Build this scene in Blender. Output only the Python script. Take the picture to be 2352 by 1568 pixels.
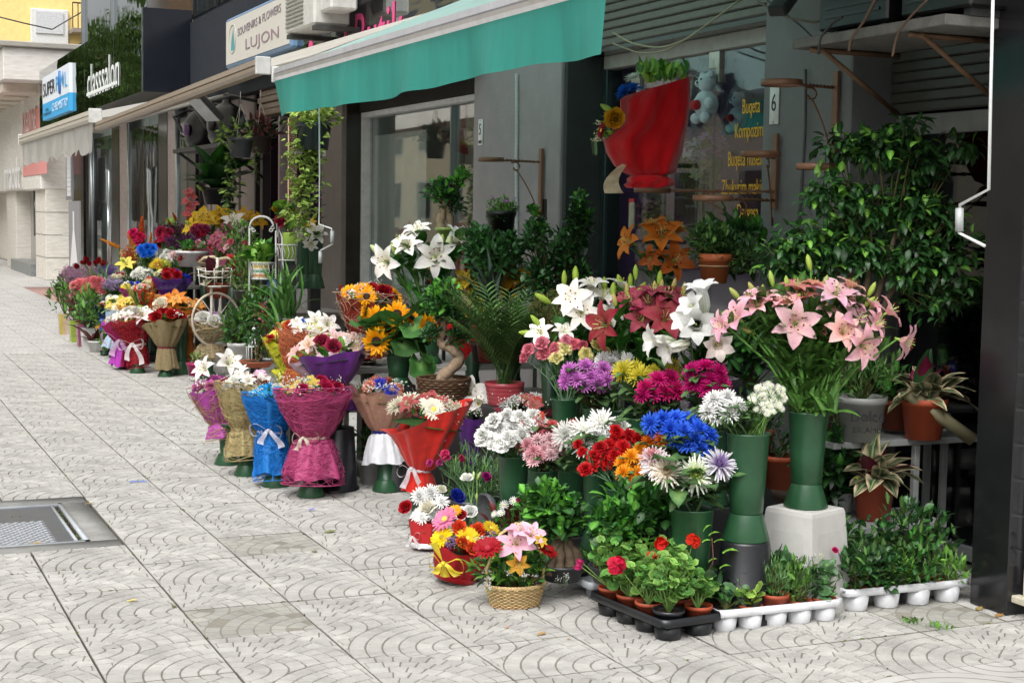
import bpy, math, random
import numpy as np
from mathutils import Matrix, Vector, Euler
random.seed(7); rng = np.random.default_rng(7)
D = bpy.data; sc = bpy.context.scene
for o in list(D.objects): D.objects.remove(o)
col = sc.collection
# ------------------------------------------------------------------ camera
def rotm(yaw, pitch, roll):
    cy, sy = math.cos(yaw), math.sin(yaw); cp, sp = math.cos(pitch), math.sin(pitch); cr, sr = math.cos(roll), math.sin(roll)
    fwd = np.array([-sy*cp, cy*cp, -sp]); right = np.array([cy, sy, 0.]); up = np.cross(right, fwd)
    return np.array([cr*right+sr*up, sr*right-cr*up, fwd])
R = rotm(*[math.radians(a) for a in (-24.04, 4.756, .93)]); F = 3507.4; H = 1.6
CAM = np.array([0, 0, H])
cd = D.cameras.new('camera'); cam = D.objects.new('camera', cd); col.objects.link(cam)
cam.matrix_world = Matrix(((R[0][0], -R[1][0], -R[2][0], 0), (R[0][1], -R[1][1], -R[2][1], 0), (R[0][2], -R[1][2], -R[2][2], H), (0, 0, 0, 1)))
cd.sensor_width = 36; cd.lens = 36*F/2352; cd.clip_end = 600; cd.clip_start = .05
sc.camera = cam
# ------------------------------------------------------------------ light
EXPO = 0.62
w = D.worlds.new('World'); sc.world = w; w.use_nodes = True; nt = w.node_tree; bg = nt.nodes['Background']
sky = nt.nodes.new('ShaderNodeTexSky'); sky.sky_type = 'NISHITA'; sky.sun_disc = False
SE, SA = math.radians(55), math.radians(222)      # sun elevation, compass azimuth (from +Y clockwise)
sky.sun_elevation = SE; sky.sun_rotation = SA; sky.air_density = 1.0; sky.dust_density = 6.0; sky.ozone_density = 1.0
hs = nt.nodes.new('ShaderNodeHueSaturation'); hs.inputs['Saturation'].default_value = .12
nt.links.new(sky.outputs[0], hs.inputs['Color']); nt.links.new(hs.outputs[0], bg.inputs[0]); bg.inputs[1].default_value = .15
sl = D.lights.new('sun', 'SUN'); so = D.objects.new('sun', sl); col.objects.link(so)
sl.energy = 1.0; sl.angle = math.radians(50); sl.color = (1, .99, .97)
sd = Vector((math.sin(SA)*math.cos(SE), math.cos(SA)*math.cos(SE), math.sin(SE)))
so.rotation_euler = sd.to_track_quat('Z', 'Y').to_euler(); so.location = (-5, -5, 12)
vs = sc.view_settings; vs.view_transform = 'Standard'; vs.look = 'None'; vs.exposure = EXPO; vs.gamma = 1; vs.use_curve_mapping = False
# ------------------------------------------------------------------ pixel helpers (2352-wide picture coordinates -> a point of the place)
def ray(x, y): return R.T @ np.array([(x-1176)/F, (y-784)/F, 1.])
def at(x, y, d=None, z=None, X=None, Y=None):
    r = ray(x, y)
    if d is not None: return CAM+r*d
    if z is not None: return CAM+r*(z-H)/r[2]
    if X is not None: return CAM+r*X/r[0]
    return CAM+r*Y/r[1]
def dep(p): return float(R[2] @ (np.array(p)-CAM))
# ------------------------------------------------------------------ colours, materials
def hx(s):
    v = [int(s[i:i+2], 16)/255 for i in (0, 2, 4)]
    return tuple(((a+.055)/1.055)**2.4 if a > .04 else a/12.92 for a in v)
MATS = {}
def mat(name, rough=.6, metal=0., noise=0., nscale=20., bump=0., bscale=60., trans=0., spec=.5, coat=0., alpha=None, var=0., kind=None, stretch=None, sheen=0.):
    m = D.materials.new(name); m.use_nodes = True; n = m.node_tree; b = n.nodes['Principled BSDF']; N = n.nodes.new; Lk = n.links.new
    at_ = N('ShaderNodeAttribute'); at_.attribute_name = 'Col'; c = at_.outputs['Color']
    tc = N('ShaderNodeTexCoord'); co = tc.outputs['Object']
    if stretch:
        mp = N('ShaderNodeMapping'); mp.inputs['Scale'].default_value = stretch; Lk(co, mp.inputs[0]); co = mp.outputs[0]
    if noise:
        t = N('ShaderNodeTexNoise'); t.inputs['Scale'].default_value = nscale; t.inputs['Detail'].default_value = 6; t.inputs['Roughness'].default_value = .65; Lk(co, t.inputs['Vector'])
        mr = N('ShaderNodeMapRange'); mr.inputs[1].default_value = .25; mr.inputs[2].default_value = .75; mr.inputs[3].default_value = 1-noise; mr.inputs[4].default_value = 1+noise*.6; Lk(t.outputs[0], mr.inputs[0])
        mx = N('ShaderNodeMix'); mx.data_type = 'RGBA'; mx.blend_type = 'MULTIPLY'; mx.inputs[0].default_value = 1; Lk(c, mx.inputs[6]); Lk(mr.outputs[0], mx.inputs[7]); c = mx.outputs[2]
    if var:
        oi = N('ShaderNodeObjectInfo'); mr = N('ShaderNodeMapRange'); mr.inputs[3].default_value = 1-var; mr.inputs[4].default_value = 1+var; Lk(oi.outputs['Random'], mr.inputs[0])
        mx = N('ShaderNodeMix'); mx.data_type = 'RGBA'; mx.blend_type = 'MULTIPLY'; mx.inputs[0].default_value = 1; Lk(c, mx.inputs[6]); Lk(mr.outputs[0], mx.inputs[7]); c = mx.outputs[2]
    Lk(c, b.inputs['Base Color'])
    b.inputs['Roughness'].default_value = rough; b.inputs['Metallic'].default_value = metal; b.inputs['Specular IOR Level'].default_value = spec
    b.inputs['Coat Weight'].default_value = coat; b.inputs['Coat Roughness'].default_value = .1
    if sheen: b.inputs['Sheen Weight'].default_value = sheen
    if bump:
        t = N('ShaderNodeTexNoise'); t.inputs['Scale'].default_value = bscale; t.inputs['Detail'].default_value = 4; Lk(co, t.inputs['Vector'])
        h = t.outputs[0]
        if kind == 'weave':
            for ax in ('X', 'Z'):
                wv = N('ShaderNodeTexWave'); wv.bands_direction = ax; wv.inputs['Scale'].default_value = 180; wv.inputs['Distortion'].default_value = 1.2; Lk(co, wv.inputs['Vector'])
                ad = N('ShaderNodeMath'); Lk(h, ad.inputs[0]); Lk(wv.outputs['Fac'], ad.inputs[1]); h = ad.outputs[0]
        bp = N('ShaderNodeBump'); bp.inputs['Strength'].default_value = bump; bp.inputs['Distance'].default_value = .01; Lk(h, bp.inputs['Height']); Lk(bp.outputs[0], b.inputs['Normal'])
    out = n.nodes['Material Output']
    if trans:
        tr = N('ShaderNodeBsdfTranslucent'); Lk(c, tr.inputs[0]); mx = N('ShaderNodeMixShader'); mx.inputs[0].default_value = trans; Lk(b.outputs[0], mx.inputs[1]); Lk(tr.outputs[0], mx.inputs[2]); Lk(mx.outputs[0], out.inputs[0])
    if alpha is not None:
        tp = N('ShaderNodeBsdfTransparent'); mx = N('ShaderNodeMixShader'); mx.inputs[0].default_value = alpha; Lk(tp.outputs[0], mx.inputs[1])
        src = out.inputs[0].links[0].from_socket; Lk(src, mx.inputs[2]); Lk(mx.outputs[0], out.inputs[0])
    MATS[name] = m; return m
mat('petal', .6, noise=.2, nscale=11, trans=.34, var=.17, spec=.3)
mat('leaf', .34, noise=.3, nscale=9, trans=.22, var=.32, spec=.5, bump=.15, bscale=30)
mat('leaf_matt', .6, noise=.35, nscale=9, trans=.24, var=.25, spec=.3, bump=.2, bscale=40)
mat('stemm', .6, noise=.3, nscale=30, spec=.3)
mat('plastic', .33, noise=.28, nscale=9, spec=.5, bump=.10, bscale=22)
mat('matte_plastic', .5, noise=.14, nscale=11, bump=.05, bscale=20)
mat('terracotta', .62, noise=.2, nscale=12, bump=.1, bscale=60)
mat('paper', .5, noise=.14, nscale=8, trans=.2, bump=.7, bscale=13, spec=.35)
mat('felt', .9, noise=.18, nscale=10, trans=.12, bump=.6, bscale=20, spec=.1, sheen=.3)
mat('burlap', .95, noise=.25, nscale=60, bump=.8, bscale=80, kind='weave', spec=.1)
mat('tulle', .8, noise=.2, nscale=40, alpha=.45, trans=.3, spec=.2)
mat('organza', .6, noise=.25, nscale=50, alpha=.72, trans=.3, spec=.3)
mat('sisal', .7, noise=.3, nscale=40, trans=.15, spec=.2)
mat('wicker', .55, noise=.35, nscale=60, spec=.3, var=.15)
mat('soil', .95, noise=.6, nscale=60, bump=1, bscale=80)
mat('bark', .85, noise=.4, nscale=25, bump=.8, bscale=40)
mat('metalp', .45, noise=.2, nscale=15, bump=.05, bscale=40)
mat('rusty', .7, noise=.5, nscale=12, bump=.4, bscale=50)
mat('alum', .3, metal=.9, noise=.12, nscale=10, bump=.05, bscale=12)
mat('awning', .38, noise=.16, nscale=2.2, trans=.5, bump=.6, bscale=3.2, spec=.55, stretch=(1, 3, .6))
mat('plaster', .85, noise=.14, nscale=5, bump=.35, bscale=25, spec=.2)
mat('granite', .35, noise=.45, nscale=22, spec=.4)
mat('travertine', .7, noise=.22, nscale=4, bump=.3, bscale=12, stretch=(1, 1, 5), spec=.3)
mat('blackgloss', .05, noise=.1, nscale=3, spec=.6, coat=.3)
mat('blackclad', .16, noise=.3, nscale=6, spec=.5)
mat('tile', .9, noise=.34, nscale=5, bump=.55, bscale=140, spec=.15, var=.05)
mat('asphalt', .95, noise=.3, nscale=30, bump=.6, bscale=120, spec=.2)
mat('print', .5, noise=.04, nscale=8)
mat('darkroom', .9, noise=.3, nscale=4)
def glassmat(name, tint, refl):
    m = D.materials.new(name); m.use_nodes = True; n = m.node_tree; N = n.nodes.new; Lk = n.links.new; n.nodes.remove(n.nodes['Principled BSDF'])
    fr = N('ShaderNodeLayerWeight'); pw = N('ShaderNodeMath'); pw.operation = 'POWER'; pw.inputs[1].default_value = 5; Lk(fr.outputs['Facing'], pw.inputs[0]); ad = N('ShaderNodeMath'); ad.operation = 'MULTIPLY_ADD'; ad.inputs[1].default_value = .8; ad.inputs[2].default_value = refl*.5; ad.use_clamp = True; Lk(pw.outputs[0], ad.inputs[0])
    tp = N('ShaderNodeBsdfTransparent'); tp.inputs[0].default_value = (*tint, 1); gl = N('ShaderNodeBsdfGlossy'); gl.inputs['Roughness'].default_value = .015
    nz = N('ShaderNodeTexNoise'); nz.inputs['Scale'].default_value = 1.6; bp = N('ShaderNodeBump'); bp.inputs['Strength'].default_value = .06; bp.inputs['Distance'].default_value = .05; Lk(nz.outputs[0], bp.inputs['Height']); Lk(bp.outputs[0], gl.inputs['Normal'])
    mx = N('ShaderNodeMixShader'); Lk(ad.outputs[0], mx.inputs[0]); Lk(tp.outputs[0], mx.inputs[1]); Lk(gl.outputs[0], mx.inputs[2]); Lk(mx.outputs[0], n.nodes['Material Output'].inputs[0]); MATS[name] = m
glassmat('glass', (.92, .96, .95), .48); glassmat('glass_dark', (.4, .45, .45), .18); glassmat('glass_door', (.88, .9, .93), .2); glassmat('cello', (.93, .95, .95), .03)
def mirrormat(name, colr, rough, amp, sc_):
    m = D.materials.new(name); m.use_nodes = True; n = m.node_tree; b = n.nodes['Principled BSDF']; b.inputs['Base Color'].default_value = (*colr, 1); b.inputs['Roughness'].default_value = rough; b.inputs['Metallic'].default_value = 1
    nz = n.nodes.new('ShaderNodeTexNoise'); nz.inputs['Scale'].default_value = sc_; bp = n.nodes.new('ShaderNodeBump'); bp.inputs['Strength'].default_value = amp; bp.inputs['Distance'].default_value = .05
    n.links.new(nz.outputs[0], bp.inputs['Height']); n.links.new(bp.outputs[0], b.inputs['Normal']); MATS[name] = m
mirrormat('mirror_panel', (.26, .29, .29), .02, .16, 2.6)
# ------------------------------------------------------------------ mesh building
class MB:
    def __init__(s): s.v = []; s.f = []; s.c = []; s.m = []; s.n = 0; s.mats = []
    def mi(s, m):
        if m not in s.mats: s.mats.append(m)
        return s.mats.index(m)
    def add(s, V, Fc, C, m):
        V = np.asarray(V, float).reshape(-1, 3); C = np.asarray(C, float)
        if C.ndim == 1: C = np.tile(C[:3], (len(V), 1))
        s.v.append(V); s.c.append(C); k = s.mi(m)
        s.f += [tuple(int(i)+s.n for i in f) for f in Fc]; s.m += [k]*len(Fc); s.n += len(V); return s
    def tmpl(s): return (np.concatenate(s.v), s.f, np.concatenate(s.c), s.m, s.mats)
    def addT(s, T, M=None, tint=None):
        V, Fc, C, mm, mats = T
        if M is not None: M = np.asarray(M); V = V @ M[:3, :3].T + M[:3, 3]
        if tint is not None: C = C*np.asarray(tint)
        s.v.append(V); s.c.append(C); ks = [s.mi(m) for m in mats]
        n = s.n; s.f += [tuple(i+n for i in f) for f in Fc]; s.m += [ks[k] for k in mm]; s.n += len(V); return s
    def box(s, a, b, c, m, bev=0.):
        x0, x1 = sorted((a[0], b[0])); y0, y1 = sorted((a[1], b[1])); z0, z1 = sorted((a[2], b[2]))
        if not bev:
            V = [(x0, y0, z0), (x1, y0, z0), (x1, y1, z0), (x0, y1, z0), (x0, y0, z1), (x1, y0, z1), (x1, y1, z1), (x0, y1, z1)]
            return s.add(V, [(0, 3, 2, 1), (4, 5, 6, 7), (0, 1, 5, 4), (1, 2, 6, 5), (2, 3, 7, 6), (3, 0, 4, 7)], c, m)
        e = min(bev, (x1-x0)/2.1, (y1-y0)/2.1, (z1-z0)/2.1); V = []
        for z, i in ((z0, e), (z0+e, 0), (z1-e, 0), (z1, e)):
            V += [(x0+i+e*(i == 0), y0+i, z), (x1-i-e*(i == 0), y0+i, z), (x1-i, y0+i+e*(i == 0), z), (x1-i, y1-i-e*(i == 0), z), (x1-i-e*(i == 0), y1-i, z), (x0+i+e*(i == 0), y1-i, z), (x0+i, y1-i-e*(i == 0), z), (x0+i, y0+i+e*(i == 0), z)]
        Fc = [tuple(range(7, -1, -1)), tuple(range(24, 32))]
        for k in range(3):
            for j in range(8): Fc.append((k*8+j, k*8+(j+1) % 8, (k+1)*8+(j+1) % 8, (k+1)*8+j))
        return s.add(V, Fc, c, m)
    def tube(s, P, r, c, m, n=5, cap=True):
        P = np.asarray(P, float); k = len(P); r = np.full(k, r) if np.isscalar(r) else np.asarray(r)
        T = np.gradient(P, axis=0); T /= np.linalg.norm(T, axis=1)[:, None]+1e-9
        a = np.where(np.abs(T[:, 2:3]) > .9, np.array([[1., 0, 0]]), np.array([[0, 0, 1.]])) if 0 else np.tile([.31, .17, .93] if abs(T[:, 2]).mean() < .8 else [1., .1, 0], (k, 1))
        U = np.cross(T, a); U /= np.linalg.norm(U, axis=1)[:, None]+1e-9; W = np.cross(T, U)
        th = np.arange(n)*2*math.pi/n
        V = (P[:, None] + r[:, None, None]*(np.cos(th)[None, :, None]*U[:, None]+np.sin(th)[None, :, None]*W[:, None])).reshape(-1, 3)
        Fc = [(i*n+j, i*n+(j+1) % n, (i+1)*n+(j+1) % n, (i+1)*n+j) for i in range(k-1) for j in range(n)]
        if cap: Fc += [tuple(range(n-1, -1, -1)), tuple((k-1)*n+j for j in range(n))]
        C = np.asarray(c, float)
        if C.ndim == 2: C = np.repeat(C, n, axis=0)
        return s.add(V, Fc, C, m)
    def lathe(s, prof, c, m, n=24, o=(0, 0, 0), sx=1., sy=1., fn=None, closed=False):
        prof = np.asarray(prof, float); k = len(prof); th = np.arange(n)*2*math.pi/n
        V = np.zeros((k, n, 3)); V[..., 0] = prof[:, :1]*np.cos(th)*sx+o[0]; V[..., 1] = prof[:, :1]*np.sin(th)*sy+o[1]; V[..., 2] = prof[:, 1:2]+o[2]
        if fn: V = fn(V, prof, th)
        Fc = [(i*n+j, i*n+(j+1) % n, (i+1)*n+(j+1) % n, (i+1)*n+j) for i in range(k-1) for j in range(n)]
        C = np.asarray(c, float)
        if C.ndim == 2: C = np.repeat(C, n, axis=0)
        if closed: Fc.append(tuple((k-1)*n+j for j in range(n)))
        return s.add(V.reshape(-1, 3), Fc, C, m)
    def mesh(s, name, smooth=True):
        me = D.meshes.new(name); V = np.concatenate(s.v) if s.v else np.zeros((0, 3)); me.from_pydata(V.tolist(), [], s.f)
        for k in s.mats: me.materials.append(MATS[k])
        me.polygons.foreach_set('material_index', s.m)
        if smooth: me.polygons.foreach_set('use_smooth', [True]*len(s.f))
        a = me.color_attributes.new('Col', 'FLOAT_COLOR', 'POINT'); C = np.ones((len(V), 4), np.float32); C[:, :3] = np.clip(np.concatenate(s.c), 0, 1) if s.v else 0; a.data.foreach_set('color', C.ravel())
        me.update(); return me
def root(name, label, cat, group=None, loc=(0, 0, 0)):
    o = D.objects.new(name, None); col.objects.link(o); o.location = loc; o.empty_display_size = .05
    o['label'] = label; o['category'] = cat
    if group: o['group'] = group
    return o
def part(name, mb, parent, smooth=True, M=None, stuff=False):
    me = mb if isinstance(mb, bpy.types.Mesh) else mb.mesh(name, smooth)
    o = D.objects.new(name, me); col.objects.link(o); o.parent = parent
    if M is not None: o.matrix_basis = Matrix(M)
    if stuff: o['kind'] = 'stuff'
    return o
def solo(name, mb, label=None, cat=None, group=None, kind=None, smooth=True, loc=(0, 0, 0)):
    me = mb if isinstance(mb, bpy.types.Mesh) else mb.mesh(name, smooth)
    o = D.objects.new(name, me); col.objects.link(o); o.location = loc
    for k, v in (('label', label), ('category', cat), ('group', group), ('kind', kind)):
        if v: o[k] = v
    return o
def frame(p, z, s=1., spin=0., y=None):
    z = np.asarray(z, float); z = z/np.linalg.norm(z); a = np.array([0, 0, 1.]) if abs(z[2]) < .95 else np.array([1., 0, 0])
    x = np.cross(a, z); x /= np.linalg.norm(x); yv = np.cross(z, x); c, sn = math.cos(spin), math.sin(spin)
    x, yv = c*x+sn*yv, c*yv-sn*x; M = np.eye(4); s = np.ones(3)*s if np.isscalar(s) else np.array(s)
    M[:3, 0] = x*s[0]; M[:3, 1] = yv*s[1]; M[:3, 2] = z*s[2]; M[:3, 3] = p; return M
def rz(a):
    M = np.eye(4); c, s = math.cos(a), math.sin(a); M[0, 0] = c; M[0, 1] = -s; M[1, 0] = s; M[1, 1] = c; return M
def jit(c, a=.12): return np.clip(np.array(c)*(1+rng.uniform(-a, a))*(1+rng.uniform(-a/3, a/3, 3)), 0, 1)
def lerp(a, b, t): return np.array(a)*(1-t)+np.array(b)*t
# ------------------------------------------------------------------ petals, blooms and leaves (unit size, facing +Z)
def petal(mb, L, W, lift, curve, c0, c1, cm=None, phi=0., k=4, cup=.15, r0=0., z0=0., wp=.7, tip=.0, ruf=0., m='petal', ph=0):
    th = math.radians(lift); r, z = r0, z0; V = []; C = []; cc, ss = math.cos(phi), math.sin(phi)
    for i in range(k+1):
        t = i/k; w = W*(math.sin(math.pi*min(1, t*.92+.06)**wp)**.8)+tip*t*W
        if i == k: w = max(w*.35, tip*W)
        for q in (-1, 0, 1):
            dz = (abs(q)*cup*W) + ruf*W*math.sin(q*2.5+i*2.1+ph)*t
            # up vector of the petal surface
            nx, nz = -math.sin(th), math.cos(th); px = r+nx*dz; pz = z+nz*dz; py = q*w
            V.append((px*cc-py*ss, px*ss+py*cc, pz)); u = lerp(c0, c1, t); C.append(u if q or cm is None else lerp(cm, u, t*.6))
        a = th; r += math.cos(a)*L/k; z += math.sin(a)*L/k; th += math.radians(curve)/k
    Fc = []
    for i in range(k):
        a = i*3; Fc += [(a, a+1, a+4, a+3), (a+1, a+2, a+5, a+4)]
    mb.add(V, Fc, C, m)
def blob(mb, p, r, c, m, n=6, k=4, sz=1.):
    pr = [(r*math.sin(math.pi*i/k)+1e-4, -r*sz*math.cos(math.pi*i/k)) for i in range(k+1)]
    mb.lathe(pr, c, m, n=n, o=p)
def octa(): return np.array([(1, 0, 0), (-1, 0, 0), (0, 1, 0), (0, -1, 0), (0, 0, 1), (0, 0, -1)], float), [(0, 2, 4), (2, 1, 4), (1, 3, 4), (3, 0, 4), (2, 0, 5), (1, 2, 5), (3, 1, 5), (0, 3, 5)]
GR = hx('5c7a2c')
def k_lily(mb, c, v):
    c = lerp(c, np.clip(np.array(c)*1.25+.08, 0, 1), .8 if sum(c) > 1.3 else 0); base = lerp(c, hx('dce090'), .5 if sum(c) > 1.2 else .2); mid = c*np.array([.98, .86, .9])
    op = (58, 48, 68)[v]
    for i in range(6): petal(mb, 1.18, .25+.08*(i % 2), op+rng.uniform(-6, 6), -(op+40)+rng.uniform(-14, 10), base, lerp(c, (.95, .93, .93), rng.uniform(.05, .3)) if min(c) > .3 else c*rng.uniform(.85, 1), mid, phi=i*math.pi/3+rng.uniform(-.08, .08), k=5, cup=.25, r0=.05, wp=.85, ruf=.08, ph=i)
    for i in range(6):
        a = i*math.pi/3+.3; P = [(.04*math.cos(a), .04*math.sin(a), .1), (.14*math.cos(a), .14*math.sin(a), .45), (.28*math.cos(a), .28*math.sin(a), .68)]
        mb.tube(P, .012, hx('c9d58c'), 'stemm', n=3, cap=False); blob(mb, P[2], .05, hx('7a2a10'), 'stemm', n=4, k=2)
    mb.tube([(0, 0, .1), (.02, 0, .8)], .02, hx('b7cc6a'), 'stemm', n=3)
    mb.tube([(0, 0, -.25), (0, 0, .08)], [.05, .09], hx('8fae4a'), 'stemm', n=5)
def k_trumpet(mb, c, v):
    for i in range(6):
        petal(mb, 1.6, .27, 78, 14, lerp(c, hx('b9cc70'), .35), c, None, phi=i*math.pi/3, k=3, cup=.2, r0=.05, wp=.6, tip=.9)
        petal(mb, .95, .40, 62, -95, c, c, None, phi=i*math.pi/3, k=4, cup=.12, r0=.30, z0=1.45, wp=.62, tip=0)
    mb.tube([(0, 0, 0), (.02, 0, 1.7)], .03, hx('d8dc70'), 'stemm', n=4)
def k_bud(mb, c, v):
    g = hx('a9c44c'); cs = [lerp(g, c, t) for t in (0, .1, .3, .5, .6, .4, .2)]
    mb.lathe([(.05, 0), (.19, .25), (.27, .6), (.28, .95), (.2, 1.3), (.1, 1.5), (.01, 1.6)], cs, 'petal', n=6)
def k_mum(mb, c, v):
    c = np.array(c)
    for L, n, lift, cur, r0 in ((1., 17, 8, -25, .12), (.92, 16, 24, -10, .1), (.78, 14, 42, 10, .08), (.6, 12, 60, 30, .05), (.4, 9, 76, 40, .02)):
        for i in range(n):
            petal(mb, L*rng.uniform(.88, 1.06), .105, lift+rng.uniform(-8, 8), cur+rng.uniform(-12, 12), c*.82, np.clip(c*1.1, 0, 1), None, phi=2*math.pi*(i+rng.uniform(-.3, .3))/n, k=2, cup=.5, r0=r0, z0=lift*.002, wp=1.2, tip=.35)
def k_pom(mb, c, v):
    c = np.array(c)
    for q in range(70):
        z = 1-1.35*(q+.5)/70; a = q*2.399; s = math.sqrt(max(0, 1-z*z)); lift = math.degrees(math.asin(max(-1, min(1, z))))
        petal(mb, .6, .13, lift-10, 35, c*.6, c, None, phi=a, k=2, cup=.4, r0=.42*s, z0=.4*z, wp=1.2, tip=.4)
def k_spider(mb, c, v, cc=None):
    cc = np.array(cc if cc is not None else c)
    for L, n, lift, cur in ((1.1, 22, 4, -30), (1.05, 20, 20, -15), (.9, 18, 38, 0), (.7, 14, 55, 20), (.45, 10, 72, 30)):
        for i in range(n): petal(mb, L*rng.uniform(.8, 1.08), .05, lift+rng.uniform(-9, 9), cur+rng.uniform(-20, 20), lerp(cc, c, 0 if L < .95 else .3)*.9, lerp(cc, c, 1 if L > .8 else .35), None, phi=2*math.pi*(i+rng.uniform(-.4, .4))/n, k=3, cup=.6, r0=.08, wp=1., tip=.6)
def k_carn(mb, c, v):
    c = np.array(c)
    for L, n, lift, cur in ((1., 14, 12, -20), (.95, 13, 30, -20), (.88, 12, 46, -20), (.8, 11, 62, -20), (.72, 9, 76, -20), (.65, 6, 86, -10)):
        for i in range(n):
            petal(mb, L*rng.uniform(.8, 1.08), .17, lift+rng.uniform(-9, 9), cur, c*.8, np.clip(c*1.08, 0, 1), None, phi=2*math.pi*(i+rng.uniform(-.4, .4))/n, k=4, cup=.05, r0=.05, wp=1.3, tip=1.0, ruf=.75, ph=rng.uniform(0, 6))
    mb.tube([(0, 0, -.75), (0, 0, .1)], [.13, .2], hx('6f9160'), 'stemm', n=6)
def k_rose(mb, c, v):
    c = np.array(c)
    for L, n, lift, cur, r0, W in ((.95, 5, 38, -20, .25, .5), (.95, 5, 58, 5, .2, .46), (.95, 4, 72, 20, .13, .4), (.9, 4, 82, 30, .08, .32), (.85, 3, 88, 38, .04, .24)):
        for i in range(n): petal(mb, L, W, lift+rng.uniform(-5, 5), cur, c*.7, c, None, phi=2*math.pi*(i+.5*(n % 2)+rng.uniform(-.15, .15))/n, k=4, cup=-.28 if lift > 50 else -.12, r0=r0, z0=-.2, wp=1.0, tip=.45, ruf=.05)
def k_gerb(mb, c, v, cc=None):
    c = np.array(c); cc = hx('d9c34a') if cc is None else cc
    for n, L, lift in ((20, 1., 6), (18, .93, 14), (14, .5, 30)):
        for i in range(n): petal(mb, L*rng.uniform(.93, 1.03), .13, lift+rng.uniform(-4, 4), -12, c*.85, c, None, phi=2*math.pi*(i+rng.uniform(-.2, .2))/n, k=3, cup=.2, r0=.12, wp=.9, tip=.3)
    mb.lathe([(.24, .08), (.2, .15), (.1, .17), (.01, .14)], cc, 'stemm', n=10)
def k_sun(mb, c, v):
    for n, L, lift in ((17, 1., 12), (16, .9, 24), (10, .7, 40)):
        for i in range(n): petal(mb, L*rng.uniform(.85, 1.05), .15, lift+rng.uniform(-9, 9), rng.uniform(-30, 5), hx('e08a00'), hx('f9b808'), None, phi=2*math.pi*(i+rng.uniform(-.3, .3))/n, k=3, cup=.3, r0=.3, wp=1.05)
    mb.lathe([(.42, .04), (.4, .16), (.28, .21), (.14, .19), (.01, .15)], [hx('5a2d08'), hx('3a1c08'), hx('2a1608'), hx('4a3a12'), hx('3f3a1a')], 'soil', n=16)
    for i in range(12): petal(mb, .5, .12, -20, -30, hx('4f7428'), hx('5f8a34'), None, phi=i*.52, k=2, r0=.2, z0=-.05, m='leaf_matt')
def k_tulip(mb, c, v):
    c = np.array(c)
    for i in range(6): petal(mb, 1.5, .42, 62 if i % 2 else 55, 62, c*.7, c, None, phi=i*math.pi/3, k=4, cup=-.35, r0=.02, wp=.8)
def k_daisy(mb, c, v, cc=None):
    for n, L, lift in ((14, 1., 5), (10, .7, 25)):
        for i in range(n): petal(mb, L, .16, lift, -15, c, c, None, phi=2*math.pi*i/n, k=1, cup=.2, r0=.15, tip=.6)
    blob(mb, (0, 0, .1), .25, hx('d8cf52') if cc is None else cc, 'stemm', n=7, k=3, sz=.6)
def k_ger(mb, c, v):      # geranium umbel
    for q in range(11):
        z = 1-1.15*(q+.5)/11; a = q*2.399; s = math.sqrt(1-z*z); n = np.array([s*math.cos(a), s*math.sin(a), z]); t = MB()
        for i in range(5): petal(t, .55, .25, 15, -25, np.array(c)*.8, jit(c, .1), None, phi=i*1.2566, k=2, tip=.7, r0=.02)
        mb.addT(t.tmpl(), frame(n*rng.uniform(.45, .75), n+rng.normal(size=3)*.25, 1., q))
        mb.tube([(0, 0, -.5), n*.6], .03, GR, 'stemm', n=3, cap=False)
def k_orchid(mb, c, v):
    c = np.array(c)
    for i, a in enumerate((90, 210, 330)): petal(mb, 1., .3, 15, -15, c*.9, c, None, phi=math.radians(a), k=3, r0=.03, wp=.9)
    for a in (20, 160): petal(mb, 1., .48, 10, -10, c*.9, c, None, phi=math.radians(a), k=3, r0=.03, wp=.85)
    petal(mb, .6, .22, 50, -90, hx('a02050'), hx('d890b0'), None, phi=math.radians(270), k=3, r0=.03)
def k_ball(mb, c, v):
    V, Fc = octa()
    for q in range(45):
        n = rng.normal(size=3); n /= np.linalg.norm(n); n[2] = abs(n[2])*1.1-.2
        mb.add(V*rng.uniform(.09, .16)+n*rng.uniform(.6, 1.), Fc, jit(c, .2), 'petal')
    for q in range(12):
        n = rng.normal(size=3); n /= np.linalg.norm(n); n[2] = abs(n[2]); mb.tube([(0, 0, -.6), n*.8], .02, GR, 'stemm', n=3, cap=False)
def k_spike(mb, c, v):    # tall spike of bracts
    for q in range(26):
        t = q/26; petal(mb, .62*(1-t*.5), .16*(1-t*.4), 35+35*t, 20, np.array(c)*.8, lerp(c, hx('f0a020'), .15+.3*t), None, phi=q*2.4, k=2, cup=.4, r0=.03, z0=1.9*t-.6, wp=.9)
    mb.tube([(0, 0, -1.2), (0, 0, 1.2)], .05, GR, 'stemm', n=4)
KINDS = {k[2:]: f for k, f in list(globals().items()) if k.startswith('k_')}
CACHE = {}
PN = dict(lily='lily_bloom', trumpet='lily_bloom', bud='lily_bud', mum='chrysanthemum_bloom', pom='chrysanthemum_bloom', spider='spider_chrysanthemum_bloom', carn='carnation_bloom', rose='rose_bloom', gerb='gerbera_bloom', sun='sunflower_bloom', tulip='tulip_bloom', daisy='daisy_bloom', ger='geranium_bloom', orchid='orchid_bloom', ball='flower_cluster', spike='flower_spike')
def bloommesh(kind, c, cc=None):
    key = (kind, c, cc, rng.integers(0, 3))
    if key not in CACHE:
        mb = MB()
        if kind in ('spider', 'gerb', 'daisy') and cc: KINDS[kind](mb, hx(c), 0, hx(cc))
        else: KINDS[kind](mb, hx(c), int(key[3]))
        CACHE[key] = mb.mesh(PN[kind])
    return CACHE[key]
UPC = -R[1]; VW = R[2]; RT = R[0]
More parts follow.
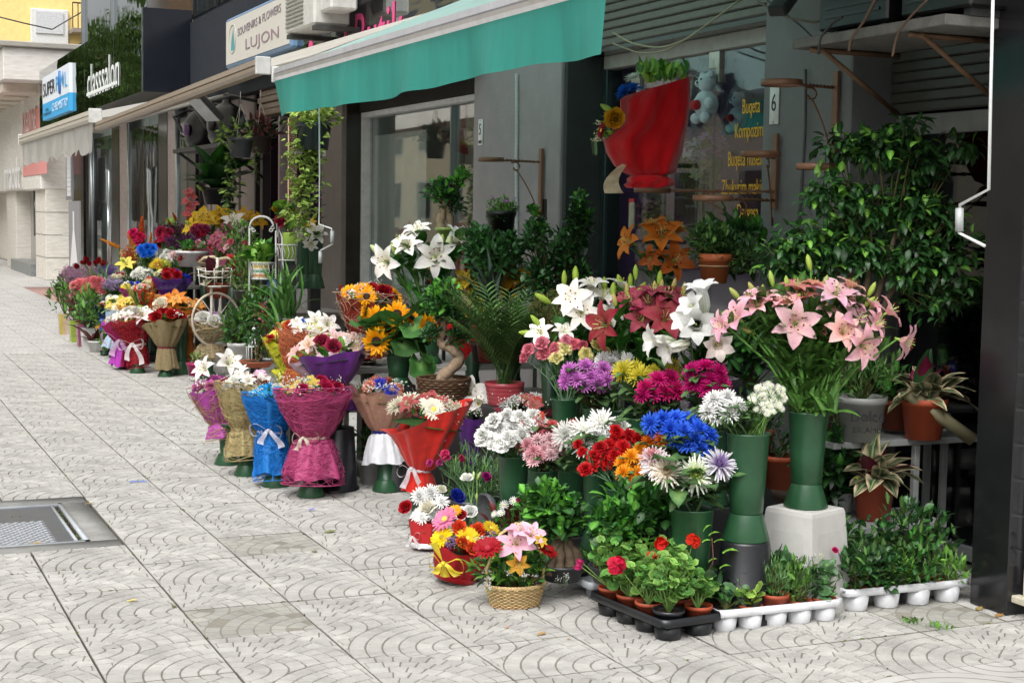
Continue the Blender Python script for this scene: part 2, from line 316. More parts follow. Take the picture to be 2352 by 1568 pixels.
def bloom(rt, kind, c, p, s, n=None, cc=None):
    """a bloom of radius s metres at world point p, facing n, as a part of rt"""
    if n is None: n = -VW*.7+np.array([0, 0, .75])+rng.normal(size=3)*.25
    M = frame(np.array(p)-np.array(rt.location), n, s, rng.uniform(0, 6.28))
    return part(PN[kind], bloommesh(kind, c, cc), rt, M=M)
def leafT(L=1., W=.2, k=4, fold=.25, droop=.6, lift=30, c0='2f5a22', c1=None, vein=None, m='leaf', wp=.7, edge=None, wave=0.):
    """leaf running along +X from the origin; returns a template"""
    mb = MB(); th = math.radians(lift); x, z = 0., 0.; V = []; C = []
    c0 = hx(c0) if isinstance(c0, str) else c0; c1 = c0 if c1 is None else hx(c1); vn = lerp(c0, hx('9cb86a'), .35) if vein is None else hx(vein); ed = None if edge is None else hx(edge)
    cols = (-1, 0, 1) if ed is None else (-1, -.62, -.18, 0, .18, .62, 1)
    for i in range(k+1):
        t = i/k; w = W*math.sin(math.pi*min(1, t*.93+.04)**wp)**.85
        if i == k: w *= .2
        for q in cols:
            dz = abs(q)*fold*w + wave*W*math.sin(i*1.9+q*2); V.append((x-math.sin(th)*dz, q*w, z+math.cos(th)*dz))
            if ed is None: C.append(vn if q == 0 else lerp(c0, c1, t))
            else: C.append(ed if abs(q) == 1 else (lerp(c0, ed, .75 if (i % 2) else .1) if abs(q) == .62 else (c0 if q else vn)))
        x += math.cos(th)*L/k; z += math.sin(th)*L/k; th -= droop/k
    nc = len(cols); Fc = [(i*nc+j, i*nc+j+1, (i+1)*nc+j+1, (i+1)*nc+j) for i in range(k) for j in range(nc-1)]
    mb.add(V, Fc, C, m); return mb.tmpl()
def roundleafT(c='4f8a3a', edge='7fae5a', n=14, m='leaf_matt', ruf=.1, k_=1.):
    mb = MB(); V = [(0, 0, 0)]; C = [hx('7aa65a')]
    for j, rr in enumerate((.5, 1.)):
        for i in range(n):
            a = math.pi*(-.9+1.8*i/(n-1)); r = rr*(1+(.06*(-1)**i if rr == 1 else 0)); V.append((r*math.cos(a)*.9+.25*(rr), r*math.sin(a), .18*rr+ruf*math.sin(a*3+j)*rr)); C.append(hx(c) if j == 0 else lerp(hx(c), hx(edge), .6))
    Fc = [(0, i+1, i+2) for i in range(n-1)]+[(i+1, n+i+1, n+i+2, i+2) for i in range(n-1)]
    mb.add(np.array(V)*k_, Fc, C, m); return mb.tmpl()
LEAF = dict(
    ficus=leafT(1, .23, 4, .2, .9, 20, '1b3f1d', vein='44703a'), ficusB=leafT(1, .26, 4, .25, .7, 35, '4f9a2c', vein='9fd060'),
    gins=leafT(1, .30, 4, .25, .6, 25, '1f4c26', vein='4a7a3c', wp=1.25), ginsB=leafT(1, .31, 4, .25, .5, 35, '3f8a2a', vein='7ab84a', wp=1.25),  # ginsB is the lighter copy, highlights put into the leaf colour
    small=leafT(1, .22, 2, .2, .6, 30, '2f5c26', m='leaf_matt'), smallB=leafT(1, .24, 2, .2, .5, 40, '5c9434', m='leaf_matt'),
    needle=leafT(1, .06, 2, .1, .5, 45, '4c7c3c', m='leaf_matt'), grey=leafT(1, .05, 3, .1, .8, 50, '5b7f60', m='leaf_matt'),
    strap=leafT(1, .036, 6, .35, 1.5, 65, '2f6a26', '3f7a2e'), lilyleaf=leafT(1, .115, 4, .35, 1.1, 45, '2e5f20', '3f7a2a'),
    broad=leafT(1, .24, 5, .2, 1.0, 45, '23561c', vein='4a8a34', wave=.1), broadB=leafT(1, .26, 5, .2, 1.1, 50, '5a9a2c', vein='9fcc58', wave=.12),
    mumleaf=leafT(1, .26, 5, .15, 1.2, 20, '3a5f38', m='leaf_matt', wave=.25), dark=leafT(1, .19, 4, .2, .8, 25, '183519', vein='2f5530'),
    burg=leafT(1, .24, 4, .2, .8, 35, '3a1418', vein='6a2a28'), burgL=leafT(1, .10, 4, .3, .7, 40, '43181c', vein='6a2a28'), var=leafT(1, .2, 6, .18, 1.2, 40, '2c4a30', vein='9aa872', edge='d8c4a0', wave=.05),
    varU=leafT(1, .2, 5, .15, .6, 55, '5a1030', vein='7a1840'), ivy=leafT(1, .42, 3, .15, .7, 10, '3f6a24', vein='a0b860', m='leaf_matt', wp=.45), ivyV=leafT(1, .45, 3, .15, .7, 10, 'a8b45a', vein='4f7a2c', m='leaf_matt', wp=.45),
    ger=roundleafT(), gerB=roundleafT('6a9a40', 'a8c870'), sunl=roundleafT('3c6a30', '4a7a3a', ruf=.15), kal=roundleafT('466a44', '5f8458', ruf=.05, m='leaf', k_=.6), lime=roundleafT('8ab040', 'c0d878', ruf=.08))
def leafmesh(kind, tint):
    key = ('leaf', kind, tint)
    if key not in CACHE: CACHE[key] = MB().addT(LEAF[kind], None, np.array([1, 1, 1])*(.75+.25*tint)).mesh('leaf')
    return CACHE[key]
def leafM(p, d, L, spin=0.):
    """matrix putting a leaf's base at p pointing along d"""
    d = np.asarray(d, float); d = d/np.linalg.norm(d); a = np.array([0, 0, 1.]); s = np.cross(a, d); q = np.linalg.norm(s); s = s/q if q > .05 else np.array([1., 0, 0]); u = np.cross(d, s)
    c, n = math.cos(spin), math.sin(spin); s, u = c*s+n*u, c*u-n*s; M = np.eye(4); M[:3, 0] = d*L; M[:3, 1] = s*L; M[:3, 2] = u*L; M[:3, 3] = p; return M
def leafpart(rt, kind, p, d, L, spin=0., name='leaf'):
    return part(name, leafmesh(kind, int(rng.integers(0, 3))), rt, M=leafM(np.array(p)-np.array(rt.location), d, L, spin))
def bush(rt, c, rx, rzz, n, kinds, size, base=None, twigs=14, name='foliage', obj=0, ry=None, shell=.55, up=.35, twc='4a4a26', droop=0.):
    """leafy crown of ellipsoid radii rx, ry, rzz about world point c; obj leaves are single parts, the rest one joined part"""
    c = np.array(c); ry = ry or rx; o = np.array(rt.location); base = np.array(base) if base is not None else c-np.array([0, 0, rzz]); mb = MB(); tw = MB()
    lobes = [rng.normal(size=3)*.42 for _ in range(7)]
    ks = []
    for i in range(n):
        lb = lobes[i % 7]; v = rng.normal(size=3); v /= np.linalg.norm(v); r = shell+(1-shell)*rng.uniform()**.6
        q = lb*.55+v*r*.72; q = q/max(1, np.linalg.norm(q)/1.05); p = c+q*np.array([rx, ry, rzz]); d = q*np.array([.6, .6, .3])+v*.25+np.array([0, 0, up*.6-droop])+rng.normal(size=3)*.62
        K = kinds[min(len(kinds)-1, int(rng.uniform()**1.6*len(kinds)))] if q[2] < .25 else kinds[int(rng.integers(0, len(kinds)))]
        ks.append((p, d, K, size*rng.uniform(.7, 1.15)))
    ks.sort(key=lambda a: dep(a[0]))
    for i, (p, d, K, s) in enumerate(ks):
        if i < obj: leafpart(rt, K, p, d, s, rng.uniform(-.5, .5))
        else: mb.addT(LEAF[K], leafM(p-o, d, s, rng.uniform(-.6, .6)), np.ones(3)*rng.uniform(.7, 1.2))
    for i in range(twigs):
        p = ks[int(rng.integers(0, len(ks)))][0]; m_ = lerp(base, p, .5)+rng.normal(size=3)*rx*.08; tw.tube([base-o, m_-o, p-o], [.006, .004, .002], hx(twc), 'stemm', n=4, cap=False)
    if mb.n: part(name, mb, rt, stuff=True)
    if tw.n: part('stems', tw, rt, stuff=True)
def rosette(rt, base, n, kind, L, lift=(35, 80), kind2=None, spread=.02, name='leaf', azim=(0, 6.283)):
    for i in range(n):
        a = azim[0]+(azim[1]-azim[0])*(i+rng.uniform(-.3, .3))/n; e = math.radians(rng.uniform(*lift))
        d = (math.cos(a)*math.cos(e), math.sin(a)*math.cos(e), math.sin(e)-.5)
        leafpart(rt, kind2 if kind2 and i % 3 == 0 else kind, np.array(base)+rng.normal(size=3)*spread*np.array([1, 1, .3]), d, L*rng.uniform(.7, 1.1), rng.uniform(-.3, .3), name)
def stalks(rt, base, pts, r=.004, c='4a7030', name='stems', leaves=None, ls=.08, nl=3, bend=.3, obj=False):
    """stems from near base to each of pts (world)"""
    mb = MB(); lv = MB(); o = np.array(rt.location)
    for p in pts:
        b = np.array(base)+rng.normal(size=3)*np.array([.018, .018, 0]); p = np.array(p); m1 = lerp(b, p, .5); m1[2] += bend*np.linalg.norm(p[:2]-b[:2])*.5
        P = [b-o, lerp(b, m1, .6)-o, m1-o, lerp(m1, p, .6)-o, p-o]; mb.tube(P, [r*1.2, r*1.1, r, r, r*.8], hx(c), 'stemm', n=5, cap=False)
        if leaves:
            for k in range(nl):
                t = rng.uniform(.25, .95); q = lerp(b, m1, t*2) if t < .5 else lerp(m1, p, t*2-1); a = rng.uniform(0, 6.28); d = (math.cos(a), math.sin(a), rng.uniform(-.1, .6)); K = leaves[int(rng.integers(0, len(leaves)))]
                if obj: leafpart(rt, K, q, d, ls*rng.uniform(.7, 1.2))
                else: lv.addT(LEAF[K], leafM(q-o, d, ls*rng.uniform(.7, 1.2)), np.ones(3)*rng.uniform(.7, 1.2))
    part(name, mb, rt)
    if lv.n: part('leaves', lv, rt, stuff=True)
def gyps(rt, c, rx, ry, rzz, n=180, s=.0035, cl='e9e9e2', name='baby_breath', stems=True):
    mb = MB(); V, Fc = octa(); o = np.array(rt.location); c = np.array(c); cen = [rng.uniform(-1, 1, 3)*.85 for _ in range(max(3, n//16))]
    for i in range(n):
        q = cen[i % len(cen)]+rng.normal(size=3)*.14; q[2] = abs(q[2])*.9; p = c+q*np.array([rx, ry, rzz])-o
        mb.add(V*s*rng.uniform(.7, 1.3)+p, Fc, jit(hx(cl), .06), 'petal')
        if stems and i % 5 == 0: mb.tube([p, p*.8+(c-o)*.2-np.array([0, 0, rzz*.6])], .0005, hx('7a9a68'), 'stemm', n=3, cap=False)
    part(name, mb, rt, stuff=True)
# ------------------------------------------------------------------ ground
S = .435; X0, Y0 = 2.125, 4.7
g = MB().add([(-60, -20, -.03), (40, -20, -.03), (40, 200, -.03), (-60, 200, -.03)], [(0, 1, 2, 3)], hx('6a6864'), 'asphalt'); solo('ground', g, kind='structure')
# procedural fan paving for the far part
m = D.materials.new('tile_far'); m.use_nodes = True; n_ = m.node_tree; MATS['tile_far'] = m
def mth(op, a, b=None, c=None):
    q = n_.nodes.new('ShaderNodeMath'); q.operation = op
    for i, v in enumerate((a, b, c)):
        if v is None: continue
        if isinstance(v, (int, float)): q.inputs[i].default_value = v
        else: n_.links.new(v, q.inputs[i])
    return q.outputs[0]
tc = n_.nodes.new('ShaderNodeTexCoord'); sp = n_.nodes.new('ShaderNodeSeparateXYZ'); n_.links.new(tc.outputs['Object'], sp.inputs[0])
u = mth('DIVIDE', mth('SUBTRACT', sp.outputs[0], X0-100*S), S); v = mth('DIVIDE', mth('SUBTRACT', sp.outputs[1], Y0-100*S), S)
fu, fv = mth('FRACT', u), mth('FRACT', v); par = mth('MODULO', mth('ADD', mth('FLOOR', u), mth('FLOOR', v)), 2)
fu = mth('ADD', mth('MULTIPLY', fu, mth('SUBTRACT', 1, par)), mth('MULTIPLY', mth('SUBTRACT', 1, fu), par))
def dist(a, b, cx, cy): return mth('SQRT', mth('ADD', mth('POWER', mth('SUBTRACT', a, cx), 2), mth('POWER', mth('SUBTRACT', b, cy), 2)))
da, db = dist(fu, fv, 1, 0), dist(fu, fv, 0, 1); ins = mth('LESS_THAN', da, 1); rr = mth('ADD', mth('MULTIPLY', da, ins), mth('MULTIPLY', db, mth('SUBTRACT', 1, ins)))
gr = mth('LESS_THAN', mth('ABSOLUTE', mth('SUBTRACT', mth('FRACT', mth('MULTIPLY', rr, 7)), .5)), .42)
nz = n_.nodes.new('ShaderNodeTexNoise'); nz.inputs['Scale'].default_value = 3; nz.inputs['Detail'].default_value = 7; n_.links.new(tc.outputs['Object'], nz.inputs['Vector'])
cr = n_.nodes.new('ShaderNodeMix'); cr.data_type = 'RGBA'; cr.inputs[6].default_value = (*hx('8d8882'), 1); cr.inputs[7].default_value = (*hx('b6b4b0'), 1); n_.links.new(gr, cr.inputs[0])
mr = n_.nodes.new('ShaderNodeMapRange'); mr.inputs[1].default_value = .3; mr.inputs[2].default_value = .7; mr.inputs[3].default_value = .82; mr.inputs[4].default_value = 1.06; n_.links.new(nz.outputs[0], mr.inputs[0])
mx = n_.nodes.new('ShaderNodeMix'); mx.data_type = 'RGBA'; mx.blend_type = 'MULTIPLY'; mx.inputs[0].default_value = 1; n_.links.new(cr.outputs[2], mx.inputs[6]); n_.links.new(mr.outputs[0], mx.inputs[7])
b_ = n_.nodes['Principled BSDF']; n_.links.new(mx.outputs[2], b_.inputs['Base Color']); b_.inputs['Roughness'].default_value = .9; b_.inputs['Specular IOR Level'].default_value = .2
bp = n_.nodes.new('ShaderNodeBump'); bp.inputs['Strength'].default_value = .5; bp.inputs['Distance'].default_value = .01; n_.links.new(gr, bp.inputs['Height']); n_.links.new(bp.outputs[0], b_.inputs['Normal'])
def tilemesh(mirror, worn, seed):
    rs = random.Random(seed); mb = MB(); e = .0035; gc = hx('807b72'); sc_ = hx('b3b1ac') if not worn else hx('a5a39c'); dz = -.003 if not worn else -.0011; wr = S/7
    mb.add([(e, e, dz), (S-e, e, dz), (S-e, S-e, dz), (e, S-e, dz), (e, e, -.028), (S-e, e, -.028), (S-e, S-e, -.028), (e, S-e, -.028)], [(0, 1, 2, 3), (0, 4, 5, 1), (1, 5, 6, 2), (2, 6, 7, 3), (3, 7, 4, 0)], gc if not worn else hx('8a867c'), 'tile')
    c1, c2 = (S, 0), (0, S)
    for cen, a0, main in ((c1, math.pi/2, True), (c2, -math.pi/2, False)):
        for k in range(7):
            r0, r1 = k*wr+.0031, (k+1)*wr-.0031; nn = max(1, round(math.pi/2*(k+.5)*wr/.062)); off = rs.uniform(0, .5) if k else 0
            eds = [0]+[min(1, (i+off)/nn) for i in range(1 if off < .25 else 0, nn+1) if (i+off)/nn > .12/nn and (i+off)/nn < 1-.3/nn]+[1]
            for q in range(len(eds)-1):
                ta, tb = eds[q]*math.pi/2, eds[q+1]*math.pi/2
                if tb-ta < .03: continue
                ga0 = .0025/max(r0, .01); ga1 = .0025/r1
                pts = [(r0, ta+ga0+(tb-ta-2*ga0)*j/3) for j in range(4)]+[(r1, tb-ga1-(tb-ta-2*ga1)*j/3) for j in range(4)]
                P = []
                for r_, a_ in pts:
                    x = cen[0]+r_*math.cos(a0+a_); y = cen[1]+r_*math.sin(a0+a_)
                    if not main:
                        dx, dy = x-c1[0], y-c1[1]; dd = math.hypot(dx, dy)
                        if dd < S+.002: x, y = c1[0]+dx/dd*(S+.0022), c1[1]+dy/dd*(S+.0022)
                    x += rs.uniform(-.0012, .0012); y += rs.uniform(-.0012, .0012)
                    P.append((min(S-e-.001, max(e+.001, x)), min(S-e-.001, max(e+.001, y))))
                ar = abs(sum(P[i][0]*P[(i+1) % 8][1]-P[(i+1) % 8][0]*P[i][1] for i in range(8)))/2
                if ar < 9e-5: continue
                cx = sum(p[0] for p in P)/8; cy = sum(p[1] for p in P)/8; h = rs.uniform(-.0012, 0)
                top = [(cx+(x-cx)*.955, cy+(y-cy)*.955, h) for x, y in P]; low = [(x, y, dz-.0005) for x, y in P]
                mb.add(top+low, [tuple(range(8))]+[(i, i+8, (i+1) % 8+8, (i+1) % 8) for i in range(8)], np.array(sc_)*rs.uniform(.9, 1.05), 'tile')
    if mirror:
        mb.v = [V*[-1, 1, 1]+[S, 0, 0] for V in mb.v]; mb.f = [f[::-1] for f in mb.f]
    return mb.mesh('paving_tile', smooth=False)
TM = {(a, b, c): tilemesh(a, b, c+10*a) for a in (0, 1) for b in (0, 1) for c in range(3)}
pav = D.objects.new('pavement', None); col.objects.link(pav); pav['kind'] = 'structure'
farp = MB(); cnt = 0; MH = (.2, 1.24, 7.29, 8.62)
WORN = {(-1, 5), (-2, 2), (4, 0)}
for mm in range(-8, 130):
    for kk in range(-16, 8):
        x, y = X0+kk*S, Y0+mm*S
        if x > 4.7 or (x < MH[1]-.05 and x+S > MH[0] and y+S > MH[2]+.02 and y < MH[3]-.02 and x < 1.2): continue
        near = x+S > .085*y+.05 and 4.0 < y < 17.0 and not (x > 3.05 and y > 5.6)
        if near and cnt < 290:
            o = D.objects.new('paving_tile', TM[((kk+mm) % 2, 1 if (kk, mm) in WORN else 0, int(rng.integers(0, 3)))]); col.objects.link(o); o.parent = pav; o.location = (x, y, rng.uniform(-.0012, .0012)); o.rotation_euler = (rng.normal()*.002, rng.normal()*.002, 0); cnt += 1
        else:
            e = .004; farp.add([(x+e, y+e, 0), (x+S-e, y+e, 0), (x+S-e, y+S-e, 0), (x+e, y+S-e, 0), (x, y, -.02), (x+S, y, -.02), (x+S, y+S, -.02), (x, y+S, -.02)], [(0, 1, 2, 3), (0, 4, 5, 1), (1, 5, 6, 2), (2, 6, 7, 3), (3, 7, 4, 0)], hx('c6c3bd'), 'tile_far')
part('distant_paving', farp, pav, smooth=False, stuff=True)
j = MB().add([(-5, 1, -.02), (5.2, 1, -.02), (5.2, 62, -.02), (-5, 62, -.02)], [(0, 1, 2, 3)], hx('5a554c'), 'soil'); part('paving_bed', j, pav)
# weeds and moss in the joints
mb = MB()
for i in range(240):
    if rng.uniform() < .5: x = X0+int(rng.integers(-3, 6))*S+rng.normal()*.003; y = rng.uniform(4.3, 12)
    else: x = rng.uniform(.6, 4.4); y = Y0+int(rng.integers(-1, 12))*S+rng.normal()*.003
    q = rng.uniform(.004, .012); mb.lathe([(q, -.006), (q*.7, .0), (.0005, .002)], jit(hx('5c6a34') if i % 3 else hx('4a4030'), .2), 'soil', n=5, o=(x, y, 0), sx=.6 if rng.uniform() < .5 else 1.6)
solo('joint_moss', mb, 'small tufts of moss and dirt in the paving joints', 'moss', kind='stuff')
for (x, y, nn, lab) in ((2095, 1430, 26, 'larger green weed growing in the joint by the white tray'), (2150, 1440, 20, 'green weed in the joint nearest the black pillar'), (2165, 1447, 9, 'tiny weed sprouting in the joint between paving slabs near the black pillar')):
    p = at(x, y, z=0); t = root('weed', lab, 'weed', 'weeds in the paving joints', p); mb = MB()
    for i in range(nn): a = rng.uniform(0, 6.28); mb.addT(LEAF['smallB'], leafM(rng.normal(size=3)*[.02, .02, 0]+[0, 0, .003], (math.cos(a), math.sin(a), .35), rng.uniform(.015, .03)))
    part('foliage', mb, t, stuff=True)
# manhole
p0, p1 = at(207, 1243, z=0), at(122, 1158, z=0)
mh = root('manhole_cover', 'grey metal manhole cover with raised diamond tread set in a concrete surround', 'manhole cover', None, (.2, 7.3, 0)); o = np.array(mh.location); x1 = p0[0]-.2; ya, yb = p0[1]-7.3, p1[1]-7.3
mb = MB(); mb.box((0, 0, -.02), (MH[1]-.2, ya, .002), hx('8f8e8a'), 'tile'); mb.box((0, yb, -.02), (MH[1]-.2, MH[3]-7.3, .002), hx('8f8e8a'), 'tile'); mb.box((x1, ya, -.02), (MH[1]-.2, yb, .002), hx('8f8e8a'), 'tile'); part('concrete_surround', mb, mh)
mb = MB(); fr = .022; mb.box((-.3, ya, -.02), (x1, ya+fr, .006), hx('a9adb2'), 'metalp'); mb.box((-.3, yb-fr, -.02), (x1, yb, .006), hx('a9adb2'), 'metalp'); mb.box((x1-fr, ya, -.02), (x1, yb, .006), hx('a9adb2'), 'metalp'); mb.box((x1-.062, ya+.03, -.02), (x1-.05, yb-.03, .003), hx('a9adb2'), 'metalp'); part('frame', mb, mh)
mb = MB(); mb.box((-.3, ya+.028, -.02), (x1-.066, yb-.028, -.004), hx('505358'), 'metalp')
for i in range(26):
    for k in range(20):
        cx = -.27+i*.04+(k % 2)*.02; cy = ya+.05+k*.028
        if cx > x1-.085 or cy > yb-.045 or math.hypot(cx-.32, (cy-(ya+yb)/2)) < .12: continue
        mb.add([(cx-.017, cy, -.004), (cx, cy-.012, -.004), (cx+.017, cy, -.004), (cx, cy+.012, -.004), (cx-.013, cy, .0), (cx, cy-.009, 0), (cx+.013, cy, 0), (cx, cy+.009, 0)], [(4, 5, 6, 7), (0, 1, 5, 4), (1, 2, 6, 5), (2, 3, 7, 6), (3, 0, 4, 7)], hx('94979c'), 'metalp')
mb.lathe([(.11, -.004), (.11, .0), (.09, .001), (.085, -.003), (.001, -.003)], hx('94979c'), 'metalp', n=28, o=(.32, (ya+yb)/2, 0), sx=1.1, sy=.85)
part('cover', mb, mh, smooth=False)
mb = MB()
for i in range(110): mb.lathe([(.007, -.014), (.005, -.004), (.0005, -.001)], jit(hx('3a2e1c') if i % 5 else hx('4a7028'), .3), 'soil', n=5, o=(x1-.036+rng.normal()*.005, rng.uniform(ya+.04, yb-.04), rng.uniform(-.006, 0)))
part('dirt', mb, mh, stuff=True)
# litter
def deadleaf(x, y, s, c, lab, rot):
    p = at(x, y, z=.003); mb = MB(); mb.addT(leafT(s, .3*s, 5, .3, -.6, -6, c, c, m='leaf_matt', wave=.15), rz(rot)); solo('fallen_leaf', mb, lab, 'leaf', 'fallen leaves on the pavement', loc=p)
for a in ((745, 1223, .07, '9a9a70', 'curled grey green dead leaf lying in the middle of the open pavement', .2), (292, 1380, .045, 'd8c48a', 'pale yellow dead leaf on the paving below the manhole cover', .1), (403, 1393, .03, '8a7a50', 'small brown leaf lying on the joint below the worn slab', 1.9), (1235, 1457, .045, 'd8a878', 'peach coloured petal on the slab in front of the wicker basket', .3), (728, 1268, .035, '5a5030', 'dark curled leaf on the joint beside the stained slab', 2.2), (70, 1249, .06, 'c8a878', 'tan leaf lying on the metal manhole cover', .1), (195, 1157, .05, 'c8a890', 'tan leaf lying above the manhole surround', 0), (1305, 1467, .02, 'e0c0a0', 'tiny pale petal near the bottom edge of the pavement', 1), (1162, 1441, .02, 'c98060', 'small reddish petal lying on the joint left of the basket', .7), (2245, 1400, .05, 'a08050', 'brown dry leaf against the foot of the black pillar', .5), (2287, 1415, .05, 'b07848', 'rusty dry leaf at the front corner of the black pillar', .2)): deadleaf(*a)
p = at(300, 1108, z=.004); q = at(340, 1106, z=.004); mb = MB(); P = [lerp(p, q, t)+np.array([0, .012*math.sin(t*5), .006*abs(math.sin(t*6))]) for t in np.linspace(0, 1, 10)]
mb.add([c_ for a in P for c_ in (a, a+np.array([-.002, .016, .002]))], [(2*i, 2*i+2, 2*i+3, 2*i+1) for i in range(9)], hx('2f6ad0'), 'paper'); solo('ribbon_scrap', mb, 'short piece of blue ribbon dropped on the pavement', 'ribbon')
p = at(710, 1172, z=.003); mb = MB().addT(leafT(.045, .012, 4, .4, -.5, 5, '8070d0', m='paper'), rz(.3)); solo('ribbon_scrap', mb, 'tiny violet scrap on the slab in front of the pink bouquet', 'ribbon', loc=p)
a, b = at(70, 663, z=0), at(140, 697, z=0)
mb = MB().box((3.46, 26.3, -.01), (4.5, 31.6, .006), hx('b08f86'), 'tile'); solo('threshold_paving', mb, kind='structure')
# ------------------------------------------------------------------ facade
XF, XG = 4.6, 4.9
def Yx(x, X=XF): return at(x, 500, X=X)[1]
def Zp(x, y, X=XF): return at(x, y, X=X)[2]
def bay(name, label, cat, *bx, m='plaster', c='6b6866', group=None, bev=.006, **k):
    mb = MB()
    for b in bx: mb.box(b[0], b[1], hx(b[2]) if len(b) > 2 else hx(c), b[3] if len(b) > 3 else m, bev)
    return solo(name, mb, label, cat, group, smooth=False)
Yp6a, Yp6b = Yx(1745), Yx(1945); Yp5a, Yp5b = Yx(1085), Yx(1283); Yp4a, Yp4b = Yx(737), Yx(783)
ZT = 3.0
# pillars with number plates
def plate(t, x, y, w, h, txt, sub=None):
    p = at(x, y, X=XF-.006); mb = MB(); mb.box((-.004, -w/2, -h/2), (.004, w/2, h/2), hx('d9dad8'), 'metalp', .002); f = solo('number_plate', mb, t, 'number plate', 'house number plates on the grey pillars', loc=p)
    txtobj(txt, f, (-.0055, 0, -.02 if sub else -.035), h*.62, hx('22242c'), sx=.75)
    if sub: txtobj(sub, f, (-.0055, 0, -h/2+.016), .03, hx('22242c'), sx=.7)
    for s in (-1, 1): mb = MB(); blob(mb, (-.005, 0, s*(h/2-.012)), .004, hx('888888'), 'alum'); part('screw', mb, f)
def txtobj(s, par, loc, size, c, sx=1., ext=.0012, m='print', rot=(math.pi/2, 0, -math.pi/2), shear=0., align='CENTER', name='lettering'):
    cu = D.curves.new('t', 'FONT'); cu.body = s; cu.size = size; cu.extrude = ext; cu.align_x = align; cu.resolution_u = 3; cu.extrude = .0012
    ob = D.objects.new('t', cu); col.objects.link(ob); dg = bpy.context.evaluated_depsgraph_get(); me = D.meshes.new_from_object(ob.evaluated_get(dg)); D.objects.remove(ob); D.curves.remove(cu)
    me.name = name; a = me.color_attributes.get('Col') or me.color_attributes.new('Col', 'FLOAT_COLOR', 'POINT'); a.data.foreach_set('color', [*c, 1.]*len(me.vertices)); me.materials.clear(); me.materials.append(MATS[m])
    o = D.objects.new(name, me); col.objects.link(o); o.parent = par; o.location = loc; o.rotation_euler = rot; o.scale = (sx, 1, 1); return o
for nm, ya, yb, lab, cc in (('shop_pillar', Yp6b, Yp6a, 'grey plastered pillar carrying number plate 6 behind the pink lilies', '7a7c7c'), ('shop_pillar', Yp5b, Yp5a, 'grey plastered pillar carrying number plate 5 between the white framed window and the glass doors', '918c8e'), ('shop_pillar', Yp4b, Yp4a, 'narrow brownish grey pillar carrying number plate 4 left of the white framed window', '746e6a')):
    mb = MB(); mb.box((XF, ya, 0), (XF+.5, yb, 3.6), hx(cc), 'plaster', .008); solo(nm, mb, lab, 'pillar', 'plastered pillars between the shops', smooth=False)
plate('white enamel plate with black number 6', 1779, 240, .085, .21, '6'); plate('white enamel plate with black number 5 and small handwriting below', 1104, 304, .085, .20, '5', '193248'); plate('small white enamel plate with black number 4', 745, 336, .085, .20, '4', '05')
# black clad pillar at right, shutter beside it
ya, yb = at(2232, 1300, X=4.35)[1], at(2310, 1300, X=4.35)[1]; ya, yb = 4.98, 4.76
mb = MB(); mb.box((4.35, yb, 0), (4.95, ya, 4.2), hx('1d1d1f'), 'blackclad', .004); solo('clad_pillar', mb, 'polished black clad pillar at the right edge of the display', 'pillar', smooth=False)
sh = root('roller_shutter', 'white ribbed metal shutter beside the black pillar', 'shutter', None, (4.425, 4.752, 0))
for i in range(22):
    mb = MB(); z = .12+i*.145; mb.box((0, -1.6, z), (.03, .0, z+.142), hx('dcdcda'), 'metalp', .006)
    for k in range(9): mb.box((-.004, -1.6, z+.012+k*.014), (0, -.03, z+.018+k*.014), hx('c9c9c6'), 'metalp')
    part('shutter_panel', mb, sh, smooth=False)
mb = MB(); mb.box((-.02, -.12, .05), (-.004, -.02, .2), hx('c4bda8'), 'metalp', .004); mb.box((-.05, -.1, .055), (-.004, .02, .085), hx('c4bda8'), 'metalp', .004); part('latch', mb, sh, smooth=False)
for z in (.27, .33, .14): mb = MB(); blob(mb, (-.012, -.05, z), .012, hx('b8b8b8'), 'alum'); part('bolt', mb, sh)
# upper wall over the shops (out of frame mostly) and soffit
bay('upper_facade', 'dark upper wall of the building above the shop fronts', 'building', ((4.62, 2.0, 3.55), (5.4, 14.0, 9), '55524e'), ((4.6, 2, 3.2), (5.3, 14.0, 3.55), '2e2c2a'))
for i in range(5):   # upper windows
    pass
# rooms behind the glass
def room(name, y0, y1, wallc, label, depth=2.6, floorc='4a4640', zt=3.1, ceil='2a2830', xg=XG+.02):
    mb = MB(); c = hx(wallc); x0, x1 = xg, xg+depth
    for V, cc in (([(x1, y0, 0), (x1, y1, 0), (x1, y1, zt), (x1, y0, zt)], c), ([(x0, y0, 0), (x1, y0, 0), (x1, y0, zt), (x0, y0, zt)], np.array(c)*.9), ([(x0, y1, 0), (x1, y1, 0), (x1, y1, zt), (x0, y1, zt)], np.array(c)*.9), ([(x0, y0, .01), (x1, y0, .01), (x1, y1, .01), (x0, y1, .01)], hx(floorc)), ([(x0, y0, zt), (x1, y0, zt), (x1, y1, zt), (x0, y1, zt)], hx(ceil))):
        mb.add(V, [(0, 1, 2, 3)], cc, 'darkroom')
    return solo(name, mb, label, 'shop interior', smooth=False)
room('shop_interior', 5.0, Yp6b-.02, '6a3a68', 'dark plum coloured room behind the rightmost window'); room('shop_interior', Yp6a+.02, Yp5b-.02, '9468a4', 'violet walled flower shop behind the glass doors'); room('shop_interior', Yp5a+.02, Yp4b-.02, 'e4e8e4', 'pale grey boutique room behind the white framed window', 1.8, ceil='c0c0c0'); room('shop_interior', Yp4a+.02, 17.2, 'cc90b4', 'pink walled flower shop room behind the ivy basket', 2.2)
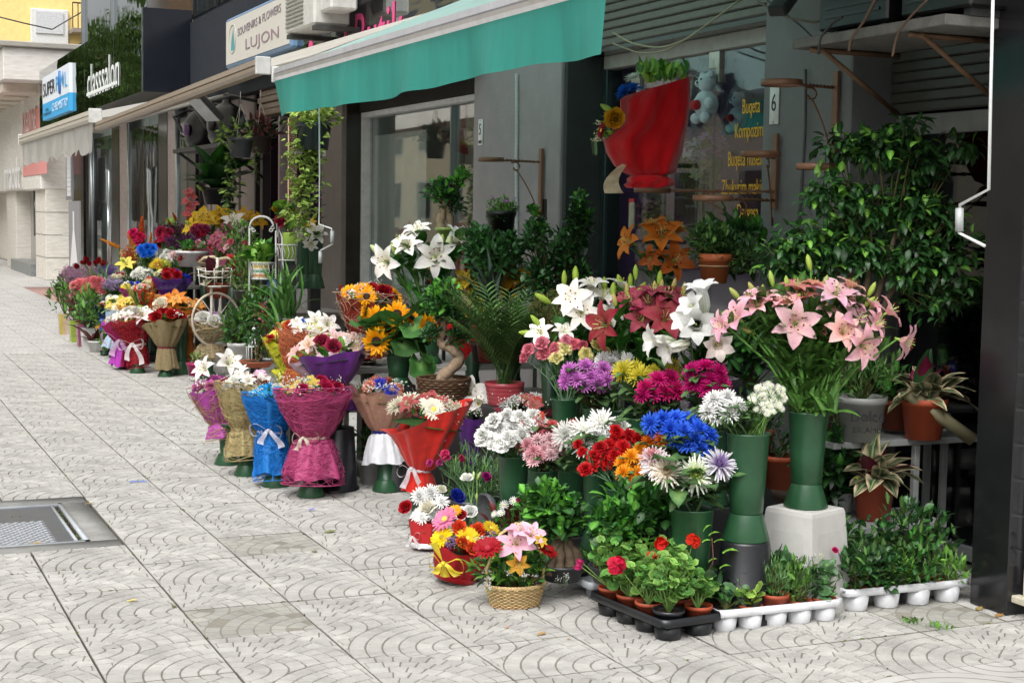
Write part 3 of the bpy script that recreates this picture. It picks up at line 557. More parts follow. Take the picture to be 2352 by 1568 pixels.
# ---- bay right of pillar 6
w_ = root('shop_window', 'dark window with grey metal header right of pillar number 6', 'window', None, (XG, 5.6, 0))
mb = MB(); mb.box((-.02, -.6, 0), (.04, .75, .07), hx('77777a'), 'metalp', .004); mb.box((-.02, -.6, 2.02), (.04, .75, 2.12), hx('8c8a88'), 'metalp', .004); mb.box((-.02, .60, .07), (.04, .65, 2.02), hx('4a4a4a'), 'metalp', .004); part('frame', mb, w_, smooth=False)
mb = MB(); mb.box((0, -.6, .07), (.008, .60, 2.02), (1, 1, 1), 'glass_dark'); part('pane', mb, w_, smooth=False)
for i in range(9): mb = MB(); z = 2.13+i*.05; mb.box((-.06, -.6, z), (-.02, .7, z+.047), hx('4a4843'), 'metalp', .006); part('shutter_slat', mb, w_, smooth=False)
# A/C shelf and compressors
sf = root('equipment_shelf', 'rusty grey metal shelf on brackets high above the ficus', 'shelf', None, (4.1, 5.2, 0)); z0 = Zp(1885, 105, 4.1)
mb = MB(); mb.box((-.02, -.25, z0), (.48, .82, z0+.045), hx('66645f'), 'rusty', .004); part('shelf_board', mb, sf, smooth=False)
for y in (0., .7): mb = MB(); mb.tube([(.05, y, z0), (.5, y, z0-.28)], .014, hx('6a5038'), 'rusty', n=4); mb.tube([(.0, y, z0-.012), (.5, y, z0-.012)], .014, hx('6a5038'), 'rusty', n=4); part('bracket', mb, sf)
for y, ww, lab in ((5.68, .5, 'black air conditioner compressor on the shelf nearer pillar 6'), (5.12, .44, 'black air conditioner compressor on the shelf nearer the black pillar')):
    c_ = root('compressor', lab, 'air conditioner', 'black compressors on the high shelf', (4.3, y, z0+.045)); mb = MB(); mb.box((-.14, -ww/2, .03), (.2, ww/2, .6), hx('141416'), 'plastic', .01)
    for s in (-1, 1): mb.box((-.1, s*ww*.35-.02, 0), (.15, s*ww*.35+.02, .03), hx('444444'), 'metalp')
    part('casing', mb, c_, smooth=False); mb = MB()
    for i in range(12): mb.box((-.146, -ww*.4, .08+i*.04), (-.141, ww*.4, .095+i*.04), hx('222226'), 'plastic')
    part('grille', mb, c_, smooth=False); mb = MB(); mb.box((-.15, .04, .3), (-.143, .11, .36), hx('7a7f78'), 'print'); part('sticker', mb, c_, smooth=False)
def cable(pts, r, c, lab, d=None, X=None, grp=None):
    P = [at(x, y, X=X) if X else at(x, y, d=d) for x, y in pts]; P = np.array(P); t = np.linspace(0, len(P)-1, len(P)*5); P = np.array([[np.interp(q, range(len(P)), P[:, k]) for k in range(3)] for q in t])
    for _ in range(3): P[1:-1] = (P[:-2]+2*P[1:-1]+P[2:])/4
    mb = MB(); mb.tube(P, r, hx(c), 'matte_plastic', n=6); return solo('cable', mb, lab, 'cable', grp)
cable([(1408, 75), (1450, 100), (1500, 110), (1530, 108), (1580, 90), (1640, 45), (1700, 0)], .006, '8a8468', 'pale cable sagging from the green awning up over the rolled shutter', X=4.45)
cable([(1408, 100), (1470, 124), (1530, 118), (1590, 80), (1620, 60)], .005, '8a8468', 'second pale cable sagging lower under the rolled shutter', X=4.45)
cable([(1880, 125), (1885, 85), (1915, 50), (1935, 40)], .007, '2a2a2a', 'black cable looping from the shelf corner to the compressor', X=4.08)
cable([(1735, 0), (1800, 40), (1880, 55), (1910, 20)], .006, '5a4a30', 'brownish cable running across the top of pillar 6', X=4.5)
cable([(1760, 0), (1840, 60), (1890, 110)], .005, '1c1c1c', 'thin black cable over pillar 6', X=4.52)
cable([(1950, 118), (1955, 90), (1985, 50), (2010, 0)], .007, '5a4436', 'brown hose rising from the front edge of the high shelf', X=4.08)
cable([(2050, 130), (2060, 80), (2090, 40), (2130, 0)], .006, '5a4436', 'brown hose climbing past the compressor nearest the black pillar', X=4.08)
cable([(1850, 160), (1850, 300), (1838, 470), (1830, 560)], .008, '4c4c4c', 'grey cable running down pillar 6', X=4.58)
cable([(1955, 225), (1965, 300), (1975, 360), (1978, 440)], .016, '8f9698', 'grey drain hose hanging in the corner right of pillar 6', X=4.7)
mb = MB(); P = [at(1187, y, X=XF-.012)+np.array([0, .004*math.sin(y*.02), 0]) for y in np.linspace(170, 700, 110)]
mb.tube(P, [.013+.003*(i % 2) for i in range(110)], hx('b5b8b8'), 'matte_plastic', n=8); solo('conduit', mb, 'light grey corrugated conduit running down pillar 5', 'conduit')
mb = MB(); p = at(1250, 482, X=XF-.002); mb.box((-.006, -.04, -.075), (.004, .04, .075), hx('181818'), 'matte_plastic', .004); solo('socket_box', mb, 'small black wall box on pillar 5', 'box', loc=p, smooth=False)
# ---- bay 6 doors
y0, y1 = Yp6a+.01, Yp5b-.01
w_ = root('glass_shopfront', 'frameless glass doors of the violet flower shop under a rolled shutter', 'shopfront', None, (XG, (y0+y1)/2, 0)); oy = (y0+y1)/2
zb = Zp(1745, 120, XG); zb = at(1600, 127, X=XG)[2]
mb = MB(); mb.box((-.04, y0-oy, zb), (.06, y1-oy-.12, zb+.09), hx('9a948c'), 'metalp', .004); part('header_beam', mb, w_, smooth=False)
mb = MB(); mb.box((-.02, y1-oy-.13, 0), (.1, y1-oy-.06, zb+.2), hx('2c3a3a'), 'blackclad', .004); mb.box((-.28, y1-oy-.05, 0), (.1, y1-oy, 3.0), hx('3a3d3c'), 'plaster', .004); part('jamb', mb, w_, smooth=False)
yd = at(1520, 300, X=XG)[1]-oy; yd2 = at(1640, 300, X=XG)[1]-oy
for a, b in ((y1-oy-.14, yd+.003), (yd-.003, yd2+.003), (yd2-.003, y0-oy)): mb = MB(); mb.box((0, a, .02), (.01, b, zb), (1, 1, 1), 'glass_door'); part('glass_pane', mb, w_, smooth=False)
for yy, zz in ((yd2, zb-.03), (yd+.35, zb-.08)): mb = MB(); mb.box((-.02, yy-.07, zz-.07), (.03, yy+.05, zz+.03), hx('b5b0a8'), 'alum', .003); mb.box((-.02, yy-.07, zz-.16), (.03, yy-.03, zz-.07), hx('b5b0a8'), 'alum', .003); part('hinge', mb, w_, smooth=False)
for i in range(13):
    mb = MB(); t = i/13; z = zb+.12+i*.055; mb.box((-.20, y0-oy, z), (-.16+.0*t, y1-oy-.06, z+.05), hx('55524a'), 'metalp', .008); part('shutter_slat', mb, w_, smooth=False)
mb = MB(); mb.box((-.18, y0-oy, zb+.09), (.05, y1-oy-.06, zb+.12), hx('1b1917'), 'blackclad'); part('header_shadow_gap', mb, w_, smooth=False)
for s, x, y in (('Buqeta', 1704, 262), ('Kompozime', 1687, 318), ('Buqeta nusesh', 1671, 382), ('Zbukurim makinash', 1657, 446), ('Dergesa', 1692, 502)):
    p = at(x, y, X=XG-.012); txtobj(s, w_, tuple(p-np.array(w_.location)), .125, hx('e0a818'), sx=.55, align='LEFT', ext=.001)
# things inside shop 6
def teddy(x, y, d, lab, s=.075, c='c8d6dc'):
    p = at(x, y, d=d); t = root('teddy_bear', lab, 'teddy bear', 'teddy bears in clear wrap', p); mb = MB()
    for q, r, z in (((0, 0, 0), s, 1.15), ((0, 0, s*1.75), s*.78, 1), ((0, s*.6, s*2.35), s*.28, 1), ((0, -s*.6, s*2.35), s*.28, 1), ((-s*.6, s*.3, s*1.65), s*.3, 1), ((-s*.3, s*1.0, .0), s*.42, 1.2), ((-s*.3, -s*1.0, 0), s*.42, 1.2), ((-s*.5, s*.7, -s*1.1), s*.45, 1), ((-s*.5, -s*.7, -s*1.1), s*.45, 1)): blob(mb, q, r, hx(c), 'felt', 12, 8, z)
    part('body', mb, t)
    for yy in (.3, -.3):
        mb = MB(); blob(mb, (-s*.72, s*yy, s*1.95), s*.09, hx('101010'), 'plastic'); part('eye', mb, t)
    mb = MB(); blob(mb, (-s*.9, 0, s*1.7), s*.1, hx('301010'), 'plastic'); part('nose', mb, t)
    mb = MB(); blob(mb, (-s*1.0, s*.2, -.1*s), s*.42, hx('b01020'), 'felt', 10, 6); blob(mb, (-s*1.0, -s*.2, -.1*s), s*.42, hx('b01020'), 'felt', 10, 6); part('heart', mb, t)
    mb = MB(); mb.lathe([(s*1.3, -s*1.7), (s*1.7, 0), (s*1.3, s*2), (s*.5, s*3.2), (s*.7, s*3.7)], (1, 1, 1), 'cello', n=14, fn=lambda V, P, th: V*np.array([1, 1, 1])+np.stack([np.sin(th*5)*.06*s*np.ones_like(V[..., 0])]*2+[0*V[..., 0]], -1)); part('clear_wrap', mb, t)
teddy(1622, 240, 9.2, 'white teddy bear holding a red heart, hung in clear wrap high behind the glass'); teddy(1695, 270, 9.4, 'white teddy bear holding a red heart beside the yellow lettering', .06)
bd = root('plush_bird', 'small blue plush bird with a yellow beak hanging behind the door glass', 'soft toy', None, at(1385, 470, X=5.0)); mb = MB(); blob(mb, (0, 0, 0), .07, hx('3a6ea8'), 'felt', 12, 8); blob(mb, (0, 0, .08), .05, hx('3a6ea8'), 'felt', 12, 8, 1); part('body', mb, bd)
mb = MB(); mb.lathe([(.018, 0), (.001, .05)], hx('c0b050'), 'felt', n=8); part('beak', mb, bd, M=frame((-.03, -.04, .08), (-.5, -.8, -.1)))
mb = MB(); blob(mb, (-.04, -.01, .095), .013, hx('e8e8e8'), 'plastic'); part('eye', mb, bd); mb = MB(); mb.tube([(0, 0, .12), (0, 0, .35)], .002, hx('cccccc'), 'plastic', 3); part('cord', mb, bd)
mb = MB(); mb.box((-.045, -.06, -.09), (-.04, .02, -.03), hx('aab8c0'), 'print'); part('tag', mb, bd, smooth=False)
mb = MB(); p = at(1450, 470, X=XG-.015); mb.box((0, -.035, -.04), (.004, .035, .04), hx('c01822'), 'print'); mb.box((-.001, -.03, -.03), (0, .03, -.005), hx('4a80c0'), 'print'); solo('card_sticker', mb, 'red and blue payment sticker on the glass under the red bouquet', 'sticker', loc=p, smooth=False)
mb = MB(); p = at(1447, 495, X=XG-.03); mb.box((0, -.03, -.09), (.03, .03, .09), hx('a9a08e'), 'metalp', .012); solo('door_lock', mb, 'rounded beige lock plate on the glass door', 'lock', loc=p, smooth=False)
# ---- bay 5 white framed window
y0, y1 = Yp5a+.005, Yp4b-.005; oy = (y0+y1)/2; w_ = root('display_window', 'white framed boutique window between pillars 4 and 5', 'window', None, (XG, oy, 0)); zh = at(1085, 222, X=XG-.1)[2]
yf = at(814, 400, X=XG-.1)[1]; yf2 = at(832, 400, X=XG-.1)[1]; ym = at(1037, 300, X=XG-.05)[1]
mb = MB(); mb.box((-.1, yf2-oy, 0), (.0, yf-oy, zh+.02), hx('c2c4c4'), 'metalp', .004); part('frame', mb, w_, smooth=False)
mb = MB(); mb.box((-.1, y0-oy, zh-.03), (.0, yf2-oy-.003, zh+.02), hx('c2c4c4'), 'metalp', .004); part('frame', mb, w_, smooth=False)
mb = MB(); mb.box((-.06, ym-oy-.012, .5), (.0, ym-oy+.012, zh-.035), hx('8a8e90'), 'alum', .003); part('mullion', mb, w_, smooth=False)
mb = MB(); mb.box((-.12, y0-oy, zh+.023), (.2, y1-oy, 3.2), hx('2e2b28'), 'plaster', .004); mb.box((-.25, yf-oy+.004, 0), (.0, y1-oy, 3.2), hx('2c2622'), 'blackclad', .004); mb.box((-.26, yf-oy+.1, 0), (-.252, yf-oy+.13, 3.), hx('888c90'), 'alum'); part('dark_surround', mb, w_, smooth=False)
mb = MB(); mb.box((-.08, y0-oy, 0), (.0, yf2-oy, .5), hx('b0b0ae'), 'metalp', .004); part('sill', mb, w_, smooth=False)
mb = MB(); mb.box((-.02, y0-oy, .5), (-.012, yf2-oy, zh-.03), (1, 1, 1), 'glass'); part('pane', mb, w_, smooth=False)
yc = at(975, 400, X=4.93)[1]
mb = MB(); V = []; nn = 40
for i in range(nn+1):
    y = yf2+.1-(yf2+.1-yc)*i/nn; V += [(4.935+.012*math.sin(i*1.3), y, .3), (4.935+.012*math.sin(i*1.3+.3), y, 2.35)]
mb.add(V, [(2*i, 2*i+2, 2*i+3, 2*i+1) for i in range(nn)], hx('eef2ee'), 'felt'); solo('curtain', mb, 'pale curtain imitating reflected light behind the white framed window', 'curtain')  # curtain whitened to imitate the street light reflected in the pane
# poster, dress, mannequin
pr = root('poster', 'framed poster of a woman in a red dress, high in the boutique window', 'poster', None, at(1068, 290, X=5.3)); mb = MB(); mb.box((0, -.3, -.42), (.02, .3, .45), hx('b0a898'), 'print'); part('board', mb, pr, smooth=False)
mb = MB(); mb.add([(-.004, -.02, .2), (-.004, .06, .2), (-.004, .09, .02), (-.004, .25, -.22), (-.004, -.1, -.26), (-.004, -.02, .02)], [(0, 1, 2, 5), (5, 2, 3, 4)], hx('a82018'), 'print'); part('red_dress_print', mb, pr); mb = MB(); blob(mb, (-.002, .02, .27), .045, hx('c89070'), 'print'); mb.box((-.004, 0, -.38), (0, .02, -.25), hx('c89070'), 'print'); part('figure_print', mb, pr)
for x, y, c1_, c2_, lab in ((1005, 560, '2a5a70', 'b09a60', 'display mannequin in a patterned blue and cream dress'), (1062, 570, 'a81820', 'c03030', 'display mannequin in a long red dress')):
    t = root('mannequin', lab, 'mannequin', 'mannequins in the boutique window', (5.25, at(x, y, X=5.25)[1], 0)); mb = MB(); mb.lathe([(.30, .1), (.24, .6), (.15, 1.0), (.12, 1.12), (.16, 1.3), (.17, 1.42), (.08, 1.5), (.05, 1.52)], [hx(c1_), hx(c2_), hx(c1_), hx(c2_), hx(c1_), hx(c1_), hx(c1_), hx(c1_)], 'felt', n=28, fn=lambda V, P, th: np.concatenate([V[..., :2]*(1+.08*np.sin(th*9)[None, :, None]*np.clip(1-P[:, 1]/1.1, 0, 1)[:, None, None]), V[..., 2:]], -1)); part('dress', mb, t)
    mb = MB(); mb.lathe([(.05, 1.5), (.045, 1.6), (.08, 1.66), (.09, 1.75), (.06, 1.84), (.001, 1.87)], hx('d0c8bc'), 'plastic', n=14); mb.tube([(0, 0, 0), (0, 0, .3)], .02, hx('888888'), 'alum'); part('figure', mb, t)
    for s in (-1, 1): mb = MB(); mb.tube([(0, s*.17, 1.4), (0, s*.24, 1.15), (-.05, s*.24, .9)], [.045, .035, .025], hx('d0c8bc'), 'plastic', 8); part('arm', mb, t)
# ---- bay 4 (pink room)
ya = at(585, 500, X=XF)[1]; w_ = root('shop_entrance', 'open doorway with brown rolled shutter above the hanging ivy', 'shopfront', None, (XF, (Yp4a+ya)/2, 0)); oy = (Yp4a+ya)/2
zs = at(640, 262, X=XF)[2]
mb = MB(); mb.box((.1, Yp4a-oy+.01, zs), (.3, ya-oy, 3.6), hx('4d4238'), 'plaster', .004); part('shutter_box', mb, w_, smooth=False)
for i in range(7): mb = MB(); z = zs+.02+i*.075; mb.box((.03+.02*(i % 2), Yp4a-oy+.01, z), (.098, ya-oy, z+.07), hx('6e5c48'), 'metalp', .008); part('shutter_slat', mb, w_, smooth=False)
mb = MB()
for x, ww, c_ in ((600, .12, '2b2624'), (640, .05, '9a8a90'), (585, .06, '1c1a1a')): y = at(x, 500, X=XF+.1)[1]-oy; mb.box((.1, y-ww/2, 0), (.2, y+ww/2, zs), hx(c_), 'metalp', .004)
part('door_frame', mb, w_, smooth=False)
mb = MB(); mb.box((.16, Yp4a-oy+.01, .05), (.168, at(690, 500, X=XG)[1]-oy, zs-.02), (1, 1, 1), 'glass_dark'); part('pane', mb, w_, smooth=False)
# ---- bays further left: columns and glass
def strip(x0, x1, c, m, name, lab, cat, X=XF, zt=None, grp=None, dX=.05, z0_=0):
    a, b = at(x1, 500, X=X)[1], at(x0, 500, X=X)[1]; zt = zt or 3.3; mb = MB(); mb.box((X, a+.004, z0_), (X+dX, b-.004, zt), hx(c), m, .005); return solo(name, mb, lab, cat, grp, smooth=False)
for x0, x1, c, m, nm, lab, cat, X in ((430, 449, '151515', 'blackclad', 'black_column', 'black clad column right of the granite pilasters, beside the peace lily', 'column', 4.6), (364, 384, '131315', 'blackclad', 'black_column', 'black clad column in the middle of the granite shopfront', 'column', 4.6), (257, 274, '131315', 'blackclad', 'black_column', 'black clad column behind the red bouquets', 'column', 4.6), (166, 192, '121214', 'blackclad', 'black_column', 'broad black column at the left end of the shop row', 'column', 4.5),
    (385, 405, 'b8aaa6', 'granite', 'granite_pilaster', 'pinkish granite pilaster right of the bluish glass, beside the orchids', 'pilaster', 4.61), (275, 294, 'b8aaa6', 'granite', 'granite_pilaster', 'pinkish granite pilaster in the middle of the glass row', 'pilaster', 4.61), (192, 209, 'b8aaa6', 'granite', 'granite_pilaster', 'pinkish granite pilaster next to the leftmost black column', 'pilaster', 4.61)): strip(x0, x1, c, m, nm, lab, cat, X, grp='columns of the far shopfronts')
panes = []
for x in (211, 296, 407):
    mb = MB(); a = at(x, 500, X=4.62); mb.tube([(4.62, a[1], 0), (4.62, a[1], 3.2)], .03, hx('b9c0c4'), 'alum', 8); solo('glass_edge_tube', mb, {211: 'brushed metal tube at the leftmost granite pilaster', 296: 'brushed metal tube at the middle granite pilaster', 407: 'brushed metal tube at the right granite pilaster'}[x], 'tube', 'metal tubes beside the pilasters')
for x0, x1, m, lab in ((213, 256, 'glass', 'tall shop window between the leftmost pilaster and the black column'), (298, 330, 'glass', 'bluish tall shop pane behind the red ginger flowers'), (331, 363, 'mirror_panel', 'green reflecting glass door left of the middle black column'), (410, 429, 'glass_dark', 'narrow dark window pane beside the right granite pilaster')):
    a, b = at(x1, 500, X=4.63)[1], at(x0, 500, X=4.63)[1]; mb = MB(); mb.box((4.63, a, .05), (4.645, b, 2.9), hx('a8b8b8'), m); panes.append(solo('window_pane', mb, lab, 'window', 'panes of the far shopfronts', smooth=False))
mb = MB(); y0, y1 = at(449, 500, X=4.9)[1], at(180, 500, X=4.9)[1]; mb.box((4.85, y0, 0), (4.9, y1, 3.3), hx('c4d0cc'), 'darkroom'); solo('back_wall', mb, 'pale wall inside the far shops', 'wall', smooth=False)
# door handles (tall bent bars)
for x in (262-20+7, 345): 
    pass
for x, lab in ((252, 'tall looped white door handle left of the middle pilaster'), (347, 'tall looped white door handle beside the blue chrysanthemum')):
    a = at(x, 500, X=4.62); y_ = a[1]; mb = MB(); zz = [at(x, q, X=4.62)[2] for q in (395, 470, 500, 560, 600)]
    mb.tube([(4.62, y_+.12, zz[1]), (4.6, y_+.1, zz[0]), (4.58, y_, zz[0]+.06), (4.6, y_-.1, zz[0]), (4.6, y_-.08, zz[1]), (4.62, y_-.14, zz[2]), (4.62, y_-.14, .5)], .03, hx('c8cdd0'), 'alum', 8); mb.tube([(4.62, y_+.12, zz[1]), (4.62, y_+.12, .6)], .03, hx('c8cdd0'), 'alum', 8); part('door_handle', mb, panes[0 if x == 252 else 2])
# cream panels between the black column and bay 4
pn = root('panel_wall', 'cream wall panels with thin black joints behind the hanging plants', 'wall', None, (4.75, 19, 0))
for x0, x1 in ((450, 483), (486, 503), (506, 548), (552, 584)):
    a, b = at(x1, 500, X=4.75)[1]-19, at(x0, 500, X=4.75)[1]-19; mb = MB(); mb.box((0, a+.02, 0), (.05, b-.02, 3.2), hx('a59a96'), 'plaster', .006); part('panel', mb, pn, smooth=False)
mb = MB(); a, b = at(584, 500, X=4.75)[1]-19, at(449, 500, X=4.75)[1]-19; mb.box((.03, a, 0), (.3, b, 3.2), hx('151414'), 'blackclad'); part('backing', mb, pn, smooth=False)
# fascia over the middle bays
bay('fascia', 'dark fascia wall above the beige awning', 'fascia', ((4.62, 14.05, 3.4), (5.2, 21.35, 5.3), '30343a', 'plaster'), ((4.6, 14.05, 3.0), (5.2, 21.4, 3.395), '3c3630', 'plaster'))
# ---- sign box with mirror front
Yb = Yx(441); Xs = at(328.5, 100, Y=Yb)[0]; Yl = at(155*.605, 300, X=Xs)[1]; zt, zbm = Zp(329, 17, Xs), Zp(328, 211, Xs)
sb = root('sign_box', 'projecting sign box with green reflecting glass front and black end', 'sign', None, (Xs, Yb, zbm)); hh = zt-zbm; ys = [0]+[at(x, 200, X=Xs)[1]-Yb for x in (264, 197, 160)]+[Yl-Yb]
for i in range(4): mb = MB(); mb.box((-.02, ys[i]+.01, 0), (0, ys[i+1]-.01, hh), hx('405040'), 'mirror_panel'); part('glass_panel', mb, sb, smooth=False)
mb = MB(); mb.box((.002, .0, .002), (XF-Xs, Yl-Yb, hh-.002), hx('1a1c20'), 'blackclad'); mb.box((.0, -.03, 0), (XF-Xs, -.002, hh), hx('171a22'), 'blackclad', .005); part('casing', mb, sb, smooth=False)
mb = MB(); mb.box((XF-Xs-.03, -7.3, -.2), (XF-Xs-.002, -.04, hh*.85), hx('2c3036'), 'plaster', .005); part('black_cladding', mb, sb, smooth=False)
p = at(235, 175, X=Xs-.03)-np.array(sb.location); hgt = at(265, 150, X=Xs)[2]-at(265, 205, X=Xs)[2]; wid = at(200, 200, X=Xs)[1]-at(268, 200, X=Xs)[1]
lt = txtobj('classsalon', sb, tuple(p+np.array([0, 0, -.25])), 1.0, hx('e8ece8'), sx=1, ext=.01); lt.scale = (wid*1.05/np.ptp([v.co.x for v in lt.data.vertices]), hgt*1.5/np.ptp([v.co.y for v in lt.data.vertices]), 1)
mb = MB(); a = at(200, 221, X=Xs-.03)-np.array(sb.location); b = at(268, 195, X=Xs-.03)-np.array(sb.location); zz = (a[2]+b[2])/2; mb.box((-.04, b[1], zz), (-.025, a[1], zz+.05), hx('e8ece8'), 'print'); part('underline', mb, sb, smooth=False)
ps = root('panel_sign', 'white and blue pool chemistry sign on the glass box', 'sign', None, at(98, 250, X=Xs-.08)); w1 = at(97, 250, X=Xs-.08)[1]-at(158, 250, X=Xs-.08)[1]; hA = at(157, 145, X=Xs-.08)[2]-at(157, 255, X=Xs-.08)[2]; zc = at(157, 255, X=Xs-.08)[2]-ps.location.z; mid = zc+hA*.38
mb = MB(); mb.box((0, -w1, mid), (.06, 0, zc+hA), hx('e2e8ee'), 'print'); mb.box((0, -w1, zc), (.06, 0, mid-.001), hx('3fa8e0'), 'print'); part('board', mb, ps, smooth=False)
def fit(o, wd, hg):
    c_ = np.array([v.co[:2] for v in o.data.vertices]); s_ = np.ptp(c_, axis=0); o.scale = (wd/s_[0], hg/s_[1], 1)
t = txtobj('SUPER', ps, (-.01, -w1*.27, mid+hA*.15), 1, hx('20242c'), ext=.005); fit(t, w1*.46, hA*.32); t = txtobj('P    L', ps, (-.01, -w1*.74, mid+hA*.15), 1, hx('3fa8e0'), ext=.005); fit(t, w1*.40, hA*.32)
mb = MB(); mb.lathe([(.22, -.02), (.22, .02), (.001, .022)], hx('2a68a8'), 'print', n=20); part('fish_mark', mb, ps, M=frame((-.012, -w1*.70, mid+hA*.30), (-1, 0, 0), (.45, .95, 1)))
mb = MB(); mb.add([(0, 0, 0), (0, -.22, .16), (0, -.22, -.16)], [(0, 1, 2)], hx('3aa0d8'), 'print'); part('fish_mark', mb, ps, M=[[1, 0, 0, -.02], [0, 1, 0, -w1*.76], [0, 0, 1, mid+hA*.34], [0, 0, 0, 1]])
t = txtobj('CHEMISTRY', ps, (-.01, -w1*.68, zc+hA*.12), 1, hx('d8ecf8'), ext=.005); fit(t, w1*.58, hA*.18); t = txtobj('POOL\nTECHNOLOGY', ps, (-.01, -w1*.2, zc+hA*.18), 1, hx('20242c'), ext=.005); fit(t, w1*.32, hA*.16)
# curtain wall above
cw = root('glass_curtain_wall', 'green reflecting glass facade of the building above the sign box', 'building', None, (Xs+.05, Yb, zt)); ee = [at(x, 60, X=Xs+.05)[1]-Yb for x in (434, 347, 262, 194)]; ee = [-3.5]+ee
ee = [0]+[e for e in ee if e > .3]
for i in range(len(ee)-1):
    mb = MB(); mb.box((0, ee[i]+.03, .02), (.02, ee[i+1]-.03, 5), hx('506050'), 'mirror_panel'); part('glass_panel', mb, cw, smooth=False); mb = MB(); mb.box((-.05, ee[i+1]-.04, .02), (.1, ee[i+1]+.04, 5), hx('a8acb0'), 'alum'); part('mullion', mb, cw, smooth=False)
for i in range(5): mb = MB(); mb.box((.62, -7+i*1.4, -.1), (.64, -5.65+i*1.4, 5), hx('303a34'), 'mirror_panel'); part('glass_panel', mb, cw, smooth=False)
mb = MB(); mb.box((.1, ee[-1]-.0, 0), (4, -7, 5), hx('222422'), 'blackclad'); part('core', mb, cw, smooth=False) if 0 else None
mb = MB(); mb.box((.66, -7, -.1), (4, ee[-1], 5.2), hx('222422'), 'blackclad'); part('core', mb, cw, smooth=False)
# LUJON sign
XL = 4.35; a, b = at(519, 100, X=XL)[1], at(668, 60, X=XL)[1]; z1, z0_ = at(519, 46, X=XL)[2], at(525, 157, X=XL)[2]
ls = root('souvenir_sign', 'worn white souvenirs and flowers signboard with blue rim', 'sign', None, (XL, a, z0_)); wd, hg = a-b, z1-z0_
mb = MB(); mb.box((0, -wd, 0), (.22, 0, hg), hx('6a88a8'), 'metalp', .02); part('frame', mb, ls, smooth=False); mb = MB(); mb.box((-.008, -wd+.04, .04), (-.001, -.04, hg-.04), hx('c9c6bc'), 'print'); part('board', mb, ls, smooth=False)
t = txtobj('SOUVENIRS & FLOWERS', ls, (-.012, -wd*.55, hg*.62), 1, hx('7a6a74'), ext=.002); fit(t, wd*.66, hg*.15); t.rotation_euler = (math.pi/2, -.04, -math.pi/2)
t = txtobj('LUJON', ls, (-.012, -wd*.6, hg*.24), 1, hx('8f7880'), ext=.002); fit(t, wd*.5, hg*.27)
mb = MB(); mb.lathe([(hg*.30, 0), (hg*.30, .004), (hg*.27, .005), (hg*.27, 0)], hx('a8b0a0'), 'print', n=28); part('emblem_ring', mb, ls, M=frame((-.009, -wd*.13, hg*.55), (-1, 0, 0), (1, 1, 1)))
mb = MB(); mb.add([(0, -.02, .0), (0, -.22, .0), (0, -.04, .5), (0, .0, .0), (0, .14, .02), (0, .0, .42)], [(0, 1, 2), (3, 4, 5)], hx('5aa0a8'), 'print'); part('sailing_boat_emblem', mb, ls, M=[[1, 0, 0, -.014], [0, hg*.9, 0, -wd*.13], [0, 0, hg*.9, hg*.32], [0, 0, 0, 1]])
# wall A/C
p = at(655, 80, X=4.0); ac = root('air_conditioner', 'weathered white air conditioner outdoor unit beside the souvenir sign', 'air conditioner', None, (4.0, p[1], p[2])); mb = MB(); mb.box((0, -.95, 0), (.34, 0, .7), hx('c4c4be'), 'metalp', .02); mb.box((.05, -1.3, .1), (.3, -.96, .75), hx('c9c9c4'), 'plastic', .02); part('casing', mb, ac, smooth=False)
for i in range(16): mb = MB(); mb.box((-.012, -.62, .05+i*.038), (-.002, -.04, .062+i*.038), hx('8a8a80'), 'metalp'); part('grille_bar', mb, ac, smooth=False)
mb = MB(); mb.box((0, -1, -.05), (.6, -.9, -.01), hx('3a3a38'), 'rusty'); mb.box((0, -.15, -.05), (.6, -.05, -.01), hx('3a3a38'), 'rusty'); part('bracket', mb, ac, smooth=False)
# pink lettered mirror sign
XM = 4.42; a, b = at(662, 100, X=XM)[1], at(1066, 20, X=XM)[1]; z1 = at(662, 76, X=XM)[2]
ms = root('mirror_sign', 'black mirror glass sign with pink lettering behind the green awning', 'sign', None, (XM, a, z1-.75)); wd = a-b
mb = MB(); mb.box((0, -wd, 0), (.03, 0, .75), hx('303030'), 'mirror_panel'); part('glass_panel', mb, ms, smooth=False); mb = MB(); mb.box((.032, -wd, 0), (.2, -.005, .745), hx('1c1c1c'), 'blackclad'); part('backing', mb, ms, smooth=False)
t = txtobj('Amek', ms, (-.006, 0, 0), 1, hx('e0508c'), ext=.003); ya_, yb_ = at(700, 120, X=XM)[1], at(815, 80, X=XM)[1]; fit(t, (ya_-yb_), .42); t.location = (-.006, (ya_+yb_)/2-a, at(790, 95, X=XM)[2]-(z1-.75)-.26)
t = txtobj('Butik', ms, (-.006, 0, 0), 1, hx('e0508c'), ext=.003); ya_, yb_ = at(815, 80, X=XM)[1], at(925, 40, X=XM)[1]; fit(t, (ya_-yb_), .44); t.location = (-.006, (ya_+yb_)/2-a, at(893, 60, X=XM)[2]-(z1-.75)-.24)
bay('yellow_wall', 'yellow plastered wall above the mirror sign', 'wall', ((4.66, b-.3, z1-.6), (5.2, at(745, 40, X=4.66)[1], z1+3), 'd0a018'))
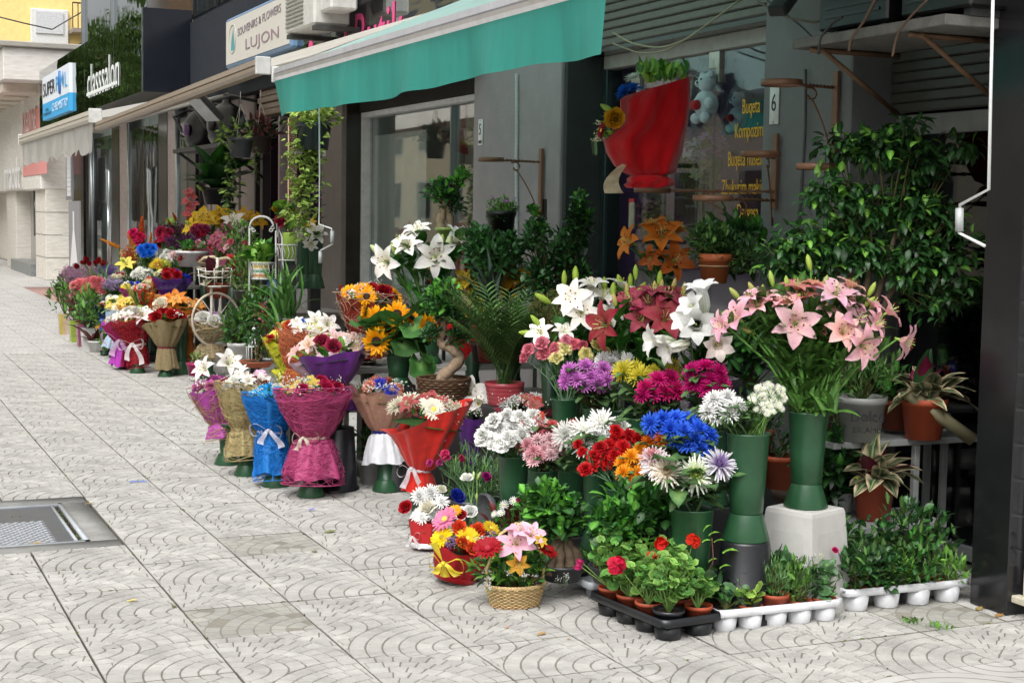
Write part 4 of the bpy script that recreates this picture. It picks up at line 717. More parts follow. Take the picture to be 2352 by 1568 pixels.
# ------------------------------------------------------------------ far buildings
fb = root('stone_building', 'cream travertine building with a projecting cornice beyond the shop row', 'building', None, (4.27, 34.6, 0)); zc1 = at(103, 92, X=4.0)[2]; zc0 = at(103, 172, X=4.0)[2]
def fz(x, y, X=4.27): return at(x, y, X=X)[2]
def fy(x, X=4.27): return at(x, 400, X=X)[1]-34.6
mb = MB(); mb.box((-.1, 0, fz(103, 435)), (3, 30, zc0), hx('d8d4cc'), 'travertine', .02); part('wall', mb, fb, smooth=False)
zd = fz(103, 435)
mb = MB(); mb.box((0, 0, 0), (2.5, fy(80)-.05, zd-.002), hx('d4cec4'), 'travertine', .01); part('corner_pier', mb, fb, smooth=False)
mb = MB(); mb.box((0, fy(36), 0), (1, fy(14), zd), hx('d4cec4'), 'travertine', .01); part('pier', mb, fb, smooth=False); mb = MB(); mb.box((.5, fy(14), 0), (1, 30, zd), hx('d4cec4'), 'travertine', .01); part('wall', mb, fb, smooth=False)
mb = MB(); mb.box((.35, fy(80), 0), (.4, fy(36), zd), hx('a5a29c'), 'metalp'); part('shutter', mb, fb, smooth=False)
for i in range(30): mb = MB(); mb.box((.33, fy(80)+.02, .3+i*.11), (.348, fy(62), .36+i*.11), hx('b8b6b2'), 'metalp'); part('shutter_slat', mb, fb, smooth=False)
dr = MB(); dr.box((.3, fy(62), 0), (.34, fy(60), zd-.1), hx('9a3038'), 'metalp'); dr.box((.3, fy(54), 0), (.34, fy(52.5), zd-.1), hx('9a3038'), 'metalp'); dr.box((.3, fy(61.9), zd-.35), (.335, fy(52.6), zd-.1), hx('9a3038'), 'metalp'); do_ = part('door', dr, fb, smooth=False)
mb = MB(); mb.tube([(.22, fy(60)+.15, .9), (.22, fy(60)+.15, 2.0)], .04, hx('777777'), 'alum', 8); mb.tube([(.22, fy(58), .9), (.22, fy(58), 2.0)], .04, hx('777777'), 'alum', 8); h_ = part('handle', mb, fb)
mb = MB(); mb.box((-.9, -.55, zc0), (4, 31, zc1), hx('dad6d0'), 'travertine', .02); mb.box((-1.0, -.65, zc1), (4, 31, zc1+.12), hx('a09c94'), 'travertine', .02); part('cornice', mb, fb, smooth=False)
for i in range(9): mb = MB(); mb.box((-.85, .2+i*1.7, zc0-.2), (-.1, 1.2+i*1.7, zc0-.002), hx('c8beb0'), 'travertine'); part('coffer', mb, fb, smooth=False)
mb = MB(); mb.box((-.115, fy(120), fz(110, 400)), (-.102, fy(64), zc0-.5), hx('d8908c'), 'print'); part('red_window_poster', mb, fb, smooth=False)
for s, zq, hq in (('KREDI NE', 1.6, .5), ('MENYRE TE SHPEJTE', 2.3, .2), ('ME INTERES MINIMAL', .9, .18)):
    t = txtobj(s, fb, (-.13, (fy(92)+fy(70))/2, fz(90, 330)+zq-1.3), 1, hx('e8d8d4'), ext=.004); fit(t, 2.6, hq)
t = txtobj('macdt', fb, (-.16, (fy(23)+fy(62))/2, zd+.06), 1, hx('e4e4e4'), ext=.03); fit(t, (fy(23)-fy(62))*.95, .75)
mb = MB(); mb.box((-.1, fy(80), 0), (.3, fy(36)+.4, .28), hx('7c8080'), 'granite', .01); part('plinth', mb, fb, smooth=False)
for q in range(1, 4): mb = MB(); mb.box((-.004, -.004, q*zd/4-.008), (2.5, fy(80)-.05, q*zd/4+.008), hx('8a857c'), 'travertine'); part('joint', mb, fb, smooth=False)
yb2 = root('yellow_building', 'yellow rendered apartment building rising behind the stone building', 'building', None, (0, 62, 0))
mb = MB(); mb.box((1, 0, 0), (9.15, 8, 22), hx('ecd28c'), 'plaster', .02); part('wall', mb, yb2, smooth=False); mb = MB(); mb.box((9.17, .5, 0), (22, 8, 22), hx('dcae8c'), 'plaster', .02); part('wall', mb, yb2, smooth=False)
def py(x, y): return at(x, y, Y=61.9)
a, b = py(69, 19), py(157, 84); mb = MB(); mb.box((a[0], -.2, b[2]-.4), (b[0], -.05, a[2]), hx('d5d5d2'), 'metalp', .03); f_ = part('window', mb, yb2, smooth=False)
for i in range(9): mb = MB(); z = b[2]+.05+i*(a[2]-b[2]-.15)/9; mb.box((a[0]+.2, -.26, z), (b[0]-.2, -.205, z+.09), hx('c6c8ca'), 'metalp'); part('shutter_slat', mb, f_, smooth=False)
mb = MB(); a, b = py(158, 48), py(195, 70); mb.box((a[0], -1.2, b[2]-.2), (a[0]+4, -.0, b[2]-.05), hx('8a8078'), 'metalp')
for i in range(18): mb.tube([(a[0]+i*.2, -1.15, b[2]-.05), (a[0]+i*.2, -1.15, b[2]+.9)], .02, hx('4a3a30'), 'rusty', 4)
mb.tube([(a[0], -1.15, b[2]+.9), (a[0]+4, -1.15, b[2]+.9)], .03, hx('4a3a30'), 'rusty', 4); part('balcony', mb, yb2, smooth=False)
for y0_, y1_, dy in ((40, 93, 8), (108, 150, 9), (160, 185, 5), (190, 206, 6)):
    P = [np.array(at(x, y0_+(y1_-y0_)*(x/310.)+dy*math.sin(x/310*3.14), Y=40)) for x in (-60, 0, 60, 120, 190)]; P[-1] = np.array([5.4, 30, P[-1][2]]); mb = MB(); mb.tube(P, .018, hx('3a3a3a'), 'matte_plastic', 4); solo('overhead_wire', mb, {40: 'highest thin overhead wire crossing the yellow building', 108: 'second overhead wire, crossing the middle of the yellow wall', 160: 'thickest dark overhead wire in front of the cornice', 190: 'lowest overhead wire at the left edge'}[y0_], 'wire', 'overhead wires')
# small dark notice boards left of the leftmost column
nb = root('notice_board', 'tall grey price board with white text strips beside the leftmost black column', 'sign', None, at(151, 380, X=4.3)); mb = MB(); hh = at(151, 362, X=4.3)[2]-at(151, 460, X=4.3)[2]; yy = at(151, 380, X=4.3)[1]-at(165, 380, X=4.3)[1]; zb_ = at(151, 460, X=4.3)[2]-nb.location.z; mb.box((0, -yy, zb_), (.03, 0, zb_+hh), hx('77777a'), 'print'); part('board', mb, nb, smooth=False)
for i in range(9): mb = MB(); mb.box((-.006, -yy*.8, zb_+.08+i*hh/9.5), (-.001, -yy*.2, zb_+.08+i*hh/9.5+.1), hx('d8d8d8'), 'print'); part('text_strip', mb, nb, smooth=False)
nb = root('silhouette_panel', 'grey panel with a white standing bride silhouette beside the leftmost column', 'sign', None, at(158, 540, X=4.3)); yy = at(156, 500, X=4.3)[1]-at(180, 500, X=4.3)[1]; z1_, z0q = at(158, 462, X=4.3)[2]-nb.location.z, .3-nb.location.z; mb = MB(); mb.box((0, -yy, z0q), (.03, 0, z1_), hx('8a8a8c'), 'print'); part('board', mb, nb, smooth=False)
mb = MB(); cx = -yy*.5; hh = z1_-z0q; mb.add([(-.006, cx-.1, z0q+hh*.86), (-.006, cx+.12, z0q+hh*.86), (-.006, cx+.1, z0q+hh*.62), (-.006, cx-.1, z0q+hh*.62), (-.006, cx+.5, z0q+hh*.1), (-.006, cx-.55, z0q+hh*.12)], [(0, 1, 2, 3), (3, 2, 4, 5)], hx('dcdcdc'), 'print'); mb.lathe([(.13, 0), (.13, .004), (.001, .005)], hx('dcdcdc'), 'print', n=12, o=(0, 0, 0)); 
part('silhouette', mb, nb, smooth=False, M=None)
# ------------------------------------------------------------------ awnings
def awning(name, label, XA, y0, y1, zb, xf, zf, cloth, bar, val, valh, scallop=0, barm='alum', wave=.022, val_skew=None, barh=.10, arms=True):
    """front bar at X=XA, z=zb (its bottom), roof back to X=xf, z=zf; valance hangs below the bar"""
    t = root(name, label, 'awning', None, (XA, (y0+y1)/2, zb)); oy = (y0+y1)/2; L = y1-y0; nx, ny = 10, 40
    mb = MB(); V = []
    for i in range(nx+1):
        for k in range(ny+1):
            s = i/nx; V.append((s*(xf-XA), -L/2+L*k/ny, barh*.8+s*(zf-zb-barh*.8)-.05*math.sin(math.pi*s)*math.sin(math.pi*k/ny)+.004*math.sin(k*2.7)))
    mb.add(V, [(i*(ny+1)+k, i*(ny+1)+k+1, (i+1)*(ny+1)+k+1, (i+1)*(ny+1)+k) for i in range(nx) for k in range(ny)], hx(cloth), 'awning'); part('roof_cloth', mb, t)
    mb = MB(); pr = [(-.03, .0), (-.045, .02), (-.045, .045), (-.03, .05), (-.045, .055), (-.04, .09), (0, .1), (.04, .09), (.045, .02), (.03, 0)]
    V = []; 
    for k in (-1, 1):
        for a, b in pr: V.append((a*barh/.1, k*L/2, b*barh/.1))
    n = len(pr); mb.add(V, [(i, (i+1) % n, n+(i+1) % n, n+i) for i in range(n)]+[tuple(range(n)), tuple(range(2*n-1, n-1, -1))], hx(bar), barm); part('front_bar', mb, t, smooth=False)
    for k in (-1, 1): mb = MB(); mb.box((-.05*barh/.1, k*L/2-.01, -.01), (.05*barh/.1, k*L/2+.025, barh*1.05), hx('c9cac6'), 'plastic', .006); part('end_cap', mb, t, smooth=False)
    if val:
        mb = MB(); ny = 160 if scallop else 90; nz = 6; V = []
        for k in range(ny+1):
            y = -L/2+L*k/ny; hv = valh
            if scallop: hv = valh*(.78+.22*abs(math.cos(math.pi*y/scallop)))
            for i in range(nz+1):
                s = i/nz; V.append((-.03+wave*s*(math.sin(y*5.1)+.5*math.sin(y*11+1)) + (.05*s*math.exp(-((y-L/2)/.18)**2)), y, .004-(hv+.012*math.sin(y*1.7+1)+.004*math.sin(y*7.3)*(1 if s == 1 else 0))*s))
        mb.add(V, [(k*(nz+1)+i, k*(nz+1)+i+1, (k+1)*(nz+1)+i+1, (k+1)*(nz+1)+i) for k in range(ny) for i in range(nz)], hx(val), 'awning'); part('valance', mb, t)
    if arms:
        for y in (-L/2+.5, L/2-.5): mb = MB(); mb.tube([(.02, y, .03), (.5*(xf-XA), y+.35, (zf-zb)*.45), (xf-XA, y, zf-zb-.12)], .022, hx('c0c0bc'), 'metalp', 6); part('folding_arm', mb, t)
    mb = MB(); mb.tube([(xf-XA-.03, -L/2, zf-zb+.02), (xf-XA-.03, L/2, zf-zb+.02)], .045, hx('9a9a94'), 'metalp', 10); part('roller', mb, t)
    return t
# green awning: corners read from the photograph
XA = 3.0; z_b = at(1405, 25, X=XA)[2]; ya = at(640, 200, X=XA)[1]; yb = at(1406, 80, X=XA)[1]; ztop = at(640, 162, X=XA)[2]
GA = awning('green_awning', 'teal green shop awning with a hanging front valance and silver front bar', XA, yb, ya, at(640, 187, X=XA)[2], 4.55, at(1067, -3, X=4.55)[2], 'c4ece4', 'ececf0', '45b0a2', at(640, 187, X=XA)[2]-at(640, 272, X=XA)[2], barh=.10)
XB = 3.05; y1 = at(225, 300, X=XB)[1]; za = at(225, 305, X=XB)[2]; zb2 = at(630, 158, X=XB)[2]
BA = awning('beige_awning', 'long beige awning with shade coloured into its brown front bar above the souvenir shop entrance', XB, 11.6, y1, (za+zb2)/2, 4.6, (za+zb2)/2+.62, 'dedad0', '8a7c6c', None, 0, barm='metalp', barh=.12)  # front bar coloured brownish grey for the shade under the cloth
BA.rotation_euler = (-(zb2-za)/(y1-11.2)*.9, 0, 0)
XW = 3.0; y0w, y1w = at(222, 285, X=XW)[1]+.1, at(53, 330, X=XW)[1]; zw = at(222, 280, X=XW)[2]
WA = awning('white_awning', 'white awning with a wavy scalloped valance at the far end of the row', XW, y0w, y1w, zw, 4.5, zw+.48, 'cfcdc6', 'b9b2a4', 'd2d0ca', zw-at(222, 352, X=XW)[2], scallop=.62, barh=.16, barm='metalp', wave=.03)
# awning over shop 6, just above the frame
DA = awning('dark_awning', 'closed-off dark awning above the shelf with the compressors', 3.2, 4.5, 6.9, 3.05, 4.6, 3.3, '3a4a44', 'c9cac6', None, 0, arms=False)
def crank(pts, X, lab, grip, Y=None):
    P = [at(x, y, X=X) for x, y in pts]; o = P[-1]; t = root('awning_crank', lab, 'crank handle', 'awning crank handles', o); mb = MB(); mb.tube([p-o for p in P], .006, hx('d2d4d2'), 'metalp', 7); part('rod', mb, t)
    for a, b in grip: mb = MB(); mb.tube([at(*a, X=X)-o, at(*b, X=X)-o], .015, hx('a5a9a8'), 'plastic', 10); part('grip', mb, t)
crank([(733, 245), (734, 400), (733, 515), (762, 525), (764, 560), (736, 575), (736, 605)], 3.3, 'white awning crank rod hanging in front of pillar 4', [((763, 530), (763, 558)), ((736, 577), (736, 604))])
crank([(2281, -10), (2276, 200), (2271, 435), (2205, 470), (2203, 535), (2262, 565)], 3.75, 'white awning crank handle hanging in front of the black pillar', [((2204, 478), (2203, 532))])
# floodlight
p = at(470, 248, X=3.9); fl = root('floodlight', 'grey floodlight tilted down under the beige awning', 'lamp', None, p); mb = MB(); mb.box((-.13, -.22, -.03), (.13, .22, .05), hx('4a4c4e'), 'metalp', .02); part('housing', mb, fl, smooth=False, M=frame((0, 0, 0), (.5, .3, .8))); mb = MB(); mb.box((-.11, -.19, -.04), (.11, .19, -.032), hx('b8bcc0'), 'plastic', .002); part('lens', mb, fl, smooth=False, M=frame((0, 0, 0), (.5, .3, .8))); mb = MB(); mb.tube([(0, 0, .04), (.3, 0, .15), (.6, 0, .1)], .02, hx('3a3a3a'), 'metalp'); part('bracket', mb, fl)
p = at(1800, 5, X=4.4); fl = root('floodlight', 'dark floodlight mounted at the top of pillar 6', 'lamp', None, p); mb = MB(); mb.box((-.05, -.1, -.03), (.05, .1, .03), hx('303234'), 'metalp', .01); part('housing', mb, fl, smooth=False, M=frame((0, 0, 0), (-.5, -.3, .8))); mb = MB(); mb.box((-.04, -.08, -.036), (.04, .08, -.031), hx('8a8a7a'), 'plastic'); part('lens', mb, fl, smooth=False, M=frame((0, 0, 0), (-.5, -.3, .8)))
# compressors by the black column on their shelf
sf = root('equipment_shelf', 'black steel shelf carrying dark machinery beside the black column', 'shelf', None, at(455, 335, X=4.2)); mb = MB(); ww = at(395, 330, X=4.2)[1]-at(520, 330, X=4.2)[1]; mb.box((0, -ww*.5, -.05), (.5, ww*.5, 0), hx('17171a'), 'metalp'); part('shelf_board', mb, sf, smooth=False)
for k in (-1, 1): mb = MB(); mb.tube([(.02, k*ww*.4, -.05), (.5, k*ww*.4, -.4)], .02, hx('17171a'), 'metalp', 4); part('bracket', mb, sf)
for k, q, lab in ((.22, .42, 'black compressor drum at the left end of the steel shelf'), (-.22, .38, 'black compressor block at the right end of the steel shelf')):
    t = root('compressor', lab, 'air conditioner', 'dark machinery on the steel shelf', tuple(np.array(sf.location)+[.2, k*ww, 0])); mb = MB(); mb.lathe([(.18, 0), (.22, .08), (.22, .35), (.14, .45), (.05, .5), (.05, .6), (.001, .6)], hx('131315'), 'plastic', n=16, sy=1.5 if k < 0 else 1.1); part('drum', mb, t); mb = MB(); mb.tube([(-.2, .2, .2), (-.3, .3, .4), (-.1, .35, .5), (.05, .1, .45)], .025, hx('222222'), 'plastic', 6); part('pipe', mb, t)
    mb = MB(); mb.lathe([(.08, 0), (.08, .05), (.05, .06), (.001, .06)], hx('5a3a66' if k > 0 else '2a2a2a'), 'plastic', n=14); part('fan_cap', mb, t, M=frame((-.2, -.1, .22), (-1, 0, 0)))
# ------------------------------------------------------------------ racks and stands
def rack(lab, y, xs, z, depth, c='9a9c9c', legs=True, cat='shelf', lower=None, nm='metal_rack', grp=None):
    t = root(nm, lab, cat, grp, (xs[0], y, 0)); mb = MB(); L = xs[1]-xs[0]; mb.box((0, 0, z-.035), (L, depth, z-.005), hx(c), 'metalp', .003); mb.box((.01, .01, z-.004), (L-.01, depth-.01, z), hx('8f8c88'), 'matte_plastic'); part('shelf_board', mb, t, smooth=False)
    if lower: mb = MB(); mb.box((0, 0, lower-.03), (L, depth, lower), hx(c), 'metalp', .003); part('shelf_board', mb, t, smooth=False)
    for x in (.015, L-.015):
        for yy in (.015, depth-.015): mb = MB(); mb.box((x-.015, yy-.015, 0), (x+.015, yy+.015, z-.036), hx(c), 'metalp', .002); part('leg', mb, t, smooth=False)
    return t
# grey two tier shelf at the right
pS = at(2005, 1192, d=6.85); pT = at(2120, 1008, d=6.98)
st = root('step_shelf', 'grey metal step shelf holding the terracotta pots beside the black pillar', 'shelf', None, (4.45, 5.35, 0))
zlo, zhi = pS[2], pT[2]
0 and print('step shelf z', zlo, zhi, pS, pT)
def bx_(a, b, c='8f9290', m='metalp'): mb = MB(); mb.box(a, b, hx(c), m, .003); return mb
xa, xb = pS[0]-.28-4.45, pS[0]+.18-4.45; y_ = pS[1]-.14-5.35
part('shelf_board', bx_((xa, y_, zlo-.03), (xb+.12, y_+.34, zlo)), st, smooth=False); part('shelf_board', bx_((xa+.1, y_+.20, zhi-.03), (xb+.45, y_+.55, zhi)), st, smooth=False)
for x, y, z0, z1 in ((xa, y_, 0, zlo-.031), (xb+.09, y_+.2, zlo+.001, zhi-.031), (xb+.42, y_+.52, 0, zhi-.031), (xb+.09, y_+.31, 0, zlo-.031), (xb+.42, y_+.4, 0, zhi-.031)): part('leg', bx_((x, y, z0), (x+.03, y+.03, z1)), st, smooth=False)
# shelf carrying sunflower group
rack('grey metal rack under the bonsai and the woven red bouquet', 8.55, (2.74, 4.3), at(820, 845, Y=8.55)[2], .7, c='a5a49e', lower=.45)
rack('lower steel bench hidden behind the chrysanthemum buckets', 6.45, (3.35, 4.5), .30, .45, c='7c7c7a', grp='flower benches')
rack('low bench behind the lilies near the violet shop doors', 7.15, (3.5, 4.5), .5, .45, c='7c7c7a', grp='flower benches')
rack('tall back bench against the glass doors', 7.75, (4.15, 4.55), .62, .9, c='5c5c5a', grp='flower benches')
rack('stepped bench under the far bouquets', 15.6, (2.85, 4.4), .42, 1.1, c='a0a09c', grp='flower benches')
rack('higher stepped bench under the yellow lilies', 16.9, (3.1, 4.5), .75, 1.2, c='a0a09c', grp='flower benches')
rack('back bench behind the yellow lilies and the peace lily', 18.6, (3.6, 4.6), .95, .9, c='a0a09c', grp='flower benches')
rack('wooden bench behind the white wire stand', 14.3, (4.0, 4.7), .62, .7, c='5a5048', grp='flower benches')
# ------------------------------------------------------------------ vessels
VT = []
def vase(x, y, d, lab, h=.35, c='274f33', z=None, s=1., grp='green flower vases with flared feet', foot_c=None, wr=1., bw=1.):
    p = at(x, y, z=z) if z is not None else at(x, y, d=d); t = root('flower_vase', lab, 'vase', grp, p); a = h*s/.35; k = s*wr
    pr = [(.001, .004), (.084*k, .0), (.086*k, .006*a), (.058*k, .088*a)]; mb = MB(); mb.lathe(pr, hx(foot_c or c), 'plastic', n=32); part('foot', mb, t)
    mb = MB(); k2 = k; k = k*bw; mb.lathe([(.056*k2, .0885*a), (.059*k, .092*a), (.066*k, .2*a), (.075*k, .34*a), (.079*k, .345*a), (.079*k, .35*a), (.075*k, .35*a), (.072*k, .33*a), (.062*k, .2*a), (.05*k, .1*a), (.001, .1*a)], hx(c), 'plastic', n=32); part('body', mb, t)
    VT.append(np.array(p)+np.array([0, 0, .35*a])); return t, VT[-1]
def pot(t, o, r, h, c, m='terracotta', rim=.16, name='pot', soil=True, taper=.74, M=None):
    o = np.array(o, float); mb = MB(); rh = h*rim; mb.lathe([(.001, .002), (r*taper, 0), (r*.93, h-rh), (r*.935, h-rh), (r, h-rh+.001), (r*1.01, h), (r*.93, h), (r*.9, h-rh), (r*.87, h*.8)], hx(c), m, n=28, o=tuple(o-np.array(t.location))); part(name, mb, t)
    if soil: mb = MB(); mb.lathe([(r*.89, h*.86), (r*.5, h*.88), (.001, h*.87)], hx('3a2a1c'), 'soil', n=16, o=tuple(o-np.array(t.location))); part('soil', mb, t)
    return o+np.array([0, 0, h*.87])
def bucket(x, y, lab, z=0, d=None, r=.13, h=.3, c='1b1c20', inv=True, grp='black plastic buckets'):
    p = at(x, y, z=z) if d is None else at(x, y, d=d); t = root('bucket', lab, 'bucket', grp, p); mb = MB()
    if inv: mb.lathe([(r*1.12, 0), (r*1.12, .012), (r*1.02, .016), (r*.86, h-.006), (r*.83, h), (.001, h)], hx(c), 'plastic', n=32)
    else: mb.lathe([(.001, 0), (r*.8, 0), (r, h), (r*.97, h), (r*.78, .01), (.001, .01)], hx(c), 'plastic', n=32)
    part('body', mb, t); return t, p
# ------------------------------------------------------------------ bunches and bouquets
def pxm(px, d): return px*d/F
def put(t, d, lst, ymean=None, dk=.5, nrm=None):
    """blooms given as (x, y, kind, colour, radius px[, centre colour][, normal])"""
    out = []; ym = ymean if ymean is not None else np.mean([a[1] for a in lst])
    for a in lst:
        x, y, kind, c, r = a[:5]; cc = a[5] if len(a) > 5 else None; dd = d-pxm(y-ym, d)*dk+rng.uniform(-.02, .02); p = at(x, y, d=dd)
        n = a[6] if len(a) > 6 else None
        if n is None:
            xm = np.mean([q[0] for q in lst]); sp_ = max(30, max(abs(q[0]-xm) for q in lst)); n = -VW*.75+np.array([0, 0, .6])+RT*(x-xm)/sp_*.7+rng.normal(size=3)*.15
        elif isinstance(n, tuple): n = RT*n[0]+UPC*n[1]-VW*n[2]
        s = pxm(r, dd)
        if kind == 'lily': s *= 1.1 if dd > 7 else .98
        if dd > 13.5: s *= 1.2
        if kind == 'trumpet': s *= .84; p = p-np.array(n)/np.linalg.norm(n)*s*1.4
        if kind == 'bud': s *= 1.25; p = p-np.array(n)/np.linalg.norm(n)*s*.8
        if kind == 'tulip': p = p-np.array(n)/np.linalg.norm(n)*s*.7
        bloom(t, kind, c, p, s, n, cc); out.append(np.array(p)-np.array(n)/np.linalg.norm(n)*s*.1)
    return out
def bunch(name, label, mouth, d, lst, cat='flowers', leaves=('lilyleaf',), ls=.1, nl=4, r=.004, c='4a7030', obj=False, group=None, dk=.5, bend=.3):
    t = root(name, label, cat, group, mouth); pts = put(t, d, lst, dk=dk); stalks(t, np.array(mouth)-[0, 0, .06], pts, r=r, c=c, leaves=leaves, ls=ls, nl=nl, bend=bend, obj=obj); support(mouth, label, mouth[2]); return t
def support(p, lab, top):
    p = np.array(p); p[2] = top
    if any(np.linalg.norm((q-p)[:2]) < .09 for q in VT): return
    VT.append(p); h = min(.28, top-.01); r = .055; t = root('flower_vase', 'dark vase of the '+' '.join(lab.replace(',', '').split()[:12]), 'vase', 'dark vases inside the display', p-[0, 0, h]); mb = MB(); mb.lathe([(.001, 0), (r, 0), (r*.75, h*.25), (r, h-.004), (r*.94, h), (r*.7, h*.3)], hx('1c3524'), 'plastic', n=18); part('body', mb, t)
    if top-h > .03: b = root('display_block', 'dark block under the vase of the '+' '.join(lab.replace(',', '').split()[:9]), 'stand', 'dark blocks inside the display', (p[0], p[1], 0)); mb = MB(); mb.box((-.05, -.05, 0), (.05, .05, top-h-.002), hx('222224'), 'matte_plastic'); part('body', mb, b, smooth=False)
def cluster(cx, cy, rx, ry, n, kind, cols, r, cc=None):
    """n blooms packed in an ellipse of the picture, as a list for put()"""
    out = []
    for i in range(n):
        a = i*2.399+rng.uniform(-.2, .2); q = math.sqrt((i+.5)/n); out.append((cx+rx*q*math.cos(a), cy+ry*q*math.sin(a), kind, cols[int(rng.integers(0, len(cols)))], r*rng.uniform(.88, 1.1), cc))
    return out
def ax(a): return a/np.linalg.norm(a)
def wrap(t, W, Rm, r0, r1, c, m, c2=None, nseg=64, nt=12, ruf=.05, asym=0., adir=0., wavy=.05, pw=.75, name='wrapping', c3=None, seed=0, mid=None, flare=0.):
    o = np.array(t.location); A = Rm-W; L = np.linalg.norm(A); A = A/L; e1 = ax(RT-A*(RT@A)); e2 = np.cross(A, e1); mb = MB(); V = []; C = []
    rs = np.random.default_rng(seed+3); ph = rs.uniform(0, 6, 4)
    for i in range(nt+1):
        q = i/nt; r = r0+(r1-r0)*q**pw
        if mid: r += mid*math.sin(math.pi*q)
        if flare: r += flare*r1*max(0, q-.8)*5
        for k in range(nseg):
            u = 2*math.pi*k/nseg; rr = r*(1+rs.normal()*.012+1.7*ruf*q*(math.sin(5*u+ph[0])+.6*math.sin(9*u+ph[1])+.35*math.sin(17*u+ph[2])) + .10*math.sin(13*u+ph[3])*(1-q)*(.4+q))
            h = L*q+L*wavy*1.5*q*(math.sin(3*u+ph[1])+.5*math.sin(7*u+ph[2]))+asym*L*q**2*math.cos(u-adir)
            V.append(W+A*h+e1*rr*math.cos(u)+e2*rr*math.sin(u)-o); col_ = c if not c2 else (c2 if math.cos(u-2.6) > .35 else c); col_ = np.array(hx(col_)); C.append(col_ if not c3 else lerp(col_, hx(c3), q**4))
    Fc = [(i*nseg+k, i*nseg+(k+1) % nseg, (i+1)*nseg+(k+1) % nseg, (i+1)*nseg+k) for i in range(nt) for k in range(nseg)]
    mb.add(V, Fc, C, m); part(name, mb, t); return A, e1, e2, L
def fibres(t, W, Rm, r0, r1, c, n=200, pw=.75, name='sisal_fibres', mid=0., rad=.0014, over=.1):
    o = np.array(t.location); A = Rm-W; L = np.linalg.norm(A); A = A/L; e1 = ax(RT-A*(RT@A)); e2 = np.cross(A, e1); mb = MB(); k = 9
    for i in range(n):
        u = rng.uniform(0, 6.28); q = rng.uniform(-.02, 1+over); du = rng.normal()*.28; dq = rng.normal()*.09; off = rng.uniform(1.01, 1.15); P = []
        for j in range(k):
            u += du+rng.normal()*.09; q += dq+rng.normal()*.03; du *= .95; qq = min(1+over*1.5, max(-.03, q)); r = (r0+(r1-r0)*max(0, min(1, qq))**pw+mid*math.sin(math.pi*max(0, min(1, qq))))*off
            P.append(W+A*L*qq+e1*r*math.cos(u)+e2*r*math.sin(u)-o)
        mb.tube(P, rad*rng.uniform(.6, 1.4), jit(hx(c), .25), 'sisal', n=3, cap=False)
    part(name, mb, t, stuff=True)
def bow(t, p, s, c, m='organza', lab=None, tails=2, tl=2.0):
    x_ = rng.uniform(0, 6); tl *= rng.uniform(.6, 1.05); sk = rng.uniform(-.35, .35)
    o = np.array(t.location); q = np.array(p)-o; mb = MB(); 
    for sd in (-1, 1):
        V = []; n = 14
        for i in range(n+1):
            a = 2*math.pi*i/n; r = s*(1-math.cos(a))*(.62+.12*sd*math.sin(x_)); x = sd*r; z = s*.62*math.sin(a)*(1-math.cos(a))*.6+x*sk+.07*s*math.sin(a*3+x_)
            for w in (-1, 1): V.append(q+RT*x+UPC*(z+s*.08*sd)+(-VW)*(w*s*.30*(.25+min(1, r/s))+s*.3))
        mb.add(V, [(2*i, 2*i+2, 2*i+3, 2*i+1) for i in range(n)], hx(c), m)
    mb2 = MB(); blob(mb2, tuple(q-VW*s*.35), s*.2, hx(c), m, 8, 5, .8)
    b = part('bow', mb, t); part('knot', mb2, b)
    for k in range(tails):
        V = []; n = 8; sd = -1 if k == 0 else 1
        for i in range(n+1):
            u = i/n; ctr = q-VW*s*(.4+.1*math.sin(u*6))+RT*sd*s*(.1+(.5+.4*k+.12*math.sin(u*5+x_))*u**.8)-UPC*s*tl*u*(.8+.2*k)
            for w in (-1, 1): V.append(ctr+(RT*.8+UPC*.25*sd)*w*s*(.16+.16*u))
        mb3 = MB(); mb3.add(V, [(2*i, 2*i+2, 2*i+3, 2*i+1) for i in range(n)], hx(c), m); part('ribbon_tail', mb3, b)
def dome(t, Rm, A, e1, e2, rw, kinds, n, size, hgt=.35, rho=.85, seed=0, low=.0, c_=None):
    rs = np.random.default_rng(seed+11)
    for i in range(n):
        a = i*2.399+rs.uniform(-.25, .25)+seed; q = rho*math.sqrt((i+.4)/n); K = kinds[i % len(kinds)]; s = rw*size*K[2] if len(K) > 2 else rw*size
        rad = e1*math.cos(a)+e2*math.sin(a); p = Rm+rw*q*rad+A*rw*(low+hgt*(1-q*q)+rs.uniform(-.04, .07)); nn = A*.8+rad*q*.8-VW*.45+rs.normal(size=3)*.15
        if K[0] in ('bud', 'tulip'): nn = A+rad*.4+rs.normal(size=3)*.2; p = p+A*rw*.08
        bloom(t, K[0], K[1], p, s, nn, K[3] if len(K) > 3 else None)
def greens(t, Rm, A, e1, e2, rw, n, kinds=('broadB', 'small', 'broad'), size=.3, hgt=.25):
    mb = MB(); o = np.array(t.location)
    for i in range(n):
        a = rng.uniform(0, 6.28); q = math.sqrt(rng.uniform()); rad = e1*math.cos(a)+e2*math.sin(a); p = Rm+rw*q*.8*rad+A*rw*(hgt*(1-q*q)-.08); mb.addT(LEAF[kinds[i % len(kinds)]], leafM(p-o, A*.6+rad*(.3+q)+rng.normal(size=3)*.4, rw*size*rng.uniform(.6, 1.2), rng.uniform(-.6, .6)), np.ones(3)*rng.uniform(.75, 1.2))
    # leafy filling under the blooms
    part('greenery', mb, t, stuff=True)
